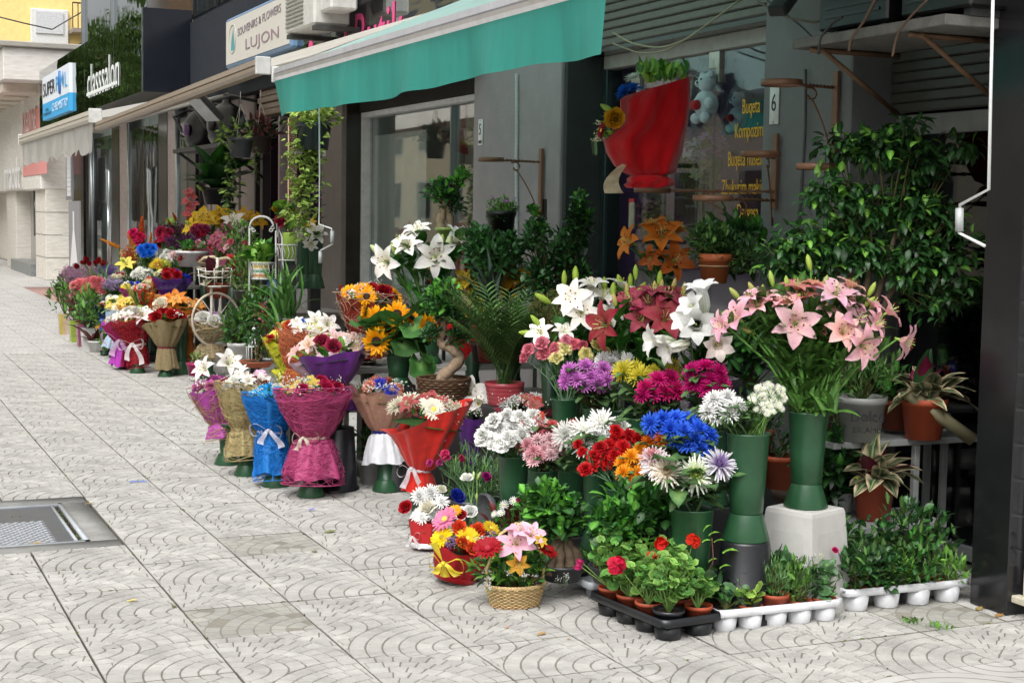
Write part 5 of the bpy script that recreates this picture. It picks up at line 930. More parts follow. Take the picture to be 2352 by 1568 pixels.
def bouquet(label, d, rim, rw, waist, ww, c, m='paper', skirt=None, sw=0, fib=None, kinds=(), n=12, size=.26, gy=0, bowc=None, bowp=None, c2=None, asym=0., adir=0., grp='wrapped bouquets', hgt=.35, fl=None, gr=26, skc=None, skm=None, ruf=.05, inner=None, wavy=.05, seed=0, bows=.035, pw=.75, skfib=True, flare=0., midk=0., gk=('broadB', 'small', 'broad'), tie=None, nf=230, name='bouquet', gyc='e9e9e2'):
    W, Rm = at(*waist, d=d), at(*rim, d=d); Rm = Rm+VW*0; Rm[:] = Rm; r1, r0 = pxm(rw, d), pxm(ww, d)
    t = root(name, label, 'bouquet', grp, W); A, e1, e2, L = wrap(t, W, Rm, r0, r1, c, m, c2, ruf=ruf, asym=asym, adir=adir, wavy=wavy, seed=seed, pw=pw, flare=flare, mid=midk*r1)
    if inner: wrap(t, W+A*.002, Rm+A*L*.06, r0*.9, r1*.95, inner, 'organza', ruf=ruf*1.3, seed=seed+5, wavy=wavy*1.5, name='inner_wrapping', pw=pw)
    if fib: fibres(t, W, Rm, r0, r1, fib, n=nf, pw=pw, mid=midk*r1)
    if skirt:
        Sk = at(*skirt, d=d); s1 = pxm(sw, d); wrap(t, W-A*.001, Sk, r0, s1, skc or c, skm or m, c2 if not skc else None, ruf=ruf*1.3, seed=seed+7, name='lower_wrapping', pw=.5, wavy=.03)
        if fib and skfib: fibres(t, W, Sk, r0, s1, fib, n=int(nf*.7), pw=.5, name='lower_sisal_fibres')
    mb = MB(); mb.lathe([(r0*1.08, -.012), (r0*1.16, 0), (r0*1.08, .012)], hx(tie or bowc or c), 'felt', n=20); part('tie', mb, t, M=frame((0, 0, 0), A))
    greens(t, Rm, A, e1, e2, r1, gr, gk, hgt=hgt*.8)
    mb = MB(); mb.lathe([(.001, 0), (r1*.5, -.0), (r1*.9, -.03)], hx('2c4a20'), 'leaf_matt', n=20); part('stem_bundle', mb, t, M=frame(Rm-np.array(t.location)-A*.02, A))
    if kinds: dome(t, Rm, A, e1, e2, r1, kinds, int(n*1.5), size*1.12, hgt, seed=seed)
    if fl: put(t, d-r1*.15, [(rim[0]+a[0], rim[1]+a[1], *a[2:]) for a in fl], dk=.8)
    if gy: gyps(t, Rm+A*r1*.12, r1*.9, r1*.9, r1*(hgt+.15), gy, .0046*max(1, d/9), cl=gyc)
    if name == 'bouquet' and W[2] > .12: support(W, label, W[2]-.05)
    if bowc: bow(t, at(*(bowp or waist), d=d-r0*1.1), bows, bowc)
    return t
# ------------------------------------------------------------------ front line of bouquets on green vases
ROSE, DRED = 'b8152c', '8f0f22'
for (x, y, lab) in ((522, 1065, 'green vase under the violet bouquet, at the left end of the sisal row'), (568, 1090, 'green vase under the natural sisal bouquet'), (633, 1115, 'green vase under the bright blue bouquet'), (714, 1138, 'green vase under the hot pink sisal bouquet'), (887, 1126, 'green vase under the salmon organza bouquet')): vase(x, y, None, lab, z=0, h=.27, s=.96, bw=.78)
bouquet('violet paper bouquet with pink roses and a big white lily, leftmost of the sisal row', dep(at(522, 1065, z=0)), (487, 892), 52, (505, 972), 20, 'b04aa4', 'paper', (510, 1003), 34, fib='b89468', kinds=(('rose', 'd879b8'), ('ball', 'e4d8e0', .6), ('rose', 'c868b0')), n=9, size=.22, gy=170, fl=[(35, -52, 'lily', 'f0f0ec', 34), (-12, -40, 'lily', 'f0f0ec', 30), (45, -75, 'bud', 'f0f0e0', 16), (-25, -5, 'rose', 'd27ab8', 13)], nf=130, seed=1)
bouquet('natural straw sisal bouquet with white lilies, dark red roses and baby breath', dep(at(568, 1090, z=0)), (567, 893), 66, (560, 985), 26, 'a89a6c', 'paper', (565, 1045), 46, fib='c2ab7a', kinds=(('rose', '8f1026'), ('lily', 'efefea', 1.3), ('mum', 'e8e8e0'), ('rose', '9a1830')), n=10, size=.2, gy=260, fl=[(-8, -22, 'lily', 'f2f2ee', 30), (32, -8, 'lily', 'f2f2ee', 26), (30, -32, 'mum', 'e8c4d8', 15)], seed=2)
bouquet('bright blue sisal bouquet with a white gauze bow and turquoise flowers', dep(at(633, 1115, z=0)), (627, 915), 64, (622, 992), 28, '1f78c8', 'paper', (628, 1086), 42, fib='2a8ae0', kinds=(('mum', '2aa0d8'), ('rose', 'eceadc'), ('daisy', '48b0e0', .7)), n=8, size=.22, gy=120, bowc='e4e4ee', bows=.075, bowp=(618, 988), nf=330, seed=3)
bouquet('hot pink sisal bouquet with yellow orchids, at the right end of the sisal row', dep(at(714, 1138, z=0)), (720, 905), 82, (722, 1005), 30, 'b04474', 'paper', (720, 1096), 66, fib='c45484', kinds=(('orchid', 'd0b858'), ('rose', 'b01c4c'), ('ball', 'ececea', .7), ('orchid', 'c8ac50'), ('rose', 'a81a40')), n=13, size=.17, gy=300, bowc='e8e0cc', bows=.06, bowp=(697, 1005), nf=420, seed=4)
bouquet('salmon organza bouquet with a navy ribbon, white ruffled skirt and blue and coral flowers', dep(at(887, 1126, z=0)), (886, 905), 77, (880, 992), 24, 'c99a86', 'organza', (885, 1062), 48, kinds=(('mum', 'd8745c'), ('spider', '3048c8'), ('mum', 'e08c74'), ('ball', 'eeeeea', .7)), n=11, size=.2, gy=280, inner='d8a890', skc='dcdce0', skm='felt', tie='1c1c6c', flare=.08, seed=5)
# purple bouquet on vase on bucket, with its neighbours
bk, bp_ = bucket(772, 1122, 'tall black upturned bucket behind the hot pink bouquet', r=.12, h=.36); zt_ = .36
vase(765, 1003, dep(bp_), 'green vase on the tall black bucket, under the purple bouquet', z=None, s=.9, h=.26)
bouquet('purple and pale lilac felt bouquet with pink lilies and long buds', dep(bp_)-.02, (758, 812), 92, (768, 890), 24, '6a2c88', 'felt', (775, 945), 44, c2='c8a8b8', kinds=(('lily', 'e0a8b4'), ('daisy', 'e8e4e0', .6), ('rose', 'a02848', .7), ('lily', 'e4b0a8')), n=9, size=.25, gy=150, bowc='c98aa4', bows=.045, bowp=(770, 885), asym=.12, adir=.3, fl=[(-40, -35, 'bud', 'c8c890', 15), (-4, -38, 'bud', 'b8c878', 15), (28, -25, 'bud', 'c8c890', 15), (-15, -12, 'lily', 'e6b2c0', 30), (50, -14, 'lily', 'e4b8b0', 32)], seed=6)
bouquet('orange net bouquet with a coral rose, white lilies and blue petals on top', 9.35, (700, 770), 62, (680, 850), 20, 'cc7a58', 'organza', (682, 885), 34, fib='d87850', kinds=(('lily', 'f2f2ee', 1.2), ('rose', 'e05a34'), ('mum', 'e4d880'), ('daisy', 'f0f0e8')), n=11, size=.24, gy=150, skc='c07828', skm='organza', fl=[(5, -6, 'rose', 'e2552e', 20), (-8, -28, 'mum', '2f70d8', 14), (25, -28, 'lily', 'f4f4f2', 26), (50, -22, 'lily', 'f4f4f2', 26), (-30, -22, 'spider', 'e8e090', 16)], seed=7)
bouquet('yellow mesh wrapped bouquet with red roses leaning left behind the coral one', 9.6, (640, 778), 38, (672, 862), 18, 'b8b82c', 'felt', (650, 880), 40, kinds=(('rose', 'c82030'), ('daisy', 'e8e060'), ('mum', 'e8e8e0')), n=7, size=.28, gy=60, asym=.2, adir=3.0, fib='7a7a30', nf=90, seed=8)
bouquet('red and cream woven straw bouquet full of sunflowers and red roses', 9.2, (850, 690), 76, (845, 785), 26, 'a84434', 'burlap', (850, 825), 40, kinds=(('sun', 'e8a010'), ('rose', '9a1020'), ('sun', 'e8a010'), ('ball', 'ecece8', .7)), n=11, size=.24, gy=160, asym=.25, adir=2.8, fib='c8a890', nf=120, seed=9)
# leaning red paper bouquet
bouquet('leaning bright red paper bouquet with dusky pink lilies and a white gauze bow', 7.75, (985, 955), 92, (965, 1080), 22, 'c4281e', 'felt', (962, 1128), 38, kinds=(('lily', 'a84450'), ('spider', 'ece6d0'), ('ball', 'e8e0c8', .7), ('gerb', 'f0ead8')), n=10, size=.25, gy=150, bowc='e4e4e8', bows=.06, bowp=(945, 1075), asym=.42, adir=.15, fl=[(10, -20, 'lily', 'a8404c', 34), (-25, -12, 'lily', 'b04c54', 30), (5, -35, 'bud', 'c0cc80', 15), (-30, 30, 'mumx' if 0 else 'gerb', 'efe8d4', 18), (35, 12, 'ball', 'e8dcc0', 14)], wavy=.02, seed=10)
# purple felt bouquet with white lilies behind the red one
bouquet('dark purple felt bouquet with yellow gerberas and tall white lilies', 8.35, (1090, 955), 62, (1085, 1060), 22, '4a1c68', 'felt', None, 0, kinds=(('gerb', 'e8c820'), ('mum', 'b070b0', .8), ('ball', 'ecece8')), n=9, size=.27, gy=120, fl=[(-10, -45, 'lily', 'f4f4f0', 42), (10, -25, 'lily', 'f2f2ee', 34), (45, -5, 'gerb', 'ecca18', 20), (-35, 0, 'gerb', 'ecd040', 18)], seed=11)
bouquet('dark red bouquet with coral gerberas and white daisies behind the white carnations', 8.1, (1220, 945), 78, (1215, 1050), 22, '8c1c34', 'felt', None, 0, kinds=(('spider', 'e8e8e4'), ('gerb', 'd8553c'), ('lily', 'b0525c', 1.1), ('ball', 'eeeeea')), n=11, size=.22, gy=220, seed=12)
# ------------------------------------------------------------------ left cluster
for x, y, lab, s in ((316, 856, 'green vase under the red net bouquet with the white bow', .95), (380, 864, 'green vase under the beige burlap bouquet', .9), (415, 858, 'wide green vase under the orange sisal bouquet', 1.25), (477, 868, 'dark green vase under the straw bouquet beside the white bicycle', 1.1)): vase(x, y, None, lab, z=0, s=s, h=.24 if s < 1.2 else .4, bw=.78)
bouquet('cherry red net bouquet with white lilies and a small white bow', dep(at(316, 856, z=0)), (303, 735), 46, (316, 793), 17, '9a1424', 'organza', (318, 838), 24, kinds=(('lily', 'f2f0ec'), ('rose', 'f0ece0'), ('lily', 'e8c0c8')), n=7, size=.3, gy=90, bowc='f0eaea', bows=.10, bowp=(306, 790), fib='b02838', nf=90, seed=21, fl=[(22, -28, 'bud', 'a8c068', 12), (34, -20, 'bud', 'b4c878', 12), (25, -8, 'lily', 'f4f2f0', 20)])
bouquet('magenta paper bouquet with a trailing lilac bow, left of the cherry red one', 15.2, (268, 742), 34, (285, 790), 13, '8c1448', 'paper', (278, 840), 26, c2='b03cb0', kinds=(('rose', 'f0ece0'), ('ball', 'e8e8e4')), n=5, size=.3, gy=60, bowc='dcb8dc', bows=.12, bowp=(276, 783), asym=.2, adir=3, seed=22)
bouquet('beige burlap bouquet of red roses, in the middle of the far row', dep(at(380, 864, z=0)), (384, 738), 50, (381, 798), 17, 'b8a47c', 'burlap', (382, 848), 26, kinds=(('rose', 'a81018'), ('rose', 'b41c20')), n=7, size=.26, gy=90, tie='6a1028', asym=.18, adir=0., seed=23, gr=50)
bouquet('orange sisal bouquet of orange lilies and white roses behind the burlap one', dep(at(415, 858, z=0))+.1, (408, 712), 56, (405, 760), 38, 'b8641c', 'organza', (407, 818), 36, fib='c87828', kinds=(('lily', 'e89030'), ('rose', 'f4eedc'), ('lily', 'ec9a40')), n=9, size=.3, gy=40, asym=.12, adir=.3, seed=24, fl=[(-2, -18, 'lily', 'e88820', 22), (-20, -12, 'lily', 'ec9030', 20)])
bouquet('straw sisal bouquet with lilac carnations below the white bicycle', dep(at(477, 868, z=0)), (486, 745), 48, (480, 788), 16, 'a89878', 'organza', (483, 822), 38, fib='c4b088', kinds=(('carn', 'dcb8dc'), ('rose', 'f0f0e8'), ('carn', 'd0a0d8')), n=8, size=.3, gy=60, tie='7a1440', seed=25, gyc='c8a0d8', gr=12)
bouquet('violet tulle bouquet of red roses, blue and cream flowers high in the far cluster', 16.2, (393, 640), 45, (388, 680), 16, '5a2a90', 'organza', (372, 700), 24, c2='90285a', kinds=(('rose', 'a01020'), ('mum', 'e8e4b0', .7), ('rose', '2430a8', .8), ('rose', 'ac1424')), n=14, size=.22, gy=0, asym=.1, adir=.4, seed=26)
bouquet('small magenta wrapped bouquet with yellow and blue flowers left of the violet tulle one', 16.6, (300, 660), 26, (305, 690), 9, '9c1c74', 'paper', kinds=(('daisy', 'e8d840'), ('mum', '4050c0', .8), ('daisy', 'f0f0e8')), n=7, size=.3, gy=40, seed=27)
bouquet('small red wrapped bouquet beside the magenta one in the far cluster', 16.4, (325, 665), 22, (328, 700), 9, 'c03030', 'paper', kinds=(('rose', 'f0e8d8'), ('gerb', 'e84030')), n=6, size=.32, seed=28)
bouquet('orange paper bouquet with coral roses in the far cluster', 16.8, (345, 650), 19, (345, 680), 8, 'd88448', 'paper', kinds=(('rose', 'e0482c'), ('daisy', 'f0e8c0')), n=5, size=.4, seed=29)
bouquet('pale lilac paper bouquet with mixed small flowers, far left of the cluster', 17.2, (272, 642), 24, (276, 680), 9, 'b8b0d0', 'paper', kinds=(('rose', 'b01828'), ('ball', 'b090b8'), ('mum', 'e0d8c0')), n=8, size=.28, gy=40, seed=30)
bouquet('pale blue paper bouquet with yellow lilies, low in the far cluster', 16.3, (275, 715), 32, (262, 770), 12, 'a4b8c8', 'paper', (255, 800), 20, kinds=(('lily', 'e8c030'), ('lily', 'eccc48'), ('mum', 'f0e8d0'), ('daisy', 'e8e0a0')), n=10, size=.3, gy=30, seed=31)
bouquet('white ruffled paper bouquet with lilies behind the small potted plants', 17.2, (214, 688), 24, (222, 720), 9, 'c8c8d8', 'paper', (226, 745), 16, c2='202870', kinds=(('lily', 'f4f4ee'), ('ball', 'e8c8d8'), ('mum', 'b02858')), n=7, size=.38, gy=30, seed=32)
bouquet('dark blue wrapped bouquet with green and red flowers, low in the far cluster', 17.0, (240, 705), 22, (244, 745), 9, '1c2468', 'paper', kinds=(('gerb', 'c83040'), ('mum', 'e8e0d0'), ('daisy', 'e8d860')), n=7, size=.32, seed=33)
bouquet('yellow orange paper bouquet of yellow lilies behind the cherry red one', 16.0, (300, 700), 30, (300, 745), 10, 'd8a048', 'paper', kinds=(('lily', 'ecc840'), ('mum', 'f4ecc8'), ('lily', 'e8b838')), n=8, size=.32, seed=34)
# red gladiolus spikes, silk poppies, ginger
bunch('gladiolus_bunch', 'red gladiolus spikes in front of the yellow lilies of the far cluster', at(330, 745, d=15.8), 15.8, [(328, 690, 'spike', 'd81c14', 20, None, (0.2, 1, .2)), (345, 700, 'spike', 'd81c14', 17, None, (.3, 1, .2)), (312, 690, 'spike', '9ab060', 20, None, (-.5, 1, .1)), (300, 672, 'spike', '9ab060', 15, None, (-.6, 1, .1))], leaves=('strap',), ls=.3)
bunch('silk_poppies', 'dark red silk poppies on long bent stems above the pink statice', at(262, 700, d=17.5), 17.5, [(198, 595, 'tulip', '8c0c1c', 8), (190, 603, 'tulip', '8c0c1c', 7), (205, 605, 'tulip', '8c0c1c', 7), (176, 611, 'tulip', '8c0c1c', 8), (227, 598, 'tulip', '9a1020', 9), (236, 604, 'tulip', '9a1020', 8), (220, 603, 'tulip', '8c0c1c', 8)], leaves=('strap',), ls=.25, nl=1)
bunch('ginger_bunch', 'tall red ginger and magenta blooms at the top of the far cluster', at(325, 620, d=17.5), 17.5, [(325, 535, 'spike', 'd8281c', 22, None, (.1, 1, .3)), (345, 560, 'spike', 'e05020', 15, None, (.2, 1, .3)), (307, 538, 'carn', 'c01c58', 13), (318, 552, 'carn', 'c8245c', 14), (322, 545, 'carn', 'b81848', 12), (365, 560, 'carn', 'b81c40', 11)], leaves=('broad',), ls=.2, nl=1)
bunch('wheat_ears', 'orange dyed heliconia stems leaning out left of the blue chrysanthemum', at(300, 640, d=17.4), 17.4, [(255, 560, 'spike', 'd8841c', 14, None, (-1, .5, .1)), (268, 566, 'spike', 'd8841c', 13, None, (-1, .5, .1)), (303, 560, 'spike', 'd8841c', 15, None, (-.4, 1, .1)), (308, 572, 'spike', 'd8841c', 12, None, (-.3, 1, .1))], leaves=None)
bunch('blue_chrysanthemum_bunch', 'bright blue chrysanthemums in the middle of the far cluster', at(342, 640, d=17), 17, cluster(338, 575, 16, 12, 7, 'mum', ['1468d0', '1c74dc'], 11), leaves=('mumleaf',), ls=.12)
bunch('orange_twigs', 'orange and yellow small berried flowers left of the blue chrysanthemums', at(305, 660, d=17.2), 17.2, cluster(300, 590, 20, 22, 16, 'ball', ['d87020', 'd8a040', 'c04020'], 9), leaves=('small',), ls=.1)
bunch('yellow_lily_bud_bunch', 'single yellow lily with green leaves left in the far cluster', at(292, 670, d=17), 17, [(290, 610, 'lily', 'e0d040', 17), (283, 600, 'bud', 'b8c858', 10)], leaves=('lilyleaf',), ls=.15)
bunch('white_chrysanthemum_bunch', 'white chrysanthemum cluster beside the violet statice in the far cluster', at(375, 650, d=17), 17, cluster(392, 588, 22, 12, 12, 'mum', ['e8e8e0', 'e0e0d8'], 8), leaves=('mumleaf',), ls=.1)
bunch('yellow_chrysanthemum_bunch', 'yellow and green button flowers below the blue chrysanthemums', at(365, 660, d=16.9), 16.9, cluster(368, 606, 18, 9, 10, 'daisy', ['d8b820', 'a0a838', 'c08030'], 8), leaves=('mumleaf',), ls=.1)
bunch('dark_statice_bunch', 'dark wine coloured statice at the top left of the yellow lilies', at(400, 600, d=17.5), 17.5, cluster(393, 530, 32, 14, 22, 'ball', ['5c2048', '7a3060', '4a1838'], 9), leaves=('small',), ls=.08)
bunch('purple_statice_bunch', 'deep purple velvet blooms in the middle of the far cluster', at(420, 620, d=17), 17, cluster(424, 556, 42, 14, 26, 'ball', ['5a1458', '6c1c64', '48104c'], 9), leaves=('small',), ls=.08)
bunch('pink_carnation_bunch', 'pink carnations with some red ones right of the purple blooms', at(470, 640, d=16.6), 16.6, [(448, 574, 'carn', 'd890a0', 11), (462, 566, 'carn', 'dc98a8', 11), (475, 578, 'carn', 'd88898', 11), (486, 568, 'carn', 'c03040', 10), (495, 585, 'carn', 'd890a0', 11), (508, 578, 'carn', 'c84050', 10), (480, 590, 'carn', 'dc98a8', 11), (517, 566, 'carn', 'd8909c', 10), (455, 560, 'carn', 'e0a0ac', 10), (442, 566, 'carn', 'e0a8b0', 9)], leaves=('grey',), ls=.12)
bunch('yellow_lily_bunch', 'big yellow lilies at the centre of the far cluster', at(478, 600, d=17.4), 17.4, [(475, 512, 'lily', 'e0b814', 28), (492, 522, 'lily', 'e4c020', 24), (445, 528, 'lily', 'd8b81c', 20), (505, 500, 'lily', 'dcb418', 20), (462, 505, 'lily', 'd8b010', 20), (512, 512, 'lily', 'c8a018', 18), (435, 515, 'bud', 'a8b848', 12), (500, 485, 'bud', 'a0b040', 12)], leaves=('lilyleaf',), ls=.2)
bunch('yellow_lily_bunch', 'smaller group of yellow lilies left of the white wire arch', at(570, 600, d=17.2), 17.2, [(572, 508, 'lily', 'd8a81c', 19), (590, 512, 'lily', 'dca81c', 18), (560, 498, 'lily', 'd0a020', 17), (580, 500, 'bud', 'a8a838', 9)], leaves=('lilyleaf',), ls=.2)
bunch('white_lily_bunch', 'single white lily between the two groups of yellow lilies', at(540, 600, d=17.0), 17, [(538, 513, 'lily', 'ececec', 22), (550, 522, 'lily', 'e4e0e0', 16)], leaves=('lilyleaf',), ls=.2)
bunch('purple_lily_bunch', 'dusky purple lily buds below the white lily of the far cluster', at(520, 620, d=16.8), 16.8, [(524, 528, 'lily', '984068', 14, None, (0, .4, 1)), (500, 545, 'lily', 'b04870', 13), (512, 535, 'bud', '984868', 10), (492, 560, 'bud', 'b85878', 9), (528, 540, 'lily', '8c3c60', 12)], leaves=('lilyleaf',), ls=.2)
bunch('orchid_spray', 'tall coral pink orchid spray beside the black column', at(432, 560, d=18), 18, [(433, 440, 'orchid', 'd07070', 11), (440, 452, 'orchid', 'd86c6c', 12), (428, 462, 'orchid', 'cc6060', 11), (438, 478, 'orchid', 'd46464', 12), (446, 468, 'orchid', 'd87474', 10), (432, 492, 'orchid', 'c85858', 12), (440, 505, 'orchid', 'cc5c50', 11)], leaves=None)
bunch('bromeliad', 'orange spiky blooms behind the big green leaves of the far cluster', at(405, 570, d=18), 18, [(403, 502, 'spike', 'd87818', 13), (392, 516, 'spike', 'd88828', 12), (435, 512, 'spike', 'c86018', 13)], leaves=('broadB', 'broad'), ls=.25, nl=2)
t = bunch('statice_bunch', 'hazy pink dried statice at the left end of the far cluster', at(195, 700, d=18), 18, cluster(185, 632, 42, 20, 34, 'ball', ['b888a4', 'c094ac', 'a87898'], 10), leaves=('needle',), ls=.06, nl=2, c='8a8468'); gyps(t, at(180, 635, d=18), .25, .25, .12, 350, .006, 'b48ca4')
bunch('statice_bunch', 'violet statice beside the dark red silk poppies', at(245, 680, d=17.8), 17.8, cluster(243, 622, 20, 10, 14, 'ball', ['6c4c98', '8060a8'], 8), leaves=('needle',), ls=.06)
bunch('pink_chrysanthemum_bunch', 'dome of salmon pink chrysanthemums at the left of the far cluster', at(210, 720, d=17.4), 17.4, cluster(210, 657, 40, 14, 26, 'mum', ['d87c80', 'dc8888', 'd07078'], 11), leaves=('mumleaf',), ls=.1)
# planters at the far left
def leafpot(lab, x, y, d=None, z=None, r=.08, h=.13, c='a84c2c', m='terracotta', rx=.12, rzz=.12, n=120, kinds=('small', 'smallB'), size=.045, obj=0, cat='potted plant', grp=None, name='potted_plant', up=.0, blooms=None, twigs=10, dk=.4, droop=0., inpot=0., ry=None, twc='4a4a26'):
    p = at(x, y, d=d) if d is not None else at(x, y, z=z or 0); t = root(name, lab, cat, grp, p); top = pot(t, p, r, h, c, m)
    if n: bush(t, top+np.array([0, 0, rzz*.8+up]), rx, rzz, n, kinds, size, base=top, twigs=twigs, obj=obj, droop=droop, ry=ry, twc=twc)
    if blooms: 
        pts = put(t, dep(p)-rx*.5, blooms, dk=dk); mb = MB()
        for q in pts: mb.tube([top-np.array(t.location), (top+q)/2+rng.normal(size=3)*.01-np.array(t.location), q-np.array(t.location)], .0025, hx('5f8a3c'), 'stemm', 4, cap=False)
        part('flower_stalks', mb, t)
    return t, top, p
for x, y, c, lab in ((150, 768, 'b8a83c', 'yellow and lilac striped square planter with a variegated shrub, leftmost of all'), (176, 785, '98ac48', 'lime green square planter second from the left end'), (193, 795, '9a5c74', 'dusky pink square planter next to the lime one'), (205, 806, 'd0d0cc', 'white planter left of the white bowl'), (222, 790, 'b86848', 'orange clay planter behind the white bowl')):
    p = at(x, y, z=0); t = root('planter', lab, 'potted plant', 'small planters at the far end', p); mb = MB(); w1, h1 = .085, .26; mb.add([(-w1*.8, -w1*.8, 0), (w1*.8, -w1*.8, 0), (w1*.8, w1*.8, 0), (-w1*.8, w1*.8, 0), (-w1, -w1, h1), (w1, -w1, h1), (w1, w1, h1), (-w1, w1, h1)], [(0, 1, 5, 4), (1, 2, 6, 5), (2, 3, 7, 6), (3, 0, 4, 7), (4, 5, 6, 7)], [hx(c), hx('c0a0c0') if c == 'b8a83c' else hx(c)]*4, 'plastic'); part('pot', mb, t, smooth=False)
    bush(t, np.array(p)+[0, 0, .48], .2, .24, 170, ('small', 'smallB') if c != '9a5c74' else ('burg', 'broad'), .09, base=np.array(p)+[0, 0, .24])
t, top, p = leafpot('white oval bowl planter with a small bushy tree, in front of the far cluster', 228, 808, r=.13, h=.13, c='dcdcda', m='plastic', rx=.24, rzz=.17, n=260, kinds=('small', 'gins'), size=.07, up=.17, twigs=12, grp='small planters at the far end')
rosette(t, top+np.array([-.08, 0, .03]), 9, 'burgL', .35, (5, 40))
bush_t, tp, _ = leafpot('dark leaved rubber plant between the striped planters and the white bowl', 205, 800, r=.08, h=.18, c='c4c4c4', m='plastic', rx=.14, rzz=.2, n=0); rosette(bush_t, tp+np.array([0, 0, .1]), 14, 'burg', .26, (20, 85))
# white bowl with red roses, red pot, peace lily
t, top, p = leafpot('white round pot packed with dark red roses and straw ears above the bicycle', 440, 612, d=16.5, r=.18, h=.17, c='dadadc', m='plastic', rx=.2, rzz=.06, n=40, kinds=('broad',), size=.1, blooms=[(420, 590, 'rose', '980c18', 11), (436, 588, 'rose', 'a01020', 12), (455, 592, 'rose', '980c18', 12), (428, 582, 'rose', 'a01020', 10), (447, 583, 'rose', '8c0c18', 10)])
t, top, p = leafpot('red pot with a small pink flowering rose bush beside the white wire arch', 547, 632, d=14.6, r=.11, h=.2, c='a81418', m='plastic', rx=.2, rzz=.18, n=300, kinds=('small', 'smallB', 'dark'), size=.05, blooms=[(530, 556, 'rose', 'd87080', 7), (563, 560, 'rose', 'd86878', 7), (520, 568, 'rose', 'e8c8c8', 6)])
p = at(500, 470, d=18); t = root('peace_lily', 'dark green peace lily with long arching leaves above the yellow lilies', 'potted plant', None, p); top = pot(t, p, .2, .2, '1c1e22', 'plastic'); rosette(t, top, 34, 'dark', .62, (25, 88), 'broad'); put(t, 17.8, [(460, 432, 'bud', 'b8c890', 11), (545, 445, 'bud', 'd8d8c8', 8)])
p = at(520, 462, d=18.3); t = root('kalanchoe', 'small plant with salmon blooms right of the peace lily', 'potted plant', None, p); top = pot(t, p-np.array([0, 0, .2]), .12, .18, '30302c', 'plastic'); bush(t, top+[0, 0, .15], .15, .12, 60, ('broad',), .1); put(t, 18.1, [(515, 440, 'ball', 'd07060', 12), (527, 445, 'ball', 'd88070', 11), (520, 425, 'ball', 'c86858', 10)])
# hanging pots with ivy
def hangpot(x, y, d, lab, r, c, strands, kinds, size=.06, top_n=90, w3=.25, potm='plastic', str_h=.35):
    p = at(x, y, d=d); t = root('hanging_plant', lab, 'hanging plant', 'hanging plants under the awnings', p); top = pot(t, p, r, r*1.5, c, potm)
    mb = MB(); apex = top-np.array(p)+[0, 0, str_h]
    for a in (0, 2.1, 4.2): mb.tube([top-np.array(p)+[r*math.cos(a), r*math.sin(a), 0], apex], .003, hx('c8c8c0'), 'plastic', 3)
    mb.tube([apex, apex+[0, 0, .12]], .004, hx('b8b8b4'), 'alum', 4); part('hanger', mb, t)
    if top_n: bush(t, top+[0, 0, .06], w3, .12, top_n, kinds, size*1.2, base=top)
    lv = MB(); st_ = MB(); objs = 0
    for (dx, L, sp_) in strands:
        base = top+RT*pxm(dx, d)*.4; P = [top]
        for i in range(9): P.append(base+RT*(pxm(dx, d)*(.6+.4*i/9)+.02*math.sin(i*1.7+dx))-np.array([0, 0, L*i/9])+rng.normal(size=3)*.012)
        st_.tube(np.array(P)-np.array(p), .003, hx('5a6a34'), 'stemm', 3, cap=False)
        for i in range(int(L*70*sp_)):
            q = rng.uniform(0, 8.9); k = int(q); pt = lerp(P[k], P[k+1], q-k) if k+1 < len(P) else P[-1]; a = rng.uniform(0, 6.28); K = kinds[int(rng.integers(0, len(kinds)))]; dd = (math.cos(a), math.sin(a), -.35)
            if objs < 70: leafpart(t, K, pt+rng.normal(size=3)*.018*sp_, dd, size*rng.uniform(.6, 1.2), rng.uniform(-1, 1)); objs += 1
            else: lv.addT(LEAF[K], leafM(pt-np.array(p)+rng.normal(size=3)*.03*sp_, dd, size*rng.uniform(.6, 1.2), rng.uniform(-1, 1)), np.ones(3)*rng.uniform(.7, 1.2))
    part('vines', st_, t)
    if lv.n: part('trailing_leaves', lv, t, stuff=True)
    return t
hangpot(552, 362, 15.0, 'grey hanging pot with long ivy trailing to the lilies, under the rolled shutter', .13, '4a4f54', [(-25, .75, 1.), (-18, .85, 1.1), (-8, .45, .7), (30, .5, .6)], ('ivy', 'dark'), .07, 60)
hangpot(598, 352, 15.3, 'second hanging pot with dark bronze leaves right of the grey one', .12, '3a2c28', [(8, .15, .6)], ('dark', 'burg'), .09, 110, .24)
hangpot(722, 345, 11.8, 'hanging pot overflowing with yellow variegated ivy in front of pillar 4', .14, '24303a', [(-45, .85, 1.2), (-30, 1.0, 1.6), (-10, .75, 1.4), (5, .6, 1.2), (-22, .85, 1.4), (-8, .95, 1.0)], ('ivyV', 'ivyV', 'ivy'), .06, 130, .2)
# white bicycle planter
d = 14.5; p = at(497, 800, d=d); bi = root('bicycle_planter', 'white wire bicycle plant stand with a bamboo handlebar and front basket', 'bicycle', None, p); o = np.array(p)
def bt(name, pts, r=.008, c='c9c5ba', m='metalp', par=bi, n=6, close=False): mb = MB(); mb.tube([at(x, y, d=d+(dd if dd else 0))-o for x, y, dd in pts], r, hx(c), m, n); return part(name, mb, par)
bt('handlebar', [(458, 602, .05), (470, 592, .0), (490, 590, 0), (500, 596, 0), (520, 592, 0), (552, 603, .05)], .016, 'b8a88c', 'wicker')
bt('steering_tube', [(500, 592, 0), (498, 630, 0), (492, 660, 0)], .018); bt('fork', [(485, 658, -.05), (486, 700, -.05), (486, 750, -.05)], .014); bt('fork', [(505, 658, .05), (506, 700, .05), (506, 750, .05)], .014); bt('fork_crown', [(484, 658, 0), (508, 658, 0)], .016)
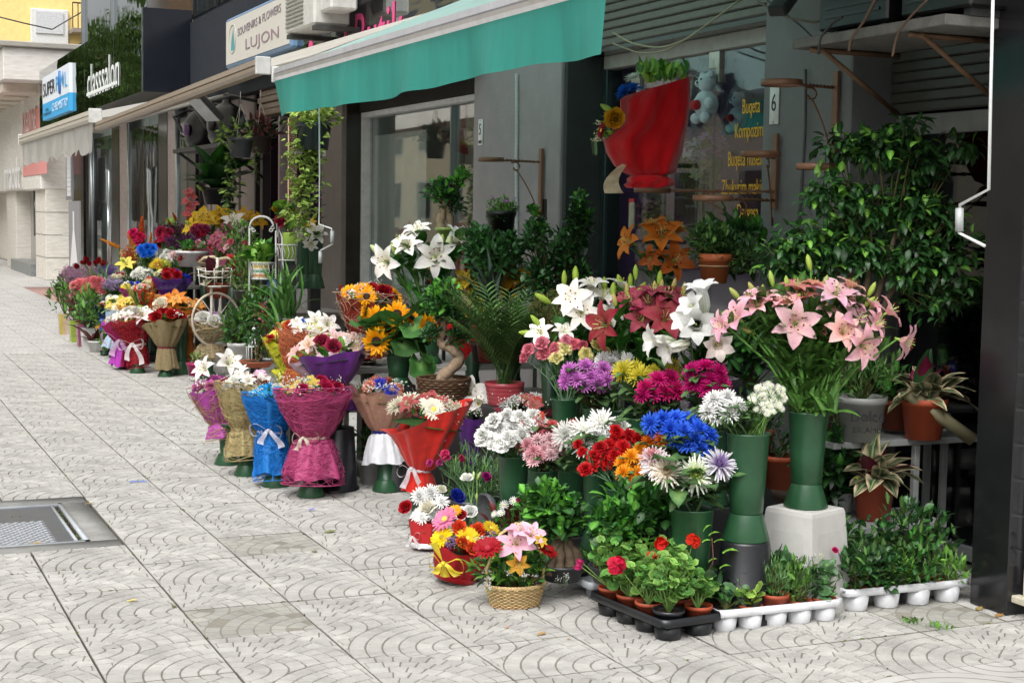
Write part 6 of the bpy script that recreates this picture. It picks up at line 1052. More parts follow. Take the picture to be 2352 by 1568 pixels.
wc = at(497, 735, d=d)-o; ra = pxm(62, d); wh = MB(); ed = ax(RT*.75+VW*.66); P = [wc+ed*ra*math.cos(a)+np.array([0, 0, 1])*ra*math.sin(a) for a in np.linspace(0, 2*math.pi, 33)]; wh.tube(P, .013, hx('b8ac98'), 'metalp', 6); wo = part('front_wheel', wh, bi)
for k in range(14): a = k*math.pi/7; mb = MB(); mb.tube([wc, wc+ed*ra*math.cos(a)+np.array([0, 0, 1])*ra*math.sin(a)], .004, hx('c9c5ba'), 'metalp', 4); part('spoke', mb, wo)
wc2 = wc+ax(RT*.5+VW*.85)*1.0; wh = MB(); P = [wc2+ed*ra*math.cos(a)+np.array([0, 0, 1])*ra*math.sin(a) for a in np.linspace(0, 2*math.pi, 33)]; wh.tube(P, .013, hx('b8ac98'), 'metalp', 6); wo = part('rear_wheel', wh, bi)
for k in range(14): a = k*math.pi/7; mb = MB(); mb.tube([wc2, wc2+ed*ra*math.cos(a)+np.array([0, 0, 1])*ra*math.sin(a)], .004, hx('c9c5ba'), 'metalp', 4); part('spoke', mb, wo)
mb = MB(); mb.tube([at(492, 655, d=d)-o, wc2+[0, 0, .35]], .014, hx('c9c5ba'), 'metalp', 6); mb.tube([wc2+[0, 0, .5], wc2], .014, hx('c9c5ba'), 'metalp', 6); part('frame', mb, bi)
for y, w1 in ((618, 1.), (632, .97), (652, .85)): bt('basket_ring', [(497-45*w1, y, -.05), (497-20*w1, y+6, -.16), (497+35*w1, y+5, -.12), (497+45*w1, y, 0), (497, y-5, .1), (497-45*w1, y, -.05)], .006)
for x in (-42, -25, -5, 15, 35): bt('basket_wire', [(497+x, 616, -.1), (497+x*.9, 656, -.08)], .005)
p2 = at(500, 655, d=d+.1); t = root('potted_plant', 'striped cream and green leaved plant in the basket of the bicycle', 'potted plant', None, p2); top = pot(t, p2-np.array([0, 0, .12]), .12, .15, '8a3c20'); rosette(t, top, 26, 'var', .34, (5, 65), 'varU')
# white wire plant stands
d = 13.7; sd = root('wire_plant_stand', 'white scrolled wire plant stand with two arches', 'plant stand', None, at(625, 860, d=d)); o = np.array(sd.location)
def wt(pts, r=.009, name='frame_wire', n=6): mb = MB(); mb.tube([at(x, y, d=d+dd)-o for x, y, dd in pts], r, hx('c8c9c6'), 'metalp', n); return part(name, mb, sd)
def arch(x0, x1, yb_, yt, dd=0): return [(x0, yb_, dd)]+[(x0+(x1-x0)*(1-math.cos(a))/2, yb_-(yb_-yt)*math.sin(a), dd) for a in np.linspace(.1, math.pi-.1, 12)]+[(x1, yb_, dd)]
wt([(573, 860, 0), (573, 530, 0)]+[(573, 525, 0)]); wt(arch(574, 628, 520, 497), .010, 'arch'); wt([(632, 860, 0), (633, 640, 0), (634, 530, 0)]); wt([(650, 800, -.1), (650, 620, -.1), (648, 545, -.1)]+[(641, 525, -.1), (638, 545, -.1)]); wt([(678, 745, .1), (679, 600, .1)]); wt([(637, 545, 0), (636, 500, 0), (645, 482, 0), (660, 478, 0)], .009, 'arch')
for x, y in ((575, 522), (626, 522), (582, 528), (622, 528)): wt([(x+5*math.cos(a)*(1-a/9), y+5*math.sin(a)*(1-a/9), 0) for a in np.linspace(0, 6, 10)], .006, 'scroll')
def wbasket(cx, yt, yb_, hw, dd=0):
    for y, k in ((yt, 1.), (yb_, .82)):
        c = at(cx, y, d=d+dd)-o; r = pxm(hw*k, d); mb = MB(); mb.tube([c+[r*math.cos(a), r*math.sin(a), 0] for a in np.linspace(0, 2*math.pi, 25)], .006, hx('c8c9c6'), 'metalp', 5); part('basket_ring', mb, sd)
    c0, c1 = at(cx, yt, d=d+dd)-o, at(cx, yb_, d=d+dd)-o; mb = MB()
    for k in range(14):
        a = k*2*math.pi/14; b = a+2*math.pi/14; r0, r1 = pxm(hw, d), pxm(hw*.82, d)
        mb.tube([c0+[r0*math.cos(a), r0*math.sin(a), 0], c0*.5+c1*.5+[(r0+r1)/2*math.cos((a+b)/2), (r0+r1)/2*math.sin((a+b)/2), 0], c1+[r1*math.cos(a), r1*math.sin(a), 0]], .0035, hx('c8c9c6'), 'metalp', 3)
    part('basket_wires', mb, sd)
wbasket(602, 603, 640, 28); wbasket(659, 562, 597, 24, -.05); wbasket(640, 652, 700, 22, .05); wbasket(598, 735, 765, 22); wbasket(658, 685, 720, 22, .1)
p = at(600, 640, d=d); t = root('potted_plant', 'cream pot with orange and green stripes holding a lime green leafed plant', 'potted plant', None, p); mb = MB(); r = pxm(22, d); cs = ['d8d4c0', 'c88038', 'd8d4c0', '68a088', 'd8d4c0', 'c8a838', 'd8d4c0', '98b848']; pr = []; cc = []
for i, c in enumerate(cs): pr += [(r*(.8+.2*i/8), .02*i), (r*(.8+.2*(i+1)/8), .02*(i+1)-.0005)]; cc += [hx(c)]*2
mb.lathe(pr, cc, 'plastic', n=24); part('pot', mb, t); top = np.array(p)+[0, 0, .16]; rosette(t, top, 30, 'broadB', .24, (10, 80), 'broad', spread=.03)
p = at(665, 598, d=d-.05); t = root('lime_vase', 'tall lime green metal vase in the upper wire basket', 'vase', None, p); mb = MB(); r = pxm(17, d); h = pxm(64, d); mb.lathe([(.001, 0), (r*.85, 0), (r*.98, h-.01), (r*1.03, h), (r*.96, h), (r*.9, h*.8)], hx('98b84c'), 'plastic', n=24); part('body', mb, t)
bunch('tulip_bunch', 'yellow, mauve and purple tulips in the lime green vase', p+np.array([0, 0, h]), d-.1, [(632, 480, 'tulip', 'e0a020', 10), (646, 478, 'tulip', 'c888b8', 10), (668, 478, 'tulip', 'd8a828', 10), (658, 488, 'tulip', '702058', 10), (676, 485, 'tulip', 'e0a820', 10), (682, 480, 'tulip', 'b878b0', 10), (692, 483, 'tulip', 'c080b8', 11), (640, 505, 'carn', '8c1430', 10), (653, 505, 'carn', '98183c', 10), (676, 490, 'tulip', '983878', 9), (648, 515, 'carn', '901838', 9), (664, 492, 'tulip', 'd8a020', 9)], leaves=('broad', 'broadB'), ls=.2, nl=2)
p = at(640, 700, d=d+.05); t = root('potted_plant', 'small pot of bright blue delphinium flowers in the lower wire basket', 'potted plant', None, p); top = pot(t, p, .08, .13, '8c2a20'); bush(t, top+[0, 0, .1], .2, .18, 120, ('small', 'dark'), .06, base=top); put(t, d-.05, cluster(648, 658, 35, 22, 26, 'daisy', ['2860c0', '3070d0'], 5))
p = at(712, 660, d=14.0)
for x, lab in ((700, 'dark green vase left of the pair behind the awning crank'), (722, 'dark green vase right of the pair behind the awning crank')): vase(x, 662, 14.2, lab, s=1.15, h=.46, c='1e4028')
bunch('white_lily_bunch', 'drooping white lilies in the dark green vases behind the crank', at(712, 560, d=14.1), 14.1, [(700, 545, 'lily', 'e4e4e0', 18, None, (-.5, -.5, .8)), (724, 538, 'lily', 'e8e8e4', 20), (715, 555, 'lily', 'e0e0dc', 16, None, (0, -.7, .8)), (722, 500, 'bud', '98b048', 13), (716, 515, 'lily', 'e0b838', 10)], leaves=('lilyleaf', 'broad'), ls=.2, nl=3)
bunch('orchid_spray', 'dark purple orchids behind the awning crank', at(722, 560, d=14.4), 14.4, cluster(722, 460, 12, 45, 14, 'orchid', ['40184c', '582464'], 8), leaves=('dark',), ls=.15)
t, top, p = leafpot('tall narrow column of green ivy left of the white wire stand', 575, 862, d=13.9, r=.12, h=.15, c='3a3a38', m='plastic', rx=.12, rzz=.5, n=700, kinds=('small', 'smallB', 'ivy', 'dark'), size=.045, obj=60, twigs=18)
t, top, p = leafpot('light green fern-like plant in the lower left of the wire stand', 560, 690, d=14.2, r=.1, h=.1, c='3a3a38', m='plastic', rx=.15, rzz=.22, n=380, kinds=('needle', 'smallB', 'small'), size=.06)
t, top, p = leafpot('pink flowering begonia in the middle of the wire stand', 598, 765, d=13.6, r=.09, h=.1, c='8a3c20', rx=.2, rzz=.18, n=240, kinds=('broad', 'small'), size=.07, blooms=cluster(600, 715, 20, 22, 12, 'daisy', ['d86878', 'e08898'], 4))
t, top, p = leafpot('white pot with a leafy green plant at the foot of the wire stand', 492, 830, d=14.6, r=.1, h=.2, c='c8c8c4', m='plastic', rx=.1, rzz=.1, n=0)
t, top, p = leafpot('leafy pot plant in a white pot left of the birdcage lantern', 550, 838, d=13.5, r=.11, h=.2, c='c4c4c0', m='plastic', rx=.17, rzz=.2, n=300, kinds=('small', 'gins', 'smallB'), size=.08)
p = at(658, 745, d=13.2); t = root('yucca', 'spiky green yucca with long arching blades beside the wire stand', 'potted plant', None, p); top = pot(t, p-[0, 0, .1], .11, .16, '4a4a48', 'plastic'); rosette(t, top, 24, 'strap', .55, (25, 90)); 
for dd in ((.05, .0, 1), (-.03, .0, 1), (.3, .1, 1), (-.25, -.1, 1)): leafpart(t, 'strap', top, dd, .55)
p = at(640, 800, d=13.0); t = root('trailing_plant', 'striped spider plant leaf curve hanging below the yucca', 'potted plant', None, p); top = pot(t, p, .08, .12, '3a4a60', 'plastic'); rosette(t, top, 14, 'strap', .45, (0, 60))
# birdcage lantern, bonsai dish
p = at(583, 838, d=13.3); t = root('birdcage_lantern', 'small white metal lantern with a slatted onion roof beside the wire stand', 'lantern', None, p); r = pxm(17, 13.3); hh = pxm(45, 13.3)
mb = MB(); mb.lathe([(r, 0), (r, .015), (.001, .015)], hx('c8c9c6'), 'metalp', n=16); mb.lathe([(r, hh-.012), (r, hh), (r*.9, hh), (r*.9, hh-.012)], hx('c8c9c6'), 'metalp', n=16); part('base', mb, t)
for k in range(12): a = k*math.pi/6; mb = MB(); mb.tube([(r*math.cos(a), r*math.sin(a), 0), (r*math.cos(a), r*math.sin(a), hh), (r*.6*math.cos(a), r*.6*math.sin(a), hh+.05), (r*.25*math.cos(a), r*.25*math.sin(a), hh+.1), (0, 0, hh+.125)], .005, hx('c8c9c6'), 'metalp', 4); part('bar', mb, t)
mb = MB(); blob(mb, (0, 0, hh+.14), .02, hx('c8c9c6'), 'metalp'); part('finial', mb, t)
t, top, p = leafpot('flat terracotta dish with a twisted bonsai below the lantern', 590, 842, d=13.0, r=.15, h=.05, c='a05030', rx=.14, rzz=.1, n=160, kinds=('gins', 'small'), size=.05, up=.14)
mb = MB(); mb.tube([(0, 0, .04), (.04, .01, .09), (-.02, 0, .13), (.03, 0, .2)], [.02, .016, .012, .008], hx('7a6448'), 'bark', 7); part('trunk', mb, t)
t, top, p = leafpot('magenta pot of yellow flowers beside the straw bouquet', 452, 862, d=14.2, r=.1, h=.12, c='a0185c', m='plastic', rx=.1, rzz=.06, n=40)
t, top, p = leafpot('small purple flowering plant right of the lantern', 620, 852, d=13.1, r=.09, h=.12, c='b8bcc0', m='plastic', rx=.15, rzz=.12, n=160, blooms=cluster(618, 790, 14, 12, 9, 'daisy', ['68387c', '8850a0'], 5))

for x, y, d, K, cs, rx, ry, n, r, lab, lv in ((258, 655, 17.1, 'ball', ['a890b8', 'c0a8c8'], 22, 9, 14, 8, 'pale lilac statice between the pink dome and the silk poppies', 'small'), (330, 628, 16.9, 'mum', ['ecece4'], 22, 9, 10, 9, 'white button flowers under the blue chrysanthemums', 'mumleaf'), (350, 690, 16, 'rose', ['d89040', 'e8c070'], 22, 10, 9, 9, 'peach and orange roses left of the orange lily bouquet', 'broad'), (268, 690, 16.7, 'daisy', ['e8d860', 'f0f0e8'], 24, 9, 14, 7, 'yellow and white daisies low in the far cluster', 'mumleaf'), (378, 540, 17.3, 'carn', ['b0204c', '8c1838'], 16, 12, 8, 10, 'crimson carnations behind the blue chrysanthemums', 'grey'), (420, 585, 16.7, 'daisy', ['e0b0c0', 'e8d8d0'], 26, 9, 14, 8, 'pale pink daisies under the purple velvet blooms', 'small'), (505, 560, 16.4, 'lily', ['b04c74', 'c06888'], 16, 14, 6, 13, 'pink lilies between the carnations and the red pot', 'lilyleaf'), (535, 600, 15.6, 'ball', ['8c5c8c', 'a04c6c'], 18, 10, 12, 9, 'mauve statice left of the red pot', 'small'), (460, 530, 17.2, 'carn', ['a01838', '903050'], 20, 8, 8, 10, 'wine red carnations under the yellow lilies', 'grey'), (520, 505, 17.6, 'lily', ['d8b020', 'c89818'], 22, 10, 7, 16, 'yellow lilies at the back right of the far cluster', 'lilyleaf'), (240, 745, 16.6, 'daisy', ['4060b8', 'd8a030'], 18, 12, 12, 6, 'small blue and orange flowers behind the white bowl planter', 'broadB'), (350, 610, 17.2, 'mum', ['6c8c38', 'a0a848'], 16, 8, 8, 9, 'green button chrysanthemums right of the twigs', 'mumleaf')):
    bunch('mixed_bunch', lab, at(x, y+60, d=d), d, cluster(x, y, rx, ry, n, K, cs, r), leaves=(lv,), ls=.13, nl=4, group='small bunches of the far cluster')
# ------------------------------------------------------------------ middle group
def leafyball(t, x, y, d, rx, rzz, n, kinds, size, base=None, obj=0, twigs=12, up=.35, ry=None, shell=.5, twc='4a4a26', droop=0.):
    bush(t, at(x, y, d=d), pxm(rx, d), pxm(rzz, d), n, kinds, size, base=base, obj=obj, twigs=twigs, up=up, ry=ry, shell=shell, twc=twc, droop=droop)
def trunk(t, pts, r0, r1, c='6a5a48', name='trunk', n=8):
    P = np.array(pts)-np.array(t.location); q = np.linspace(0, len(P)-1, len(P)*4); P2 = np.array([[np.interp(a, range(len(P)), P[:, k]) for k in range(3)] for a in q])
    for _ in range(2): P2[1:-1] = (P2[:-2]+2*P2[1:-1]+P2[2:])/4
    r = np.linspace(r0, r1, len(P2))*(1+.12*np.sin(np.arange(len(P2))*1.3)); mb = MB(); mb.tube(P2, r, hx(c), 'bark', n); part(name, mb, t)
# sunflowers
v, m_ = vase(915, 882, 8.85, 'green vase full of sunflowers beside the woven red bouquet', s=.95, h=.18, grp=None)
sp_ = root('display_stool', 'dark stool hidden under the sunflower vase', 'stool', None, (v.location.x, v.location.y, 0)); mb = MB(); mb.lathe([(.12, 0), (.1, v.location.z-.004), (.001, v.location.z-.004)], hx('2a2a2c'), 'plastic', n=20); part('body', mb, sp_)
t = bunch('sunflower_bunch', 'bunch of sunflowers with big drooping leaves in the middle of the display', m_, 8.75, [(864, 734, 'sun', 'e8a010', 28, None, (-.1, .3, 1)), (865, 784, 'sun', 'e8a010', 28, None, (-.05, -.1, 1)), (912, 722, 'sun', 'e8a010', 27, None, (.25, .5, 1)), (981, 752, 'sun', 'e8a010', 28, None, (.8, .1, .7)), (838, 715, 'sun', 'e0980c', 20, None, (-1, .2, .3)), (945, 730, 'sun', 'e8a010', 20, None, (.6, .6, .6)), (890, 755, 'sun', 'e8a010', 22, None, (.1, 0, 1))], leaves=('sunl',), ls=.12, nl=2, r=.007, c='5f8a44', obj=True)
for x, y, dx, dz, s in ((950, 750, .2, -.3, .09), (960, 800, .5, -.9, .10), (965, 835, .2, -1, .1), (905, 770, -.4, -.3, .07), (935, 730, .3, .3, .08), (895, 745, -.4, .3, .07), (925, 790, .3, -.5, .09)): p = at(x, y, d=8.7); leafpart(t, 'sunl', p, RT*dx+UPC*dz-VW*.3, s, rng.uniform(-.5, .5))
# white lilies in the tall vase left of centre
v, m_ = vase(988, 832, 9.35, 'green vase on the rack holding the tall white lilies', s=.85, h=.2, grp=None)
bunch('white_lily_bunch', 'tall bunch of big white lilies in front of the boutique window', m_, 9.25, [(960, 540, 'lily', 'f0f0ee', 34, None, (-.1, 1, .5)), (1000, 612-22, 'lily', 'f2f2f0', 44, None, (.05, .1, 1)), (940, 575, 'lily', 'f0f0ee', 36, None, (-.3, .7, .7)), (895, 600, 'lily', 'f0f0ee', 40, None, (-.6, -.1, .8)), (870, 578, 'bud', 'f0f0e0', 26, None, (-.8, .6, .3)), (1042, 555, 'lily', 'ececea', 36, None, (.7, .7, .4)), (1030, 560, 'bud', 'ecece0', 24, None, (.2, 1, .2)), (907, 575, 'bud', 'c8d098', 20, None, (-.4, .8, .3)), (1015, 555, 'bud', 'b8c880', 18, None, (.1, 1, .2)), (925, 560, 'lily', 'ececea', 30, None, (-.5, .8, .3)), (1065, 545, 'lily', 'e8e8e4', 24, None, (1, .4, .3))], leaves=('lilyleaf', 'broad', 'broad'), ls=.17, nl=9, r=.005, obj=True)
# ginseng ficus in lime pot + small tree + black pot plant on bracket
t = root('ficus_bonsai', 'bonsai ficus with a thick split trunk in a lime green pot before the window', 'bonsai', None, at(1022, 570, d=9.5)); top = pot(t, at(1022, 570, d=9.5), .065, .13, '7f9a50', 'plastic')
for s in (-1, 1): trunk(t, [top+[s*.02, 0, -.02], top+[s*.035, 0, .06], top+[s*.01, 0, .13], top+[0, 0, .18]], .03, .018, '8a7a60', n=9)
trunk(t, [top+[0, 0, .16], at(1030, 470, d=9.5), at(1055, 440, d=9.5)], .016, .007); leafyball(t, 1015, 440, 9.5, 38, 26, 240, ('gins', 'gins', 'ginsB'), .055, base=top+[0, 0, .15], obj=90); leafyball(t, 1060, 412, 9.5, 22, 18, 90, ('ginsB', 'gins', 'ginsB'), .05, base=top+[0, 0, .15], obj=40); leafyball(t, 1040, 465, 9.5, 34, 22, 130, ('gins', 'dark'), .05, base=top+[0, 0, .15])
rk = root('pot_stand', 'slim dark pot stand carrying the lime pot behind the white lilies', 'plant stand', None, (t.location.x, t.location.y, 0)); mb = MB(); mb.lathe([(.11, 0), (.11, .01), (.012, .02), (.012, t.location.z-.015), (.09, t.location.z-.012), (.09, t.location.z-.002), (.001, t.location.z-.002)], hx('2a2a28'), 'metalp', n=18); part('column', mb, rk)
def bracket(lab, post, yr, rings, X=4.5, c='7c5842', grp='wrought iron pot brackets', scroll=None):
    """wall post with twisted arms ending in flat rings"""
    x, y0, y1 = post; a, b = at(x, y0, X=XF-.02), at(x, y1, X=XF-.02); t = root('pot_bracket', lab, 'wall bracket', grp, b); o = np.array(b); mb = MB(); h = a[2]-b[2]; mb.box((-.012, -.022, 0), (.006, .022, h), hx(c), 'metalp', .002); part('post', mb, t, smooth=False)
    for (ry, rx_, Xr, r, ryy) in rings:
        p = at(x, ry, X=XF-.03)-o; q = at(rx_, ryy, X=Xr)-o; q[2] = p[2]; n = 40; mb = MB(); L = [lerp(p, q, i/n) for i in range(n+1)]; u = ax(np.cross(q-p, [0, 0, 1])); 
        for ph in (0, math.pi): mb.tube([L[i]+(u*math.cos(i*.8+ph)+np.array([0, 0, 1])*math.sin(i*.8+ph))*.005 for i in range(n+1)], .0055, hx(c), 'metalp', 4)
        part('twisted_arm', mb, t); mb = MB(); dr = ax(q-p); cc_ = q+dr*r
        V = []; m2 = 28
        for i in range(m2):
            aa = 2*math.pi*i/m2
            for rr, zz in ((r, -.014), (r, .014), (r-.005, .014), (r-.005, -.014)): V.append(cc_+np.array([rr*math.cos(aa), rr*math.sin(aa), zz]))
        mb.add(V, [(4*i+k, 4*((i+1) % m2)+k, 4*((i+1) % m2)+(k+1) % 4, 4*i+(k+1) % 4) for i in range(m2) for k in range(4)], hx(c), 'metalp'); part('ring', mb, t)
        s0 = lerp(p, q, .62); s1 = p-np.array([0, 0, .34]); P = [s0+dr*.05*math.cos(z)*(.4+z/8)-np.array([0, 0, .045+.035*math.sin(z)*(.4+z/8)]) for z in np.linspace(5.5, .3, 12)]+[lerp(s0, s1, k/10)-np.array([0, 0, .05])-dr*.03*math.sin(k*.3) for k in range(1, 10)]+[s1+dr*.035*math.cos(z)*(1-z/8)+np.array([0, 0, .03*math.sin(z)*(1-z/8)]) for z in np.linspace(1.5, 6, 9)]; mb = MB(); mb.tube(P, .005, hx(c), 'metalp', 5); part('scroll', mb, t)
    return t
bracket('wrought iron pot bracket with an empty ring on pillar 5', (1239, 342, 620), 0, [(372, 1150, 4.22, .09, 368), (552, 1175, 4.3, .09, 520)])
bracket('tall rusty pot bracket with an empty ring beside number plate 6', (1915, 165, 395), 0, [(201, 1830, 4.32, .10, 197), (392, 1885, 4.25, .10, 384)])
bracket('shorter rusty pot bracket whose long arms cross the lettered glass', (1778, 308, 480), 0, [(362, 1755, 4.35, .10, 353), (440, 1540, 4.15, .10, 440), (460, 1660, 4.1, .10, 458)])
t = root('potted_plant', 'round light green bushy plant in a black pot on the bracket of pillar 5', 'potted plant', None, at(1150, 556, d=9.3)); top = pot(t, at(1150, 556, d=9.3), .093, .19, '17181a', 'plastic'); leafyball(t, 1155, 488, 9.3, 42, 34, 900, ('smallB', 'small', 'smallB'), .022, base=top, twigs=30, shell=.3); put(t, 9.2, [(1128, 455, 'daisy', 'b070b8', 5), (1163, 462, 'daisy', 'a868b0', 6), (1195, 492, 'daisy', 'b070b8', 4), (1182, 455, 'daisy', 'b078b8', 4)])
# jade like ficus on twisted trunk
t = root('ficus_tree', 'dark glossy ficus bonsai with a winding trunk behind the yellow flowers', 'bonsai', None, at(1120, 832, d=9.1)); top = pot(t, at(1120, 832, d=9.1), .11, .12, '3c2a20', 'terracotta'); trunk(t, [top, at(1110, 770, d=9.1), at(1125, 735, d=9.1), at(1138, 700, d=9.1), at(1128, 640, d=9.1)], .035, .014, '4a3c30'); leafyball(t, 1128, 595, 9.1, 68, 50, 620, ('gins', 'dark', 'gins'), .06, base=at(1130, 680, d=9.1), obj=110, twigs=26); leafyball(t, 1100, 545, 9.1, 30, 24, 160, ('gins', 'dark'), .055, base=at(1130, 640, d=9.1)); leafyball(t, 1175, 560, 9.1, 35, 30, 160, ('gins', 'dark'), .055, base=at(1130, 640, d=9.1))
t = root('ficus_shrub', 'tall dark small leaved shrub climbing in front of the violet shop jamb', 'shrub', None, at(1280, 800, d=8.6)); top = pot(t, at(1280, 800, d=8.6), .12, .2, '3c2a20')
for x, y, rx, ry_, n in ((1240, 640, 40, 60, 330), (1290, 600, 38, 70, 360), (1325, 530, 28, 65, 280), (1230, 540, 26, 45, 170), (1270, 700, 55, 40, 260), (1335, 640, 30, 60, 200)): leafyball(t, x, y, 8.6, rx, ry_, n, ('gins', 'dark', 'dark'), .055, base=top, obj=40, twigs=10)
for x, y in ((1225, 490), (1330, 455), (1345, 500), (1245, 530)): leafyball(t, x, y, 8.6, 12, 14, 40, ('ginsB', 'gins'), .05, base=top, obj=14, twigs=3)
# yellow bunch behind
bunch('yellow_lily_bunch', 'shaded yellow and orange lilies behind the winding bonsai trunk', at(1085, 780, d=9.3), 9.3, [(1075, 650, 'lily', 'd8b41c', 34), (1105, 640, 'lily', 'e0b818', 28), (1090, 680, 'lily', 'd8ac14', 26), (1110, 665, 'lily', 'd0841c', 24), (1085, 718, 'lily', 'd0a818', 30), (1060, 640, 'bud', 'c89080', 18), (1070, 700, 'lily', 'c88888', 22)], leaves=('lilyleaf',), ls=.18, nl=4, group='shaded yellow lily bunches')
bunch('yellow_lily_bunch', 'shaded yellow lilies under the cable conduit on pillar 5', at(1180, 780, d=9.2), 9.2, [(1175, 640, 'lily', 'e0b010', 36), (1200, 655, 'lily', 'd89c10', 26), (1150, 648, 'lily', 'd8a814', 26), (1215, 640, 'lily', 'c89410', 22), (1170, 670, 'sun', 'd89010', 24)], leaves=('lilyleaf',), ls=.18, nl=4, group='shaded yellow lily bunches')
# S trunk bonsai in wicker basket
def basket(t, p, rt, rb, h, c, nst=34, nrow=11, name='basket', ov=1.):
    o = np.array(p)-np.array(t.location); mb = MB()
    for k in range(nrow):
        z = h*(k+.5)/nrow; r = rb+(rt-rb)*z/h; P = []
        for i in range(nst*4+1): a = 2*math.pi*i/(nst*4); q = r+.004*math.cos(nst*a/2*1.0+math.pi*(k % 2)); P.append(o+[q*math.cos(a), q*math.sin(a)*ov, z])
        mb.tube(P, h/nrow*.45, jit(hx(c), .18), 'wicker', 4, cap=False)
    for k in range(nst): a = 2*math.pi*(k+.5)/nst; mb.tube([o+[rb*math.cos(a), rb*math.sin(a)*ov, 0], o+[rt*math.cos(a), rt*math.sin(a)*ov, h]], .0028, np.array(hx(c))*.7, 'wicker', 4, cap=False)
    part('woven_wall', mb, t); mb = MB()
    for s in range(3): mb.tube([o+[(rt+.004*math.cos(18*a+s*2.1))*math.cos(a), (rt+.004*math.cos(18*a+s*2.1))*math.sin(a)*ov, h+.004+.005*math.sin(18*a+s*2.1)] for a in np.linspace(0, 2*math.pi, 110)], .0045, hx(c), 'wicker', 4, cap=False)
    part('braided_rim', mb, t); mb = MB(); mb.lathe([(.001, 0), (rb, 0), (rt*.93, h*.8), (.001, h*.82)], np.array(hx('3a2a1c')), 'soil', n=20, o=tuple(o), sy=ov); part('soil', mb, t)
p = at(1018, 935, d=8.35); t = root('bonsai', 'large bonsai with an S shaped trunk in a round dark wicker basket', 'bonsai', None, p); basket(t, p, .145, .115, .155, '5c4430'); top = np.array(p)+[0, 0, .13]
trunk(t, [top+[.0, 0, -.02], at(1012, 868, d=8.35), at(1040, 845, d=8.35), at(1062, 820, d=8.35), at(1035, 800, d=8.35), at(1008, 788, d=8.35), at(1018, 755, d=8.35), at(1025, 720, d=8.35)], .04, .016, '8a7660', n=10)
for s in (-.05, .04, .07): trunk(t, [top+[s, -.02, -.02], top+[s*.4, 0, .04], at(1012, 865, d=8.35)], .016, .012, '8a7660')
leafyball(t, 1020, 695, 8.35, 45, 42, 420, ('gins', 'dark', 'ginsB'), .05, base=at(1020, 740, d=8.35), obj=90, twigs=14); leafyball(t, 1060, 770, 8.35, 34, 20, 160, ('gins', 'dark'), .045, base=at(1035, 790, d=8.35), obj=20); leafyball(t, 990, 765, 8.35, 25, 18, 120, ('gins', 'dark'), .045, base=at(1015, 770, d=8.35)); leafyball(t, 1045, 725, 8.35, 35, 22, 160, ('gins', 'dark'), .045, base=at(1020, 745, d=8.35))
bs = root('display_block', 'dark block standing under the wicker bonsai basket', 'stand', None, (t.location.x, t.location.y, 0)); mb = MB(); mb.box((-.13, -.13, 0), (.13, .13, t.location.z-.003), hx('2c2a2a'), 'matte_plastic', .01); part('body', mb, bs, smooth=False)
# palm in red ribbed pot
p = at(1158, 928, d=8.2); t = root('parlour_palm', 'feathery dark green palm in a red ribbed pot in front of pillar 5', 'potted plant', None, p); mb = MB(); R0 = pxm(46, 8.2); mb.lathe([(R0*.8, 0)]+[(R0*(.8+.15*i/9)+.003*(i % 2), .011*i) for i in range(1, 10)]+[(R0, .105), (R0, .12), (R0*.93, .12), (R0*.9, .1), (.001, .1)], [hx('8c2a34') if i % 2 else hx('a84a50') for i in range(15)], 'plastic', n=30); part('pot', mb, t); top = np.array(p)+[0, 0, .1]
bs = root('display_block', 'dark block standing under the red ribbed palm pot', 'stand', None, (p[0], p[1], 0)); mb = MB(); mb.box((-.1, -.1, 0), (.1, .1, p[2]-.003), hx('2c2a2a'), 'matte_plastic', .01); part('body', mb, bs, smooth=False)
def frond(t, b, d, L, n=11, ll=.13, K='dark', droop=1.2):
    d = ax(np.array(d, float)); hz = ax(np.array([d[0], d[1], 0.001])); e = math.asin(max(-1, min(1, d[2]))); P = [np.array(b)]; k = 10
    for i in range(k): P.append(P[-1]+(hz*math.cos(e)+np.array([0, 0, math.sin(e)]))*L/k); e -= droop/k
    mb = MB(); o = np.array(t.location); mb.tube(np.array(P)-o, .0022, hx('3c5a28'), 'stemm', 4, cap=False); sd = ax(np.cross(hz, [0, 0, 1]))
    for i in range(n):
        q = 3+(k-3.01)*i/(n-1); j = int(q); pt = lerp(P[j], P[min(k, j+1)], q-j); f = ax(P[min(k, j+1)]-P[j]) if j < k else hz
        for s in (-1, 1): mb.addT(LEAF[K], leafM(pt-o, f*.7+sd*s*.8-np.array([0, 0, .1]), ll*(1-.45*abs(i/(n-1)-.4)), s*.3), np.ones(3)*rng.uniform(.8, 1.3))
    part('frond', mb, t)
LEAF['pinna'] = leafT(1, .06, 3, .2, .5, 10, '2c5424', m='leaf_matt'); LEAF['pinnaB'] = leafT(1, .045, 3, .2, .8, 10, '1c2c22', vein='3c4c3c')
for i in range(54): a = rng.uniform(0, 6.28); frond(t, top+rng.normal(size=3)*[.02, .02, 0], (math.cos(a)*.6, math.sin(a)*.6, rng.uniform(1.4, 3.5)), rng.uniform(.35, .6), n=14, K='pinna', ll=.13, droop=.7)
p = at(1130, 830, d=8.8); t = root('dark_dracaena', 'dark grassy plant with strap leaves rising behind the palm', 'potted plant', None, p); top = pot(t, p, .1, .14, '8c1c20', 'plastic'); rosette(t, top+[0, 0, .15], 46, 'pinnaB', .42, (0, 85), name='leaf')
for x, y in ((1090, 790), (1075, 730)): pass
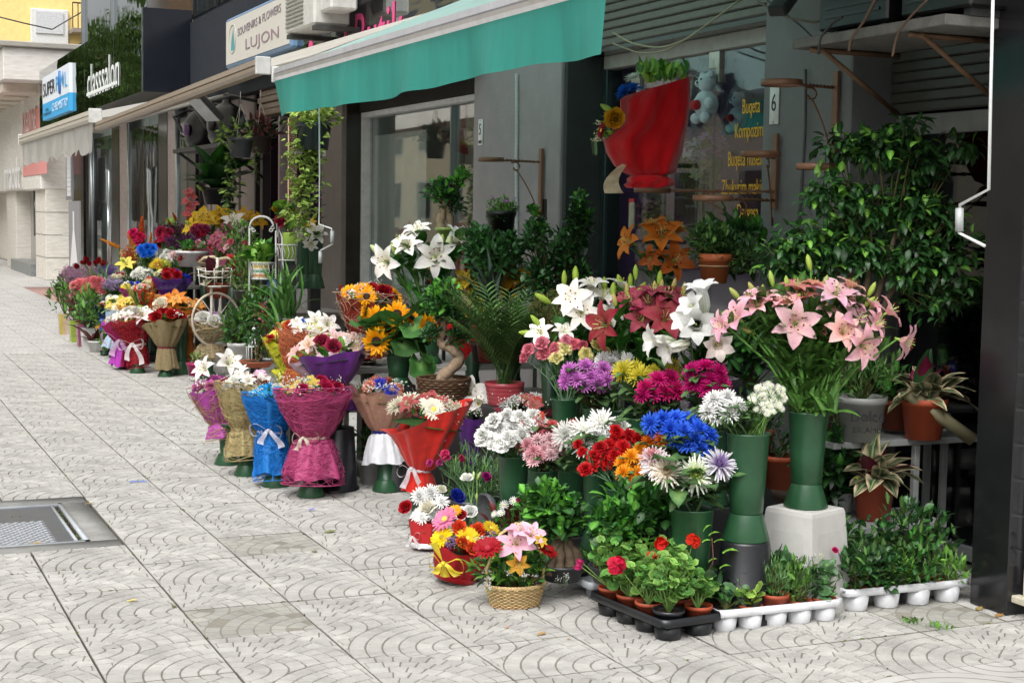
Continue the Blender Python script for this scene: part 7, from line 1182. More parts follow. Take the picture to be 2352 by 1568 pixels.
p = at(1085, 825, d=9.35); t = root('red_gift_wrap', 'bright red wrapped pot glowing behind the dark strap leaves', 'wrapped pot', None, p); mb = MB(); mb.lathe([(.07, 0), (.12, .1), (.15, .19), (.16, .22), (.12, .19), (.001, .16)], hx('b01418'), 'paper', n=28, fn=lambda V, P, th: np.concatenate([V[..., :2]*(1+.08*np.sin(th*7)[None, :, None]), V[..., 2:]], -1)); part('wrapping', mb, t)
bush(t, np.array(p)+[0, 0, .3], .14, .12, 90, ('dark', 'broad'), .08)
# ------------------------------------------------------------------ foreground arrangements
def arr_pot(lab, x, y, z, r, h, c, m, name='flower_arrangement', grp=None):
    p = at(x, y, z=z); t = root(name, lab, 'flower arrangement', grp, p); return t, np.array(p)
p = at(975, 1262, z=0); d0 = dep(p)
t = bouquet('red paper posy of white carnations, white rose and red rose with a white ribbon', d0, (980, 1195), 40, (978, 1250), 30, 'c42c30', 'paper', None, 0, kinds=(('mum', 'f2f2f0'), ('rose', 'f0ece0'), ('mum', 'ececea')), n=8, size=.36, gy=70, bowc='e8e8ea', bows=.035, bowp=(947, 1232), grp=None, hgt=.55, seed=41, fl=[(-48, -30, 'rose', 'a81420', 17), (2, -28, 'rose', 'f0ecdc', 21), (-15, -55, 'mum', 'f4f4f2', 22), (10, -62, 'mum', 'f2f2f0', 22), (35, -42, 'mum', 'f2f2f0', 18), (70, -55, 'rose', '1c2c9c', 19), (35, -72, 'rose', 'ececd8', 11)], wavy=.03)
p = at(1040, 1335, z=0); d1 = dep(p)
bouquet('dark red paper posy with a yellow tissue bow, yellow daisies and a pink gerbera', d1, (1060, 1262), 62, (1045, 1325), 44, 'a01820', 'paper', None, 0, kinds=(('rose', 'e0522c'), ('ball', 'a880b8'), ('gerb', 'e8cc20'), ('ball', 'ececea')), n=12, size=.24, gy=170, grp=None, hgt=.5, seed=42, fl=[(-38, -78+8, 'gerb', 'e088ac', 31), (-45, -28, 'gerb', 'ecd01c', 27, '9a8418'), (14, -26, 'gerb', 'ecd01c', 26), (-5, -52, 'rose', 'e0502c', 17), (38, -45, 'rose', 'e4542c', 19), (68, -50, 'gerb', 'ecca30', 20), (70, -34, 'ball', 'a880b8', 13), (-25, -18, 'ball', 'a880b8', 13), (0, -80, 'rose', 'a81828', 12), (-18, -88, 'gerb', 'e8a81c', 18)], wavy=.03)
pp = at(1018, 1300, d=d1-.13); yb_ = root('tissue_bow', 'yellow tissue bow standing at the left side of the red posy', 'bow', None, pp); bow(yb_, at(1018, 1292, d=d1-.15), .06, 'dcc83c', 'paper', tl=.9)
mb = MB()
for (ax_, ay_, bx2, by2, cx2, cy2) in ((0, 0, -32, -45, -14, -50), (0, 0, -8, 30, 16, 32)):
    a_, b2, c2_ = [at(1018+u_, 1292+v_, d=d1-.15+.03*(v_ > 0))-np.array(pp) for u_, v_ in ((ax_, ay_), (bx2, by2), (cx2, cy2))]; mid = (b2+c2_)/2-VW*.03; mb.add([a_, b2, mid, c2_], [(0, 1, 2), (0, 2, 3)], hx('dcc83c'), 'paper')
blob(mb, (0, 0, .01), .014, hx('dcc83c'), 'paper'); part('loops', mb, yb_)
# white lisianthus + heart box
p = at(1090, 1235, d=7.2); hb = root('heart_box', 'dark grey rounded gift box lid standing upright behind the white lisianthus', 'gift box', None, at(1112, 1210, d=7.15)); mb = MB(); mb.lathe([(.001, -.018), (.074, -.018), (.076, -.012), (.076, .018), (.07, .018), (.07, -.01), (.001, -.01)], hx('57595c'), 'paper', n=40); part('lid', mb, hb, M=frame((0, 0, .06), ax(-VW*.65-RT*.75+UPC*.05), (1, 1, 1)) @ np.diag([1, 1.3, 1, 1]))
bunch('lisianthus_bunch', 'white lisianthus blooms leaning over the grey gift box', at(1085, 1240, d=7.0), 7.0, [(1080, 1175, 'rose', 'f2f2ee', 17), (1062, 1180, 'rose', 'f2f2ee', 17), (1072, 1098, 'rose', 'f0f0ea', 15, None, (0, .9, .4)), (1088, 1090, 'bud', 'e8ead0', 9, None, (0, 1, 0)), (1100, 1092, 'bud', 'dce0b8', 10, None, (.4, 1, 0)), (1095, 1140, 'bud', 'b8c890', 9, None, (0, 1, 0))], leaves=('grey',), ls=.07, nl=4, r=.003, c='6a8a50')
# dianthus: grey green with pink and purple pinks
t = root('dianthus_plant', 'tall grey green dianthus with pink and purple blooms behind the posies', 'potted plant', None, at(1085, 1210, d=7.7)); top = pot(t, at(1085, 1215, d=7.7), .13, .16, '2a2c30', 'plastic')
pts = [at(rng.uniform(1000, 1190), rng.uniform(1010, 1150), d=7.65+rng.uniform(-.1, .15)) for _ in range(85)]; stalks(t, top, pts, r=.0018, c='6a9068', leaves=('grey', 'needle'), ls=.06, nl=14, bend=.2)
put(t, 7.6, [(988, 1063, 'carn', 'c83c84', 10), (1025, 1075-25, 'carn', 'd8407c', 11), (1022, 1043, 'carn', 'd03c70', 13), (1017, 1012-3, 'carn', 'd8689c', 9), (1060, 1052, 'carn', 'a02450', 9), (1117, 1095, 'carn', '8c1464', 13), (1162, 1103, 'carn', '8c1860', 12), (1010, 1062, 'carn', 'b03878', 9)])
# wicker basket arrangement
p = at(1183, 1388, z=0); t = root('flower_basket', 'pale oval wicker basket with a pink lily and red gerberas at the front', 'flower basket', None, p); d2 = dep(p); o = np.array(p)
basket(t, p, pxm(70, d2), pxm(56, d2), .085, 'c8ac7c', nst=44, nrow=12, ov=.75)
mb = MB(); mb.tube([np.array([-pxm(68, d2), 0, .08]), np.array([-pxm(72, d2), 0, .16]), np.array([-pxm(40, d2), 0, .3]), np.array([0, 0, .34]), np.array([pxm(45, d2), 0, .3]), np.array([pxm(72, d2), 0, .16]), np.array([pxm(68, d2), 0, .08])], .007, hx('c8ac7c'), 'wicker', 6); part('handle', mb, t)
leafyball(t, 1180, 1305, d2, 100, 50, 380, ('smallB', 'broadB', 'broad', 'gins'), .06, base=o+[0, 0, .06], obj=150, twigs=24, ry=.13)
gyps(t, at(1190, 1320, d=d2-.12), .06, .05, .04, 60, .0028); gyps(t, at(1118, 1350, d=d2-.1), .04, .04, .06, 70, .003); gyps(t, at(1290, 1340, d=d2), .05, .05, .05, 50, .0022)
put(t, d2-.12, [(1120, 1258, 'gerb', 'b01424', 33, 'a02030', (-.2, .8, .6)), (1255, 1262, 'gerb', 'ac1018', 28, '6a4020', (.6, .9, .3)), (1185, 1250, 'lily', 'e0a0c4', 44, None, (-.05, .5, .9)), (1218, 1232, 'lily', 'e4a8c8', 36, None, (.3, .6, .7)), (1190, 1290, 'lily', 'd8a030', 30, None, (0, -.2, 1)), (1240, 1245, 'lily', 'd8b830', 18), (1195, 1222, 'lily', 'e4a8c8', 34, None, (0, 1, .3)), (1148, 1262, 'mum', 'a8c060', 9)], dk=.2)
# ginseng ficus row + begonia
mk = []
t = root('ficus_ginseng', 'glossy ficus ginseng bonsai with bulging roots right of the wicker basket', 'bonsai', None, at(1290, 1330, d=6.42)); top = pot(t, at(1290, 1330, d=6.42), .1, .07, '3a3c40', 'plastic')
for s in (-.05, -.02, .02, .05): trunk(t, [top+[s*1.5, -.02, -.03], top+[s*1.2, -.02, .04], top+[s*.6, 0, .09], top+[0, 0, .13]], .03, .018, '6a5a48', 'root')
leafyball(t, 1275, 1180, 6.42, 82, 62, 620, ('gins', 'ginsB', 'gins'), .055, base=top+[0, 0, .12], obj=200, twigs=24); leafyball(t, 1255, 1145, 6.42, 55, 30, 150, ('ginsB', 'gins'), .055, base=top+[0, 0, .12], obj=50)
t = root('ficus_ginseng', 'second ficus ginseng with paler leaves between the first and the geraniums', 'bonsai', None, at(1405, 1335, d=6.28)); top = pot(t, at(1405, 1335, d=6.28), .1, .07, '3a3c40', 'plastic'); trunk(t, [top, top+[.0, 0, .1], at(1395, 1240, d=6.28)], .04, .02, '7a6a50')
leafyball(t, 1410, 1185, 6.28, 88, 66, 560, ('gins', 'ginsB', 'broad'), .062, base=top+[0, 0, .12], obj=120, twigs=24); leafyball(t, 1490, 1165, 6.28, 70, 55, 300, ('broad', 'gins'), .07, base=top+[0, 0, .12], obj=60)
t, top, p = leafpot('bronze begonia with white and red blooms behind the basket', 1190, 1290, d=6.95, r=.09, h=.1, c='3a3230', m='plastic', rx=.14, rzz=.09, n=140, kinds=('burg', 'broad'), size=.06, blooms=[(1158, 1160, 'daisy', 'eeeeea', 11), (1180, 1150, 'daisy', 'f0f0ec', 10), (1150, 1178, 'daisy', 'e8e8e4', 10), (1135, 1180, 'daisy', 'eceae4', 8), (1220, 1165, 'ger', 'b81418', 10), (1232, 1180, 'ger', 'c02018', 8), (1190, 1148, 'rose', 'b0205c', 6)])
# ------------------------------------------------------------------ cut flower buckets
def vz(x, ytop, d, lab, s=.92, h=.34):
    p = at(x, ytop, d=d)-np.array([0, 0, h]); VT.append(p+[0, 0, h])
    t = root('flower_vase', lab, 'vase', 'green flower vases with flared feet', p); a = h/.35; k = s; mb = MB(); mb.lathe([(.001, .004), (.084*k, .0), (.086*k, .006), (.058*k, .088*a)], hx('274f33'), 'plastic', n=32); part('foot', mb, t); mb = MB(); mb.lathe([(.056*k, .0885*a), (.059*k, .092*a), (.066*k, .2*a), (.075*k, .34*a), (.079*k, .345*a), (.079*k, .35*a), (.075*k, .35*a), (.072*k, .33*a), (.062*k, .2*a), (.001, .15*a)], hx('274f33'), 'plastic', n=32); part('body', mb, t)
    q = p[2]
    if q > .02: b_ = root('display_block', 'dark block under the '+' '.join(lab.split()[:8]), 'stand', 'hidden dark blocks under the vases', (p[0], p[1], 0)); mb = MB(); mb.box((-.085, -.085, 0), (.085, .085, q-.002), hx('262628'), 'matte_plastic', .008); part('body', mb, b_, smooth=False)
    return p+np.array([0, 0, h])
m = vz(1300, 914, 7.5, 'green vase of the pink and cream carnations', .95); bunch('carnation_bunch', 'pink and cream carnations on long bare stems', m, 7.4, [(1215, 805, 'carn', 'dc7c8c', 19), (1245, 790, 'carn', 'dc8090', 19), (1205, 822, 'carn', 'd87484', 15), (1248, 815, 'carn', 'e0808c', 20), (1275, 800, 'carn', 'd87888', 17), (1298, 800, 'carn', 'e8e0a0', 19), (1278, 824, 'carn', 'e4dc98', 18), (1318, 790, 'carn', 'd87080', 16), (1338, 796, 'carn', 'd06878', 15), (1370, 795, 'carn', 'd8d088', 17), (1345, 815, 'carn', 'dcd48c', 18), (1392, 808, 'carn', 'd4cc80', 13), (1300, 782, 'carn', 'dc8898', 14)], leaves=('grey',), ls=.09, nl=3, r=.003, c='6a8a68')
m = vz(1370, 936, 7.25, 'green vase of the lilac chrysanthemums', .92); bunch('chrysanthemum_bunch', 'cluster of lilac pink chrysanthemums left of the yellow ones', m, 7.15, [(x, y, 'mum', 'd080cc' if i % 2 else 'c878c4', 22) for i, (x, y) in enumerate(((1308, 852), (1345, 842), (1385, 848), (1325, 872), (1358, 866), (1392, 872), (1300, 875), (1340, 885), (1372, 884)))], leaves=('mumleaf',), ls=.1, nl=4, c='5a4a30')
m = vz(1425, 940, 7.45, 'green vase of the white chrysanthemums behind the lilac ones', .85); bunch('chrysanthemum_bunch', 'white chrysanthemums half hidden behind the lilac ones', m, 7.35, [(x, y, 'mum', 'e4e4e2', 23) for x, y in ((1385, 828), (1420, 822), (1405, 836), (1440, 830))], leaves=('mumleaf',), ls=.1)
m = vz(1470, 958, 7.0, 'green vase of the yellow spider chrysanthemums', .9); bunch('chrysanthemum_bunch', 'yellow spider chrysanthemums between the lilac and the magenta ones', m, 7.05, [(1432, 852, 'spider', 'd8cc40', 28), (1470, 864, 'spider', 'dccf44', 30), (1460, 845, 'spider', 'd4c83c', 20), (1500, 856, 'spider', 'd8cc40', 20), (1546, 842, 'spider', 'a8a040', 22, None, (0, .6, 1)), (1548, 858, 'spider', 'd0c43c', 20)], leaves=('mumleaf', 'mumleaf'), ls=.13, nl=5, r=.005, c='4f6a38', obj=True)
m = vz(1530, 985, 6.95, 'green vase of the left magenta chrysanthemums', .9); bunch('chrysanthemum_bunch', 'left half of the magenta chrysanthemums, above the blue ones', m, 6.9, [(x, y, 'mum', 'cc1c78' if i % 2 else 'c41868', 24) for i, (x, y) in enumerate(((1483, 892), (1512, 872), (1545, 882), (1500, 905), (1530, 902), (1478, 908), (1552, 898), (1540, 868)))], leaves=('mumleaf',), ls=.1, c='5a4438')
m = vz(1640, 985, 6.85, 'green vase of the right magenta chrysanthemums', .9); bunch('chrysanthemum_bunch', 'right half of the magenta chrysanthemums, under the pink lilies', m, 6.8, [(x, y, 'mum', 'c81878' if i % 2 else 'd01c80', 24) for i, (x, y) in enumerate(((1590, 852), (1620, 842), (1650, 855), (1600, 878), (1630, 872), (1658, 880), (1618, 892), (1650, 902), (1635, 918), (1590, 885)))], leaves=('mumleaf',), ls=.1, c='5a4438')
m = vz(1180, 1045, 7.15, 'green vase of the white carnations', .98); bunch('carnation_bunch', 'dense white carnations at the left of the cut flowers', m, 7.05, [(x, y, 'carn', 'eeeeea', 23) for x, y in ((1135, 968), (1165, 960), (1195, 962), (1120, 990), (1150, 988), (1180, 985), (1212, 978), (1110, 1005), (1168, 1008), (1198, 1002), (1130, 1012), (1225, 960), (1240, 972), (1150, 1020))]+[(1205, 975, 'carn', 'd04838', 12)], leaves=('grey',), ls=.09, nl=3)
m = vz(1248, 1077, 6.95, 'green vase of the pale pink chrysanthemums', .9); bunch('chrysanthemum_bunch', 'small pale pink chrysanthemums below the coral ones', m, 6.85, [(x, y, 'mum', 'ecc8cc' if i % 3 else 'e0a4ac', 17) for i, (x, y) in enumerate(((1212, 1020), (1235, 1010), (1262, 1008), (1225, 1035), (1250, 1030), (1278, 1025), (1240, 1050), (1265, 1045), (1215, 1045), (1290, 1032), (1225, 1060), (1292, 1015)))], leaves=('mumleaf',), ls=.07, c='5a4438')
m = vz(1310, 1060, 7.15, 'green vase of the coral chrysanthemums', .9); bunch('chrysanthemum_bunch', 'coral pink chrysanthemums behind the white spider ones', m, 7.05, [(x, y, 'mum', 'cc5c60' if i % 2 else 'd87c80', 17) for i, (x, y) in enumerate(((1240, 985), (1268, 978), (1295, 985), (1318, 978), (1255, 998), (1282, 1000), (1228, 970), (1345, 985)))]+[(1235, 960, 'gerb', 'cc4c38', 18)], leaves=('mumleaf',), ls=.08)
m = vz(1375, 1085, 6.75, 'green vase of the white spider chrysanthemums', .92); bunch('spider_chrysanthemum_bunch', 'big white spider chrysanthemums behind the red carnations', m, 6.75, [(1300, 1000, 'spider', 'eeeee8', 34), (1340, 988, 'spider', 'f0f0ea', 34), (1382, 972, 'spider', 'eeeee8', 36), (1345, 1022, 'spider', 'ececE6'.lower(), 34), (1425, 985, 'spider', 'eeeee8', 28), (1375, 1000, 'spider', 'ececec', 30)], leaves=('mumleaf', 'mumleaf'), ls=.14, nl=6, r=.005, c='4f6a38', obj=True)
m = vz(1430, 1120, 6.5, 'dark green vase of the red carnations', .9); bunch('carnation_bunch', 'bright red carnations beside the orange chrysanthemums', m, 6.5, [(x, y, 'carn', 'b81018' if i % 2 else 'c4161c', 19) for i, (x, y) in enumerate(((1420, 1008), (1445, 1002), (1400, 1025), (1432, 1028), (1462, 1010), (1385, 1042), (1412, 1048), (1365, 1050), (1440, 1045), (1360, 1070), (1345, 1078), (1392, 1062), (1415, 992), (1378, 1030)))]+[(1328, 1020, 'carn', 'b81018', 13), (1338, 1038, 'carn', 'b81018', 13)], leaves=('grey',), ls=.09, nl=4, r=.003, c='5f8460')
m = vz(1490, 1140, 6.4, 'green vase of the orange chrysanthemums', .85); bunch('chrysanthemum_bunch', 'orange and yellow chrysanthemums between the red carnations and blue ones', m, 6.4, [(x, y, 'mum', c, 20) for x, y, c in ((1490, 1015, 'd8741c'), (1515, 1012, 'c8641c'), (1470, 1035, 'e09018'), (1450, 1048, 'e09a20'), (1478, 1052, 'e8a020'), (1430, 1062, 'e89c1c'), (1455, 1070, 'eca424'), (1432, 1085, 'eca020'), (1465, 1088, 'e89820'), (1450, 1108, 'e8981c'), (1495, 1040, 'dc8418'))], leaves=('mumleaf',), ls=.09)
m = vz(1570, 1080, 6.5, 'green vase of the blue chrysanthemums', .95); bunch('chrysanthemum_bunch', 'dyed bright blue chrysanthemums below the magenta ones', m, 6.45, [(x, y, 'mum', '2c60d0' if i % 2 else '3a70e0', 25) for i, (x, y) in enumerate(((1495, 972), (1522, 965), (1552, 962), (1582, 968), (1605, 985), (1628, 1000), (1510, 990), (1540, 985), (1570, 990), (1596, 1008), (1622, 1022), (1555, 1010), (1580, 1022), (1530, 1005), (1608, 1030)))], leaves=('mumleaf',), ls=.1)
m = vz(1590, 1165, 6.1, 'wide dark green vase holding the large two coloured spider chrysanthemums', 1.15, .36); bunch('spider_chrysanthemum_bunch', 'large two coloured spider chrysanthemums, white with lime, violet and pink centres', m, 6.0, [(1597, 1092, 'spider', 'f0f0ec', 44, 'b4cc38', (0, .45, .9)), (1652, 1068, 'spider', 'f0eef2', 40, '6c2c98', (.2, .7, .7)), (1508, 1070, 'spider', 'f0e8ec', 38, 'e8dcc8', (-.2, .6, .8)), (1530, 1085, 'spider', 'f2ece0', 38, 'e8d4b0', (-.1, .5, .8)), (1500, 1050, 'spider', 'f0e4e8', 32, 'd04858', (-.2, .9, .5))], leaves=('mumleaf', 'mumleaf'), ls=.15, nl=9, r=.006, c='3f5c38', obj=True, dk=.3)
# white daisies and white poms in the big vase on the black bucket
bk, bp2 = bucket(1705, 1320, 'low black upturned bucket under the wide green vase', z=0, r=.115, h=.2)
pb = at(1712, 1238, d=6.1); bk.location = (pb[0], pb[1], 0); bk.scale = (1, 1, pb[2]/.2)
v, m_ = vase(1712, 1238, 6.1, 'large green vase of white chrysanthemums on the black bucket', s=1.12, h=.385)
bunch('daisy_bunch', 'flat topped bunch of many small white button daisies', m_, 6.05, cluster(1765, 915, 42, 36, 62, 'daisy', ['e8e8dc', 'e4e4d8'], 7.5, 'c8cc70'), leaves=('needle', 'grey'), ls=.06, nl=3, r=.0018, c='6a9048', dk=.9)
bunch('chrysanthemum_bunch', 'pure white chrysanthemums left of the button daisies', m_, 6.0, [(x, y, 'mum', 'f0f0ee', 25) for x, y in ((1640, 918), (1670, 915), (1692, 932), (1655, 935), (1628, 945), (1675, 950), (1648, 958))], leaves=('mumleaf', 'mumleaf'), ls=.1, nl=6, c='4f7040')
# stool and pink lilies
ps_ = at(1850, 1163, d=6.3); st_ = root('plastic_stool', 'pale grey square plastic stool under the pink lily vase', 'stool', None, (ps_[0], ps_[1], 0)); h = ps_[2]; mb = MB(); a0, a1 = .145, .112
V = []; zz = [0, h-.02, h-.004, h]; ww = [a0, a1+.004, a1, a1-.008]
for z_, w_q in zip(zz, ww): V += [(-w_q, -w_q, z_), (w_q, -w_q, z_), (w_q, w_q, z_), (-w_q, w_q, z_)]
mb.add(V, [(i*4+k, i*4+(k+1) % 4, (i+1)*4+(k+1) % 4, (i+1)*4+k) for i in range(3) for k in range(4)]+[(12, 13, 14, 15)], hx('bdbbb7'), 'matte_plastic'); part('body', mb, st_, smooth=False)
for k in range(4):
    mb = MB(); q = math.pi/2*k; w0, w1 = a0*.72, a1*.72; z0q, z1q = .0, h*.86; V = []
    for t_ in np.linspace(0, 1, 9): aa = math.pi*(1-t_); V.append((w1*math.cos(aa), -(a0+(a1-a0)*(z1q-(1-math.sin(aa))*.05)/h)-.002, z1q-(1-math.sin(aa))*.05))
    V = [(-w0, -a0-.002, z0q)]+V+[(w0, -a0-.002, z0q)]; mb.add(V, [tuple(range(len(V)))], hx('b6b4b0'), 'matte_plastic'); part('side_panel', mb, st_, smooth=False, M=rz(q))
st_.rotation_euler = (0, 0, .35)
v, m_ = vase(1850, 1163, 6.3, 'large green vase of pink lilies standing on the pale stool', s=1.06, h=.375)
bunch('pink_lily_bunch', 'large bunch of pink lilies with green buds, the biggest bunch of the display', m_, 6.3, [(1825, 745, 'lily', 'e4a8b8', 60, None, (-.05, .1, 1)), (1700, 735, 'lily', 'dc94b4', 52, None, (-.7, .5, .5)), (1665, 748, 'lily', 'd898b8', 38, None, (-1, .1, .5)), (1745, 712, 'lily', 'dc98a8', 38, None, (-.4, .8, .5)), (1760, 690, 'lily', 'dc9cb0', 36, None, (-.2, 1, .3)), (1830, 668, 'lily', 'c87c7c', 40, None, (0, 1, .3)), (1845, 690, 'lily', 'cc8078', 36, None, (.1, .9, .3)), (1918, 682, 'lily', 'dca0c0', 54, None, (.1, .8, .6)), (1950, 665, 'lily', 'd8a090', 36, None, (.4, 1, .2)), (1958, 742, 'lily', 'dc9cc0', 58, None, (.6, .4, .8)), (1932, 768, 'lily', 'e0a0a0', 50, None, (.1, .4, 1)), (1975, 792, 'lily', 'dc9ab0', 52, None, (.5, -.3, .9)), (2035, 720, 'lily', 'd890a4', 42, None, (1, .6, .3)), (2066, 780, 'lily', 'd898b0', 48, None, (1, -.4, .5)), (1890, 762, 'tulip', 'd89c90', 18, None, (.1, .1, 1)), (1895, 720, 'lily', 'd89ca0', 34, None, (.2, .8, .4)), (1790, 700, 'lily', 'd890a4', 34, None, (-.2, 1, .3)), (2000, 705, 'lily', 'd490a8', 36, None, (.6, .9, .3)), (1870, 660, 'lily', 'd88c80', 30, None, (.1, 1, .2)), (2005, 745, 'lily', 'dc98b0', 42, None, (.8, .2, .6)), (1730, 690, 'lily', 'dc9cb8', 34, None, (-.6, .8, .4)), (1810, 705, 'lily', 'd894a0', 38, None, (-.2, .8, .5)), (1950, 700, 'lily', 'dc9cb8', 38, None, (.3, .9, .4))]+[(x, y, 'bud', c, 20, None, n) for x, y, c, n in ((1858, 603, 'b8c86c', (-.2, 1, 0)), (1772, 640, 'b4c870', (-.2, 1, 0)), (1807, 652, 'b0c468', (-.1, 1, 0)), (1728, 665, 'c09c80', (-.5, 1, 0)), (1828, 690, 'b0c068', (.5, .8, .1)), (1940, 600+65, 'b8a070', (.5, 1, 0)), (2002, 665, 'b8c86c', (.5, 1, .1)), (1995, 695, 'b0c468', (.6, .6, .3)), (1960, 705, 'acc060', (.7, .6, .3)), (1752, 672, 'c8987c', (0, 1, 0)), (1688, 675, 'b8a878', (-.8, .9, .1)), (1895, 650, 'c0c878', (.3, 1, 0)), (1870, 740, 'b0c468', (.7, .4, .4)), (1720, 760, 'c8a080', (-.9, .4, .4)))], leaves=('lilyleaf', 'lilyleaf'), ls=.15, nl=9, r=.0055, c='4f7a30', obj=False, dk=.35)
t = root('lily_foliage', 'lower lily leaves spreading at the mouth of the pink lily vase', 'leaves', None, m_); rosette(t, m_, 60, 'lilyleaf', .15, (5, 80), spread=.06)
# trumpet lilies, white lilies, rose lilies
m = vz(1620, 975, 7.15, 'green vase of the white trumpet lilies', .95); bunch('trumpet_lily_bunch', 'white trumpet lilies pointing left and forward beside the pink ones', m, 6.9, [(1600, 745, 'trumpet', 'f2f2ee', 52, None, (-.1, -.1, 1)), (1648, 790, 'trumpet', 'f0e4dc', 44, None, (.1, -.4, 1)), (1505, 782, 'trumpet', 'f0f0ea', 44, None, (-1, .05, .3)), (1540, 800, 'trumpet', 'f2f0ec', 44, None, (-.9, -.25, .4)), (1612, 670, 'trumpet', 'ececec', 48, None, (-.2, 1, .3)), (1590, 705, 'trumpet', 'f0f0ee', 40, None, (-.5, .5, .6)), (1575, 735, 'trumpet', 'f2f2ee', 40, None, (-.6, .2, .8))], leaves=('lilyleaf', 'broad'), ls=.16, nl=8, r=.006, dk=.3)
m = vz(1345, 985, 7.75, 'green vase of the white lilies behind the carnations', .95); bunch('white_lily_bunch', 'white lilies with fat green buds behind the pink carnations', m, 7.6, [(1318, 690, 'lily', 'f0f0ee', 44, None, (-.3, .3, 1)), (1335, 718, 'lily', 'f0efe4', 42, None, (0, .1, 1)), (1380, 690, 'lily', 'ecece6', 38, None, (.3, .8, .5)), (1425, 665, 'lily', 'e8e8e0', 34, None, (.3, 1, .2)), (1360, 665, 'lily', 'ecece8', 36, None, (-.1, 1, .4)), (1398, 720, 'lily', 'e8e8e2', 30, None, (.5, .3, .6)), (1245, 768, 'lily', 'ecece8', 32, None, (-.5, .5, .8)), (1295, 765, 'lily', 'e8e8e0', 26, None, (.1, .8, .6)), (1455, 690, 'lily', 'e4e4dc', 30, None, (.3, .9, .4))]+[(x, y, 'bud', 'a8c050', s, None, n) for x, y, s, n in ((1248, 686, 24, (-1, .6, .2)), (1232, 738, 20, (-.8, .9, .1)), (1212, 765, 22, (-1, .1, .2)), (1296, 640, 20, (0, 1, 0)), (1322, 632, 22, (0, 1, 0)), (1355, 650, 16, (.2, 1, 0)), (1388, 655, 20, (0, 1, 0)), (1408, 670, 24, (.1, 1, 0)), (1425, 650, 22, (-.3, 1, 0)), (1448, 645, 18, (0, 1, 0)), (1470, 665, 22, (.6, .8, 0)), (1485, 690, 18, (.1, 1, 0)), (1515, 640, 20, (.1, 1, 0)), (1460, 625, 18, (0, 1, 0)), (1395, 740, 22, (.6, -.6, .3)), (1450, 730, 20, (1, -.4, .3)))], leaves=('lilyleaf', 'broad'), ls=.14, nl=8, r=.006, dk=.3)
m = vz(1490, 985, 7.5, 'green vase of the deep rose lilies', .95); bunch('rose_lily_bunch', 'deep rose red lilies in the middle behind the magenta chrysanthemums', m, 7.3, [(1395, 748, 'lily', 'ac2040', 48, None, (-.8, .1, .6)), (1450, 700, 'lily', 'a83058', 40, None, (-.3, .8, .5)), (1490, 705, 'lily', 'a42c58', 44, None, (-.1, .7, .7)), (1525, 738, 'lily', 'b02c4c', 54, None, (.1, .4, .9)), (1530, 690, 'lily', 'a8305c', 40, None, (.2, 1, .4)), (1470, 735, 'lily', 'a02c50', 36, None, (0, .3, .9)), (1500, 680, 'lily', 'a03458', 38, None, (0, 1, .3)), (1560, 690, 'lily', 'a03050', 34, None, (.5, .8, .3))]+[(x, y, 'bud', 'cc9080', s, None, n) for x, y, s, n in ((1412, 690, 18, (-.2, 1, .1)), (1475, 742, 16, (.2, .8, .4)), (1505, 660, 16, (-.1, 1, .1)), (1548, 655, 18, (.2, 1, .1)), (1520, 655, 14, (.1, 1, .1)), (1440, 665, 16, (0, 1, .1)), (1570, 665, 18, (.2, 1, .1)))], leaves=('lilyleaf', 'broad'), ls=.15, nl=12, r=.006, dk=.3)
bunch('dried_flower_bunch', 'olive beige dried statice left of the white lilies', at(1265, 830, d=8.0), 8.0, cluster(1262, 712, 45, 42, 46, 'ball', ['8c8450', '7c7848', '989058'], 11), leaves=None, r=.002, c='6a6a38')
bunch('orange_lily_bunch', 'shaded orange lilies hanging in front of the glass doors', at(1530, 680, d=8.1), 8.1, [(1455, 560, 'lily', 'd87c20', 40, None, (-.8, .3, .4)), (1520, 548, 'lily', 'dc7818', 46, None, (-.1, .6, .8)), (1545, 600, 'lily', 'cc6014', 42, None, (.3, .2, .9)), (1500, 525, 'lily', 'd07c20', 30, None, (-.2, 1, .3)), (1555, 535, 'lily', 'c8701c', 34, None, (.5, .9, .3)), (1495, 590, 'lily', 'b85418', 26, None, (-.3, -.3, 1))], leaves=('lilyleaf', 'dark'), ls=.15, nl=6, dk=.3)
bs_ = at(1530, 700, d=8.1); v_ = root('flower_vase', 'dark green vase of the shaded orange lilies', 'vase', 'green flower vases with flared feet', bs_-np.array([0, 0, .28])); mb = MB(); mb.lathe([(.001, 0), (.07, 0), (.05, .08), (.075, .3), (.07, .3), (.04, .1)], hx('1e4028'), 'plastic', n=24); part('body', mb, v_)
# terracotta pot hanging in a ring holder
p = at(1640, 650, d=7.55); t = root('hanging_terracotta_pot', 'terracotta pot with a small leaved shrub held by a wall ring above the lilies', 'potted plant', None, p); top = pot(t, p, .083, .145, 'a0542c', rim=.25); leafyball(t, 1635, 555, 7.55, 62, 46, 520, ('small', 'dark', 'small'), .05, base=top, obj=40, twigs=24); leafyball(t, 1700, 590, 7.55, 50, 50, 240, ('small', 'dark'), .05, base=top)
rg = root('pot_ring', 'thin metal ring holding the hanging terracotta pot', 'wall bracket', None, p+np.array([0, 0, .085])); mb = MB(); mb.tube([(.077*math.cos(a), .077*math.sin(a), 0) for a in np.linspace(0, 2*math.pi, 30)], .005, hx('8a6a4c'), 'metalp', 5); mb.tube([(.08, 0, 0), (4.6-p[0], .25, 0)], .006, hx('5a4434'), 'metalp', 5); part('ring', mb, rg)
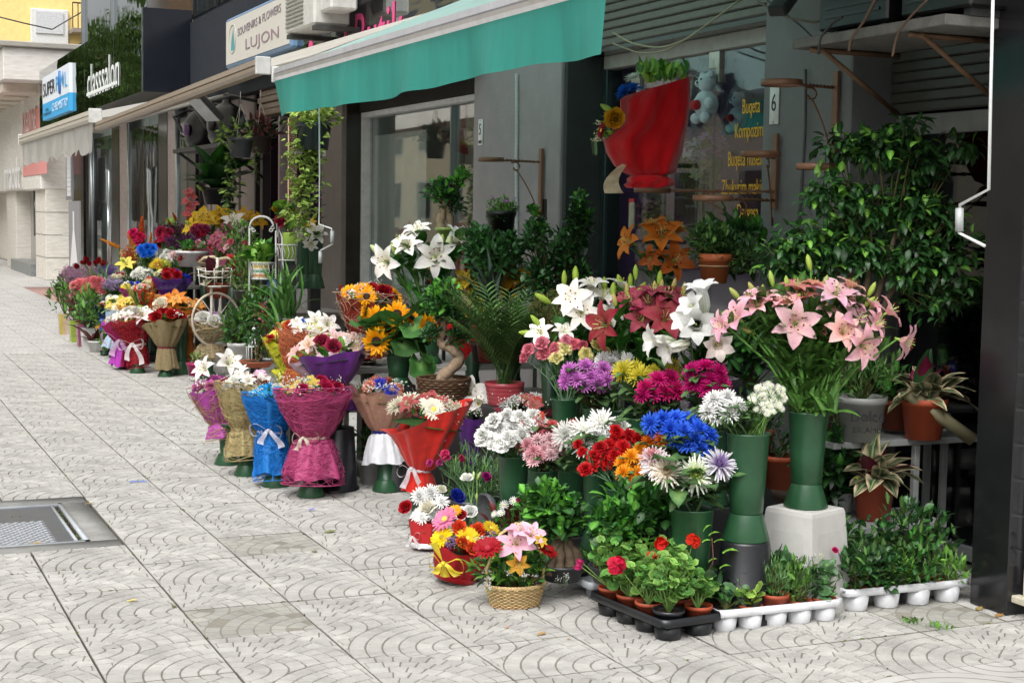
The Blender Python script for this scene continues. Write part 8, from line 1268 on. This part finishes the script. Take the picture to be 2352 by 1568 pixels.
# red bouquet hanging high
p = at(1490, 430, d=7.7); t = root('tall_red_bouquet', 'tall red felt wrapped bouquet standing high on an iron ring before the glass', 'bouquet', None, p)
o = np.array(p); mb = MB(); V = []; ys = [432, 425, 412, 404, 395, 380, 350, 320, 285, 250, 220, 198]; lx = [1440, 1432, 1452, 1448, 1428, 1410, 1392, 1385, 1418, 1425, 1424, 1440]; rx_ = [1530, 1550, 1548, 1525, 1555, 1556, 1568, 1572, 1580, 1585, 1586, 1585]; ns = 36
for y, a, b in zip(ys, lx, rx_):
    for k in range(ns):
        u = 2*math.pi*k/ns; q = (1-math.cos(u))/2; xx = a+(b-a)*q; dd = 7.7-pxm((b-a)*.42, 7.7)*math.sin(u)*(1+.22*math.sin(4*u+y*.012)*min(1, (440-y)/150+.3)+.16*math.sin(9*u+y*.03)+.08*math.sin(17*u)); yy = y+(-42*(q-.5) if y < 200 else (-20*(q-.5) if y < 260 else 0)); V.append(at(xx, yy, d=dd)-o)
mb.add(V, [(i*ns+k, i*ns+(k+1) % ns, (i+1)*ns+(k+1) % ns, (i+1)*ns+k) for i in range(len(ys)-1) for k in range(ns)], hx('a80c14'), 'felt'); part('wrapping', mb, t)
mb = MB(); mb.lathe([(.085, 0), (.105, .01), (.11, .03), (.085, .05)], hx('b01018'), 'felt', n=30, fn=lambda V, P, th: np.concatenate([V[..., :2]*(1+.06*np.sin(th*6)[None, :, None]), V[..., 2:]], -1), o=(0, 0, .01)); part('red_ribbon', mb, t)
put(t, 7.65, [(1412, 272, 'rose', 'd09410', 24, None, (-.4, 0, 1)), (1435, 212, 'mum', '1458b8', 22, None, (-.7, .6, .4)), (1455, 205, 'mum', '1860c0', 20), (1395, 250, 'bud', '9ab458', 20, None, (-1, .6, .2)), (1382, 300, 'gerb', '98141c', 18, None, (-1, .2, .4)), (1455, 180, 'spider', 'd8dcd4', 20, None, (-.3, 1, .3)), (1500, 165, 'bud', '7c9c48', 22, None, (0, 1, 0)), (1482, 170, 'bud', '84a050', 24, None, (-.4, 1, 0)), (1530, 160, 'bud', '7c9440', 14, None, (.3, 1, 0)), (1570, 180, 'bud', '7c9440', 12, None, (.6, 1, 0))])
mb = MB()
for i in range(70):
    q = at(rng.uniform(1465, 1580), rng.uniform(165, 190), d=7.7+rng.uniform(-.1, .1)); mb.addT(LEAF[('broad', 'broadB', 'smallB')[i % 3]], leafM(q-o, (rng.normal()*.6, rng.normal()*.6, .9), rng.uniform(.04, .09)), np.ones(3)*rng.uniform(.6, 1))
for i in range(26):
    q = at(rng.uniform(1390, 1425), rng.uniform(270, 330), d=7.65); mb.addT(LEAF[('broad', 'broadB')[i % 2]], leafM(q-o, -RT*.8+rng.normal(size=3)*.5, rng.uniform(.05, .09)), np.ones(3)*rng.uniform(.6, 1))
part('greenery', mb, t, stuff=True); gyps(t, at(1385, 325, d=7.65), .05, .05, .12, 90, .004, 'd8d4b8')
P0 = at(1440, 385, d=7.6); mb = MB(); V = []
for i in range(9):
    for k in range(5): u = k/4-.5; V.append(at(1440-36*math.sin(i/8*2.2)+u*34*(.4+i/9), 372+i*9, d=7.58+.02*math.sin(i*2+k))-o)
mb.add(V, [(i*5+k, i*5+k+1, (i+1)*5+k+1, (i+1)*5+k) for i in range(8) for k in range(4)], hx('c8b898'), 'organza'); part('gauze_bow', mb, t)
# orchids behind the glass
for x, y, c, lab in ((1600, 345, 'e4e0e4', 'white moth orchids behind the shop glass'), (1575, 325, 'b088c0', 'lilac moth orchids left of the white ones behind the glass'), (1640, 330, 'c090c8', 'pink moth orchids at the door edge behind the glass'), (1490, 490, '802c70', 'dark magenta orchids low behind the shop glass'), (1620, 400, 'c8cc8c', 'pale green orchids low behind the shop glass')):
    p = at(x, y+130, X=5.15); t = root('potted_orchid', lab, 'orchid', 'orchids inside the shop', p); pot(t, p-np.array([0, 0, .12]), .07, .13, '50505a', 'plastic'); d_ = dep(p); pts = put(t, d_, cluster(x, y, 28, 26, 13, 'orchid', [c], 15)); stalks(t, p, pts, r=.003, leaves=('broad',), ls=.14, nl=1)
# ------------------------------------------------------------------ right side
p = at(2085, 1220, d=7.3); p = np.array([4.3, 6.1, 0]); t = root('weeping_fig', 'large weeping fig with glossy pointed leaves in front of the plum coloured window', 'tree', None, p); top = pot(t, p, .17, .3, '4a3a30', 'terracotta')
for pts in (((2000, 640), (1985, 560), (1950, 470)), ((2030, 640), (2060, 520), (2080, 420)), ((2050, 650), (2140, 560), (2180, 480)), ((1990, 650), (1900, 600), (1850, 540))): trunk(t, [top]+[at(x, y, d=6.95) for x, y in pts], .018, .006, '5a4c3c', 'branch')
first = True
for x, y, rx2, ry2, n in ((1930, 330, 60, 42, 150), (2020, 350, 80, 60, 260), (2110, 380, 70, 60, 240), (1900, 440, 75, 55, 220), (2000, 480, 100, 70, 380), (2110, 480, 80, 70, 300), (1860, 540, 90, 55, 260), (1960, 580, 100, 60, 330), (2080, 600, 90, 70, 330), (2180, 560, 60, 80, 220), (1800, 600, 60, 60, 160), (2070, 290, 50, 30, 70), (2200, 340, 45, 30, 60), (2180, 660, 50, 50, 80), (1850, 610, 90, 50, 200), (2120, 700, 50, 40, 60)):
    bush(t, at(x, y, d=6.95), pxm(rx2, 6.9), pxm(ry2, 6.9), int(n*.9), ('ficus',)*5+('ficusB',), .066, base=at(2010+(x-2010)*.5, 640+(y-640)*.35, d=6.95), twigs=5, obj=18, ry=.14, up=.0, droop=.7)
# terracotta pots with striped stromanthe
for x, y, d, r, h, lab, n, kx in ((2005, 1190, 6.85, .096, .18, 'striped prayer plant in a lime stickered terracotta pot on the lower step shelf', 34, 0), (2120, 1006, 6.98, .107, .185, 'terracotta pot of striped dark prayer plant on the upper step shelf', 30, 1)):
    p = at(x, y, d=d); t = root('prayer_plant', lab, 'potted plant', 'striped prayer plants in terracotta pots', p); top = pot(t, p, r, h, 'a8492a'); rosette(t, top+[0, 0, .02], n, 'var', .22, (-5, 60), spread=.03); rosette(t, top+[0, 0, .02], 5, 'varU', .2, (10, 60), spread=.02)
    for q in ((0., -.2, 1), (.3, .1, 1.)): leafpart(t, 'var' if not kx else 'dark', top, q, .26)
    if not kx: mb = MB(); mb.box((-.012, -.002, -.009), (.012, .002, .009), hx('b8d020'), 'print'); part('price_sticker', mb, t, smooth=False, M=frame(at(1966, 1100, d=d-.085)-np.array(p), UPC, 1))
t, top, p = leafpot('brown pot half hidden behind the upper prayer plant', 2055, 985, d=7.15, r=.08, h=.14, c='70341c', rx=.12, rzz=.1, n=60, kinds=('dark', 'broad'), size=.08)
t, top, p = leafpot('white plastic pot of small leaved climber left of the lower prayer plant', 1932, 1172, d=6.95, r=.06, h=.1, c='b8bab8', m='plastic', rx=.09, rzz=.22, n=420, kinds=('small', 'dark'), size=.035)
t, top, p = leafpot('printed white tin pot with a feathery green plant behind the pink lily vase', 1975, 1010, d=6.9, r=.115, h=.2, c='9a9a98', m='plastic', rx=.2, rzz=.14, n=330, kinds=('needle', 'small'), size=.06)
txtobj('Dolce', t, (-.05, -.115, .1), .07, hx('1c1c24'), rot=(math.pi/2, 0, -.42), sx=.9); txtobj('SALAMIS', t, (-.05, -.115, .05), .035, hx('1c1c24'), rot=(math.pi/2, 0, -.42))
for x, y, lab in ((1790, 1120, 'empty looking terracotta pot in the dark between the two big green vases'), (1735, 1060, 'dark brown nursery pot deep behind the big green vases')): t, top, p = leafpot(lab, x, y, d=6.9, r=.08, h=.15, c='8c3c1c', rx=.12, rzz=.12, n=90, kinds=('dark', 'small'), size=.05)
mb = MB(); mb.tube([at(2080, 900, d=6.9), at(2235, 1010, d=6.9)], .03, hx('7a7458'), 'matte_plastic', 10); solo('pole', mb, 'greenish pipe leaning behind the upper prayer plant', 'pipe')
for x, y, lab in ():
    mb = MB(); blob(mb, (0, 0, 0), .14, hx('5a1040'), 'paper', 14, 9, .7); solo('wrapping_bundle', mb, lab, 'wrapping', loc=at(x, y, d=7.0))
# ------------------------------------------------------------------ trays and nursery pots
def tray(lab, pA, pB, depth, c, nx, ny, h=.055, r=.045, m='plastic', grp='carry trays of nursery pots', lip=.028):
    """pA, pB front corners on the ground"""
    pA, pB = np.array(pA), np.array(pB); u = ax((pB-pA)*[1, 1, 0]); v = np.array([-u[1], u[0], 0]); L = np.linalg.norm((pB-pA)[:2]); t = root('plant_tray', lab, 'tray', grp, pA); t.rotation_euler = (0, 0, math.atan2(u[1], u[0])); cells = []
    for i in range(nx):
        for k in range(ny):
            cx, cy = L*(i+.5)/nx, depth*(k+.5)/ny; cells.append(pA+u*cx+v*cy)
            mb = MB(); mb.lathe([(.001, 0), (r*.82, 0), (r*.86, .004), (r, h+.001), (r*.94, h), (r*.8, .01), (.001, .01)], hx(c), m, n=20, o=(cx, cy, 0)); part('cup', mb, t)
    mb = MB(); n = 32; V = []
    def rr(e, z): 
        out = []
        for k in range(n): a = 2*math.pi*(k+.5)/n; cx = math.copysign(min(1, abs(math.cos(a))*1.42), math.cos(a)); cy = math.copysign(min(1, abs(math.sin(a))*1.42), math.sin(a)); rc = .02; x = L/2+(L/2-e)*cx; y = depth/2+(depth/2-e)*cy; out.append((x, y, z))
        return out
    for e, z in ((.002, h-.004), (-.003, h+.004), (.0, h+lip), (.006, h+lip), (.006, h+.006)): V += rr(e, z)
    mb.add(V, [(i*n+k, i*n+(k+1) % n, (i+1)*n+(k+1) % n, (i+1)*n+k) for i in range(4) for k in range(n)], hx(c), m); part('rim', mb, t)
    mb = MB(); e = .004
    for i in range(nx):
        for k in range(ny):
            x0_, x1_, y0_, y1_ = L*i/nx, L*(i+1)/nx, depth*k/ny, depth*(k+1)/ny; cx, cy = (x0_+x1_)/2, (y0_+y1_)/2; V = []; q = 16
            for j in range(q): a = 2*math.pi*j/q; V.append((cx+r*math.cos(a), cy+r*math.sin(a), h))
            for j in range(q): a = 2*math.pi*j/q; f = 1/max(abs(math.cos(a)), abs(math.sin(a))); V.append((cx+(x1_-x0_)/2*f*math.cos(a)*.995, cy+(y1_-y0_)/2*f*math.sin(a)*.995, h))
            mb.add(V, [(j, q+j, q+(j+1) % q, (j+1) % q) for j in range(q)], hx(c), m)
    part('deck', mb, t, smooth=False); return t, cells, L
def npot(lab, p, c='a0482c', r=.048, h=.085, m='terracotta', z=.012, grp='small nursery pots in the trays', cat='potted plant', name='potted_plant'):
    p = np.array(p)+[0, 0, z]; t = root(name, lab, cat, grp, p); return t, pot(t, p, r, h, c, m, rim=.14)
A, B_ = at(1528, 1478, z=0), at(1636, 1452, z=0)
uA = at(1362, 1388, z=0)
# black tray: long side from front corner back along the facade
tb, cells, L = tray('black plastic carry tray full of red geraniums at the front', A+np.array([-.01, .0, 0]), A+np.array([.27, .03, 0]), .52, '1e2023', 2, 4, r=.058, h=.06)
def gera(lab, p, c_pot, rx, rzz, n, fl, r=.055, h=.1, m='terracotta', kinds=('ger', 'gerB'), up=.03):
    t, top = npot(lab, p, c_pot, r, h, m, cat='geranium', grp='geraniums in the black tray', name='geranium'); c = top+np.array([0, 0, rzz+up]); n = int(n*1.5); rx *= 1.15; bush(t, c, rx, rzz*1.15, n, kinds, .024, base=top, obj=min(n, 60), twigs=int(n*.5), shell=.5, up=.5, twc='6a8a48')
    if fl:
        pts = put(t, dep(p)-.03, fl, dk=.2); mb = MB()
        for q in pts: mb.tube([top-np.array(t.location), q-np.array(t.location)], .0022, hx('7a9a50'), 'stemm', 4, cap=False)
        part('flower_stalks', mb, t)
    return t, top
gl = [('geranium in the black pot at the very front corner of the black tray', '26282c', 'plastic', 0.085, .085, 85, []), ('geranium in a terracotta pot, second along the left edge of the black tray', 'a0482c', 'terracotta', .08, .08, 80, [(1417, 1298, 'ger', 'c81840', 24), (1498, 1285, 'ger', 'cc1810', 19)]), ('geranium third along the left edge of the black tray', 'a0482c', 'terracotta', .09, .08, 80, []), ('geranium at the far left corner of the black tray', 'a0482c', 'terracotta', .09, .10, 90, [(1332, 1290, 'tulip', 'd0407c', 12, None, (-.8, .4, .4)), (1328, 1302, 'tulip', 'd83c80', 12, None, (-.9, .1, .4))]),
      ('small cut back geranium at the right front corner of the black tray', 'a84a2c', 'terracotta', .06, .05, 22, []), ('geranium with the upright orange red bloom near the wide green vase', 'a0482c', 'terracotta', .08, .09, 75, [(1592, 1243, 'ger', 'd82c14', 18), (1520, 1248, 'ger', 'cc1810', 18)]), ('geranium in the middle back of the black tray', 'a0482c', 'terracotta', .09, .09, 80, []), ('geranium at the back corner of the black tray', 'a0482c', 'terracotta', .09, .12, 80, [])]
for (lab, c, m__, rx3, rz3, n, fl), p in zip(gl, cells[:4]+cells[4:]): gera(lab, p, c, rx3, rz3, n, fl, m=m__, r=.062 if c == '26282c' else .055)
t, top = npot('tall leafy rose stem rising at the right of the black tray', np.array(cells[5])+[.09, .12, 0], '1e2023', m='plastic'); trunk(t, [top, at(1640, 1300, d=6.0), at(1635, 1235, d=6.0)], .004, .002, '6a4a38', 'stem', 5)
for x, y, s in ((1640, 1225, .05), (1652, 1240, .05), (1628, 1215, .045), (1672, 1265, .07), (1665, 1300, .05), (1640, 1285, .04), (1625, 1240, .04)): leafpart(t, 'broadB', at(x-12, y+5, d=6), RT*rng.uniform(.3, 1)+UPC*rng.uniform(-.3, .5), s)
# white trays
C1, C2 = at(1650, 1455, z=0), at(1936, 1425, z=0); t1, c1_, _ = tray('white plastic carry tray of mixed seedlings right of the black tray', C1, C2, .22, 'd2d3d6', 5, 2, r=.052, h=.062)
C3, C4 = at(1945, 1408, z=0), at(2226, 1380, z=0); t2, c2_, _ = tray('white plastic carry tray of shrubs next to the black pillar', C3, C4, .22, 'd2d3d6', 4, 2, r=.058, h=.068)
def small(lab, p, c, kinds, rx, rzz, n, size, obj=0, m='terracotta', fl=None, up=.0, r=.05, h=.075, z=.014):
    t, top = npot(lab, p, c, r, h, m, z=z); bush(t, top+np.array([0, 0, rzz*.8+up]), rx, rzz, n, kinds, size, base=top, obj=obj, twigs=12, up=.6)
    if fl: put(t, dep(p)-.03, fl, dk=.2)
    return t, top
small('grey green kalanchoe seedling in a black pot at the left end of the white tray', c1_[0], '1e2023', ('kal', 'kal', 'broad'), .06, .035, 16, .035, 16, 'plastic')
small('cyclamen like seedling with lime leaves, second in the white tray', c1_[2], 'a84a2c', ('lime', 'gerB', 'kal'), .055, .055, 34, .022, 34)
small('bushy dry rosemary like plant in a large terracotta pot, third in the white tray', c1_[4], 'a4482c', ('needle', 'needle', 'grey'), .075, .085, 420, .035, r=.056, h=.11)
small('drooping dianthus with tiny white blooms, fourth in the white tray', c1_[6], 'a84a2c', ('needle', 'grey', 'smallB'), .08, .09, 300, .04, 0, fl=[(1835, 1282, 'ball', 'e8e8e4', 10), (1868, 1278, 'ball', 'e8e8e4', 11), (1848, 1300, 'ball', 'e8e8e4', 8), (1885, 1275, 'ball', 'dcdcc0', 7)])
small('broad leaved kalanchoe at the right end of the first white tray', c1_[8], 'a84a2c', ('kal', 'gins', 'kal'), .085, .085, 60, .045, 60)
for i, (lab, k) in enumerate((('dark leaved seedling at the back left of the white tray', ('dark', 'kal')), ('christmas cactus like plant behind the cyclamen seedling', ('gins', 'dark')), ('tall christmas cactus like plant behind the rosemary pot', ('gins', 'broad')), ('leafy primula behind the drooping dianthus', ('broad', 'kal')), ('fern leaved plant with a pink bloom behind the kalanchoe', ('smallB', 'needle')))): small(lab, c1_[2*i+1], '8c3c24', k, .085, .10 if i else .06, 130, .06, 30, fl=[(1918, 1263, 'rose', 'c02868', 8)] if i == 4 else None)
small('azalea with dark leaves at the left front of the second white tray', c2_[0], 'a84a2c', ('gins', 'dark', 'small'), .10, .10, 220, .05, 60)
small('azalea with a bright green shoot, second in front of the second white tray', c2_[2], '8c3c24', ('gins', 'small', 'dark'), .09, .085, 200, .045, 50); 
small('lime green young plant beside the azaleas', (np.array(c2_[2])+np.array(c2_[4]))/2, '1e2023', ('broadB', 'broadB', 'smallB'), .05, .07, 60, .045, 40, 'plastic', r=.03, h=.06)
small('miniature rose bush in a black pot, third in the second white tray', c2_[4], '1e2023', ('small', 'broad', 'gins'), .10, .12, 170, .045, 50, 'plastic', r=.055)
small('fresh green trailing succulent in the terracotta pot nearest the black pillar', c2_[6], 'a84a2c', ('needle', 'smallB', 'needle'), .09, .08, 300, .04)
for i, lab in enumerate(('tall rose shrub at the back left of the second white tray', 'rose shrub at the back of the second white tray', 'tallest rose shoot at the back of the second white tray', 'dark rose shrub at the back right of the second white tray')): small(lab, c2_[2*i+1], '8c3c24', ('small', 'dark', 'gins'), .11, .15 if i != 2 else .19, 200, .05, 40)
# grey tray behind the basket
t3, c3_, _ = tray('pale grey carry tray with a round pot between the basket and the geraniums', at(1245, 1330, z=0)+[.02, .1, 0], at(1350, 1385, z=0)+[.02, .03, 0], .16, 'a9adb2', 3, 1, r=.05, h=.05)
small('small bare rooted pot plant in the pale grey tray', c3_[1], '3a3c40', ('ger', 'gins'), .06, .05, 30, .03, 20, 'plastic')
t, top, p = leafpot('white pot with a small plant on the ground under the salmon bouquet', 855, 1108, z=0, r=.09, h=.14, c='bcbcba', m='plastic', rx=.12, rzz=.12, n=120, kinds=('dark', 'small'), size=.05)
# filling greenery among the stems
for x, y, d, rx4, ry4, n, lab in ((1730, 800, 7.6, 90, 90, 420, 'dark leafy shrub in the shade behind the trumpet lilies'), (1700, 560, 7.9, 90, 70, 300, 'dark drooping foliage behind the hanging terracotta pot'), (1910, 1080, 6.9, 45, 90, 300, 'thin leaved climber in the shade behind the pink lily vase'), (1440, 800, 7.9, 90, 60, 260, 'dark leaf mass in the shade behind the rose lilies'), (1950, 900, 7.3, 90, 70, 260, 'shaded bushy plant right of the pink lily stems')):
    t = root('shaded_shrub', lab, 'shrub', 'shaded shrubs behind the cut flowers', at(x, y+ry4, d=d)); leafyball(t, x, y, d, rx4, ry4, n, ('dark', 'gins', 'broad'), .09, obj=20, twigs=16)
# ------------------------------------------------------------------ across the street (seen only in the glass)
ob = root('opposite_building', 'beige apartment building across the street, mirrored in the shop glass', 'building', None, (-15, 30, 0)); mb = MB(); mb.box((-8, -30, 0), (0, 90, 13), hx('f2e8d0'), 'plaster', .02); part('wall', mb, ob, smooth=False)
wm = MB(); wm.box((0, -.8, -.9), (.06, .8, .9), hx('d0d0cc'), 'metalp'); wm.box((.061, -.7, -.8), (.07, .7, .8), hx('30363a'), 'blackgloss'); wme = wm.mesh('window', smooth=False)
for i in range(28):
    for k in range(4): part('window', wme, ob, M=[[1, 0, 0, .0], [0, 1, 0, -27+i*3.9], [0, 0, 1, 2.2+k*3.0], [0, 0, 0, 1]])
mb = MB(); mb.add([(-60, 8, .0), (40, 8, .0)], [], (0, 0, 0), 'asphalt')
rd = MB().add([(-14.5, -20, -.02), (-4.9, -20, -.02), (-4.9, 120, -.02), (-14.5, 120, -.02)], [(0, 1, 2, 3)], hx('8a8884'), 'asphalt'); solo('road', rd, kind='structure')
kb = MB().box((-5.0, -20, -.03), (-4.8, 120, .0), hx('a9a69e'), 'tile'); solo('kerb', kb, kind='structure')
cm = MB(); tm = MB(); LT = leafT(1, .38, 2, .2, .5, 20, '2c4a18', '47701f', m='leaf_matt')
for i in range(2600):
    v_ = rng.normal(size=3); v_ /= np.linalg.norm(v_); q = v_*rng.uniform(.45, 1)**.7; lobe = rng.integers(0, 9); c_ = np.array([math.cos(lobe*2.4), math.sin(lobe*2.4), .5*math.sin(lobe*1.7)])*.5; cm.addT(LT, leafM((c_+q*.62)*[2.3, 2.3, 2.2], v_+rng.normal(size=3)*.4, rng.uniform(.2, .34)), np.ones(3)*rng.uniform(.5, 1.5))
crown = cm.mesh('crown'); tm.tube([(0, 0, -6), (.1, 0, -3), (0, .1, -1), (.2, 0, 1)], [.2, .16, .12, .05], hx('5a4c3c'), 'bark', 8)
for a in range(5): tm.tube([(0, 0, -1.8), (.8*math.cos(a*1.3), .8*math.sin(a*1.3), .0), (1.4*math.cos(a*1.3), 1.4*math.sin(a*1.3), 1.)], [.08, .05, .02], hx('5a4c3c'), 'bark', 5)
trk = tm.mesh('trunk')
for i, (x, y, z, s) in enumerate(((-1.2, 41, 5.6, 1.0), (.6, 50, 5.6, 1.05), (-1.5, 58, 6, 1.15), (1.0, 66, 6, 1.15), (-3, 76, 6.5, 1.2))):
    t = root('street_tree', ('nearest', 'second', 'third', 'fourth', 'farthest')[i]+' leafy street tree along the kerb, mirrored in the glass panels', 'tree', 'street trees along the kerb', (x, y, z)); t.scale = (s, s, s)
    part('crown', crown, t, M=rz(i*1.1)); part('trunk', trk, t)
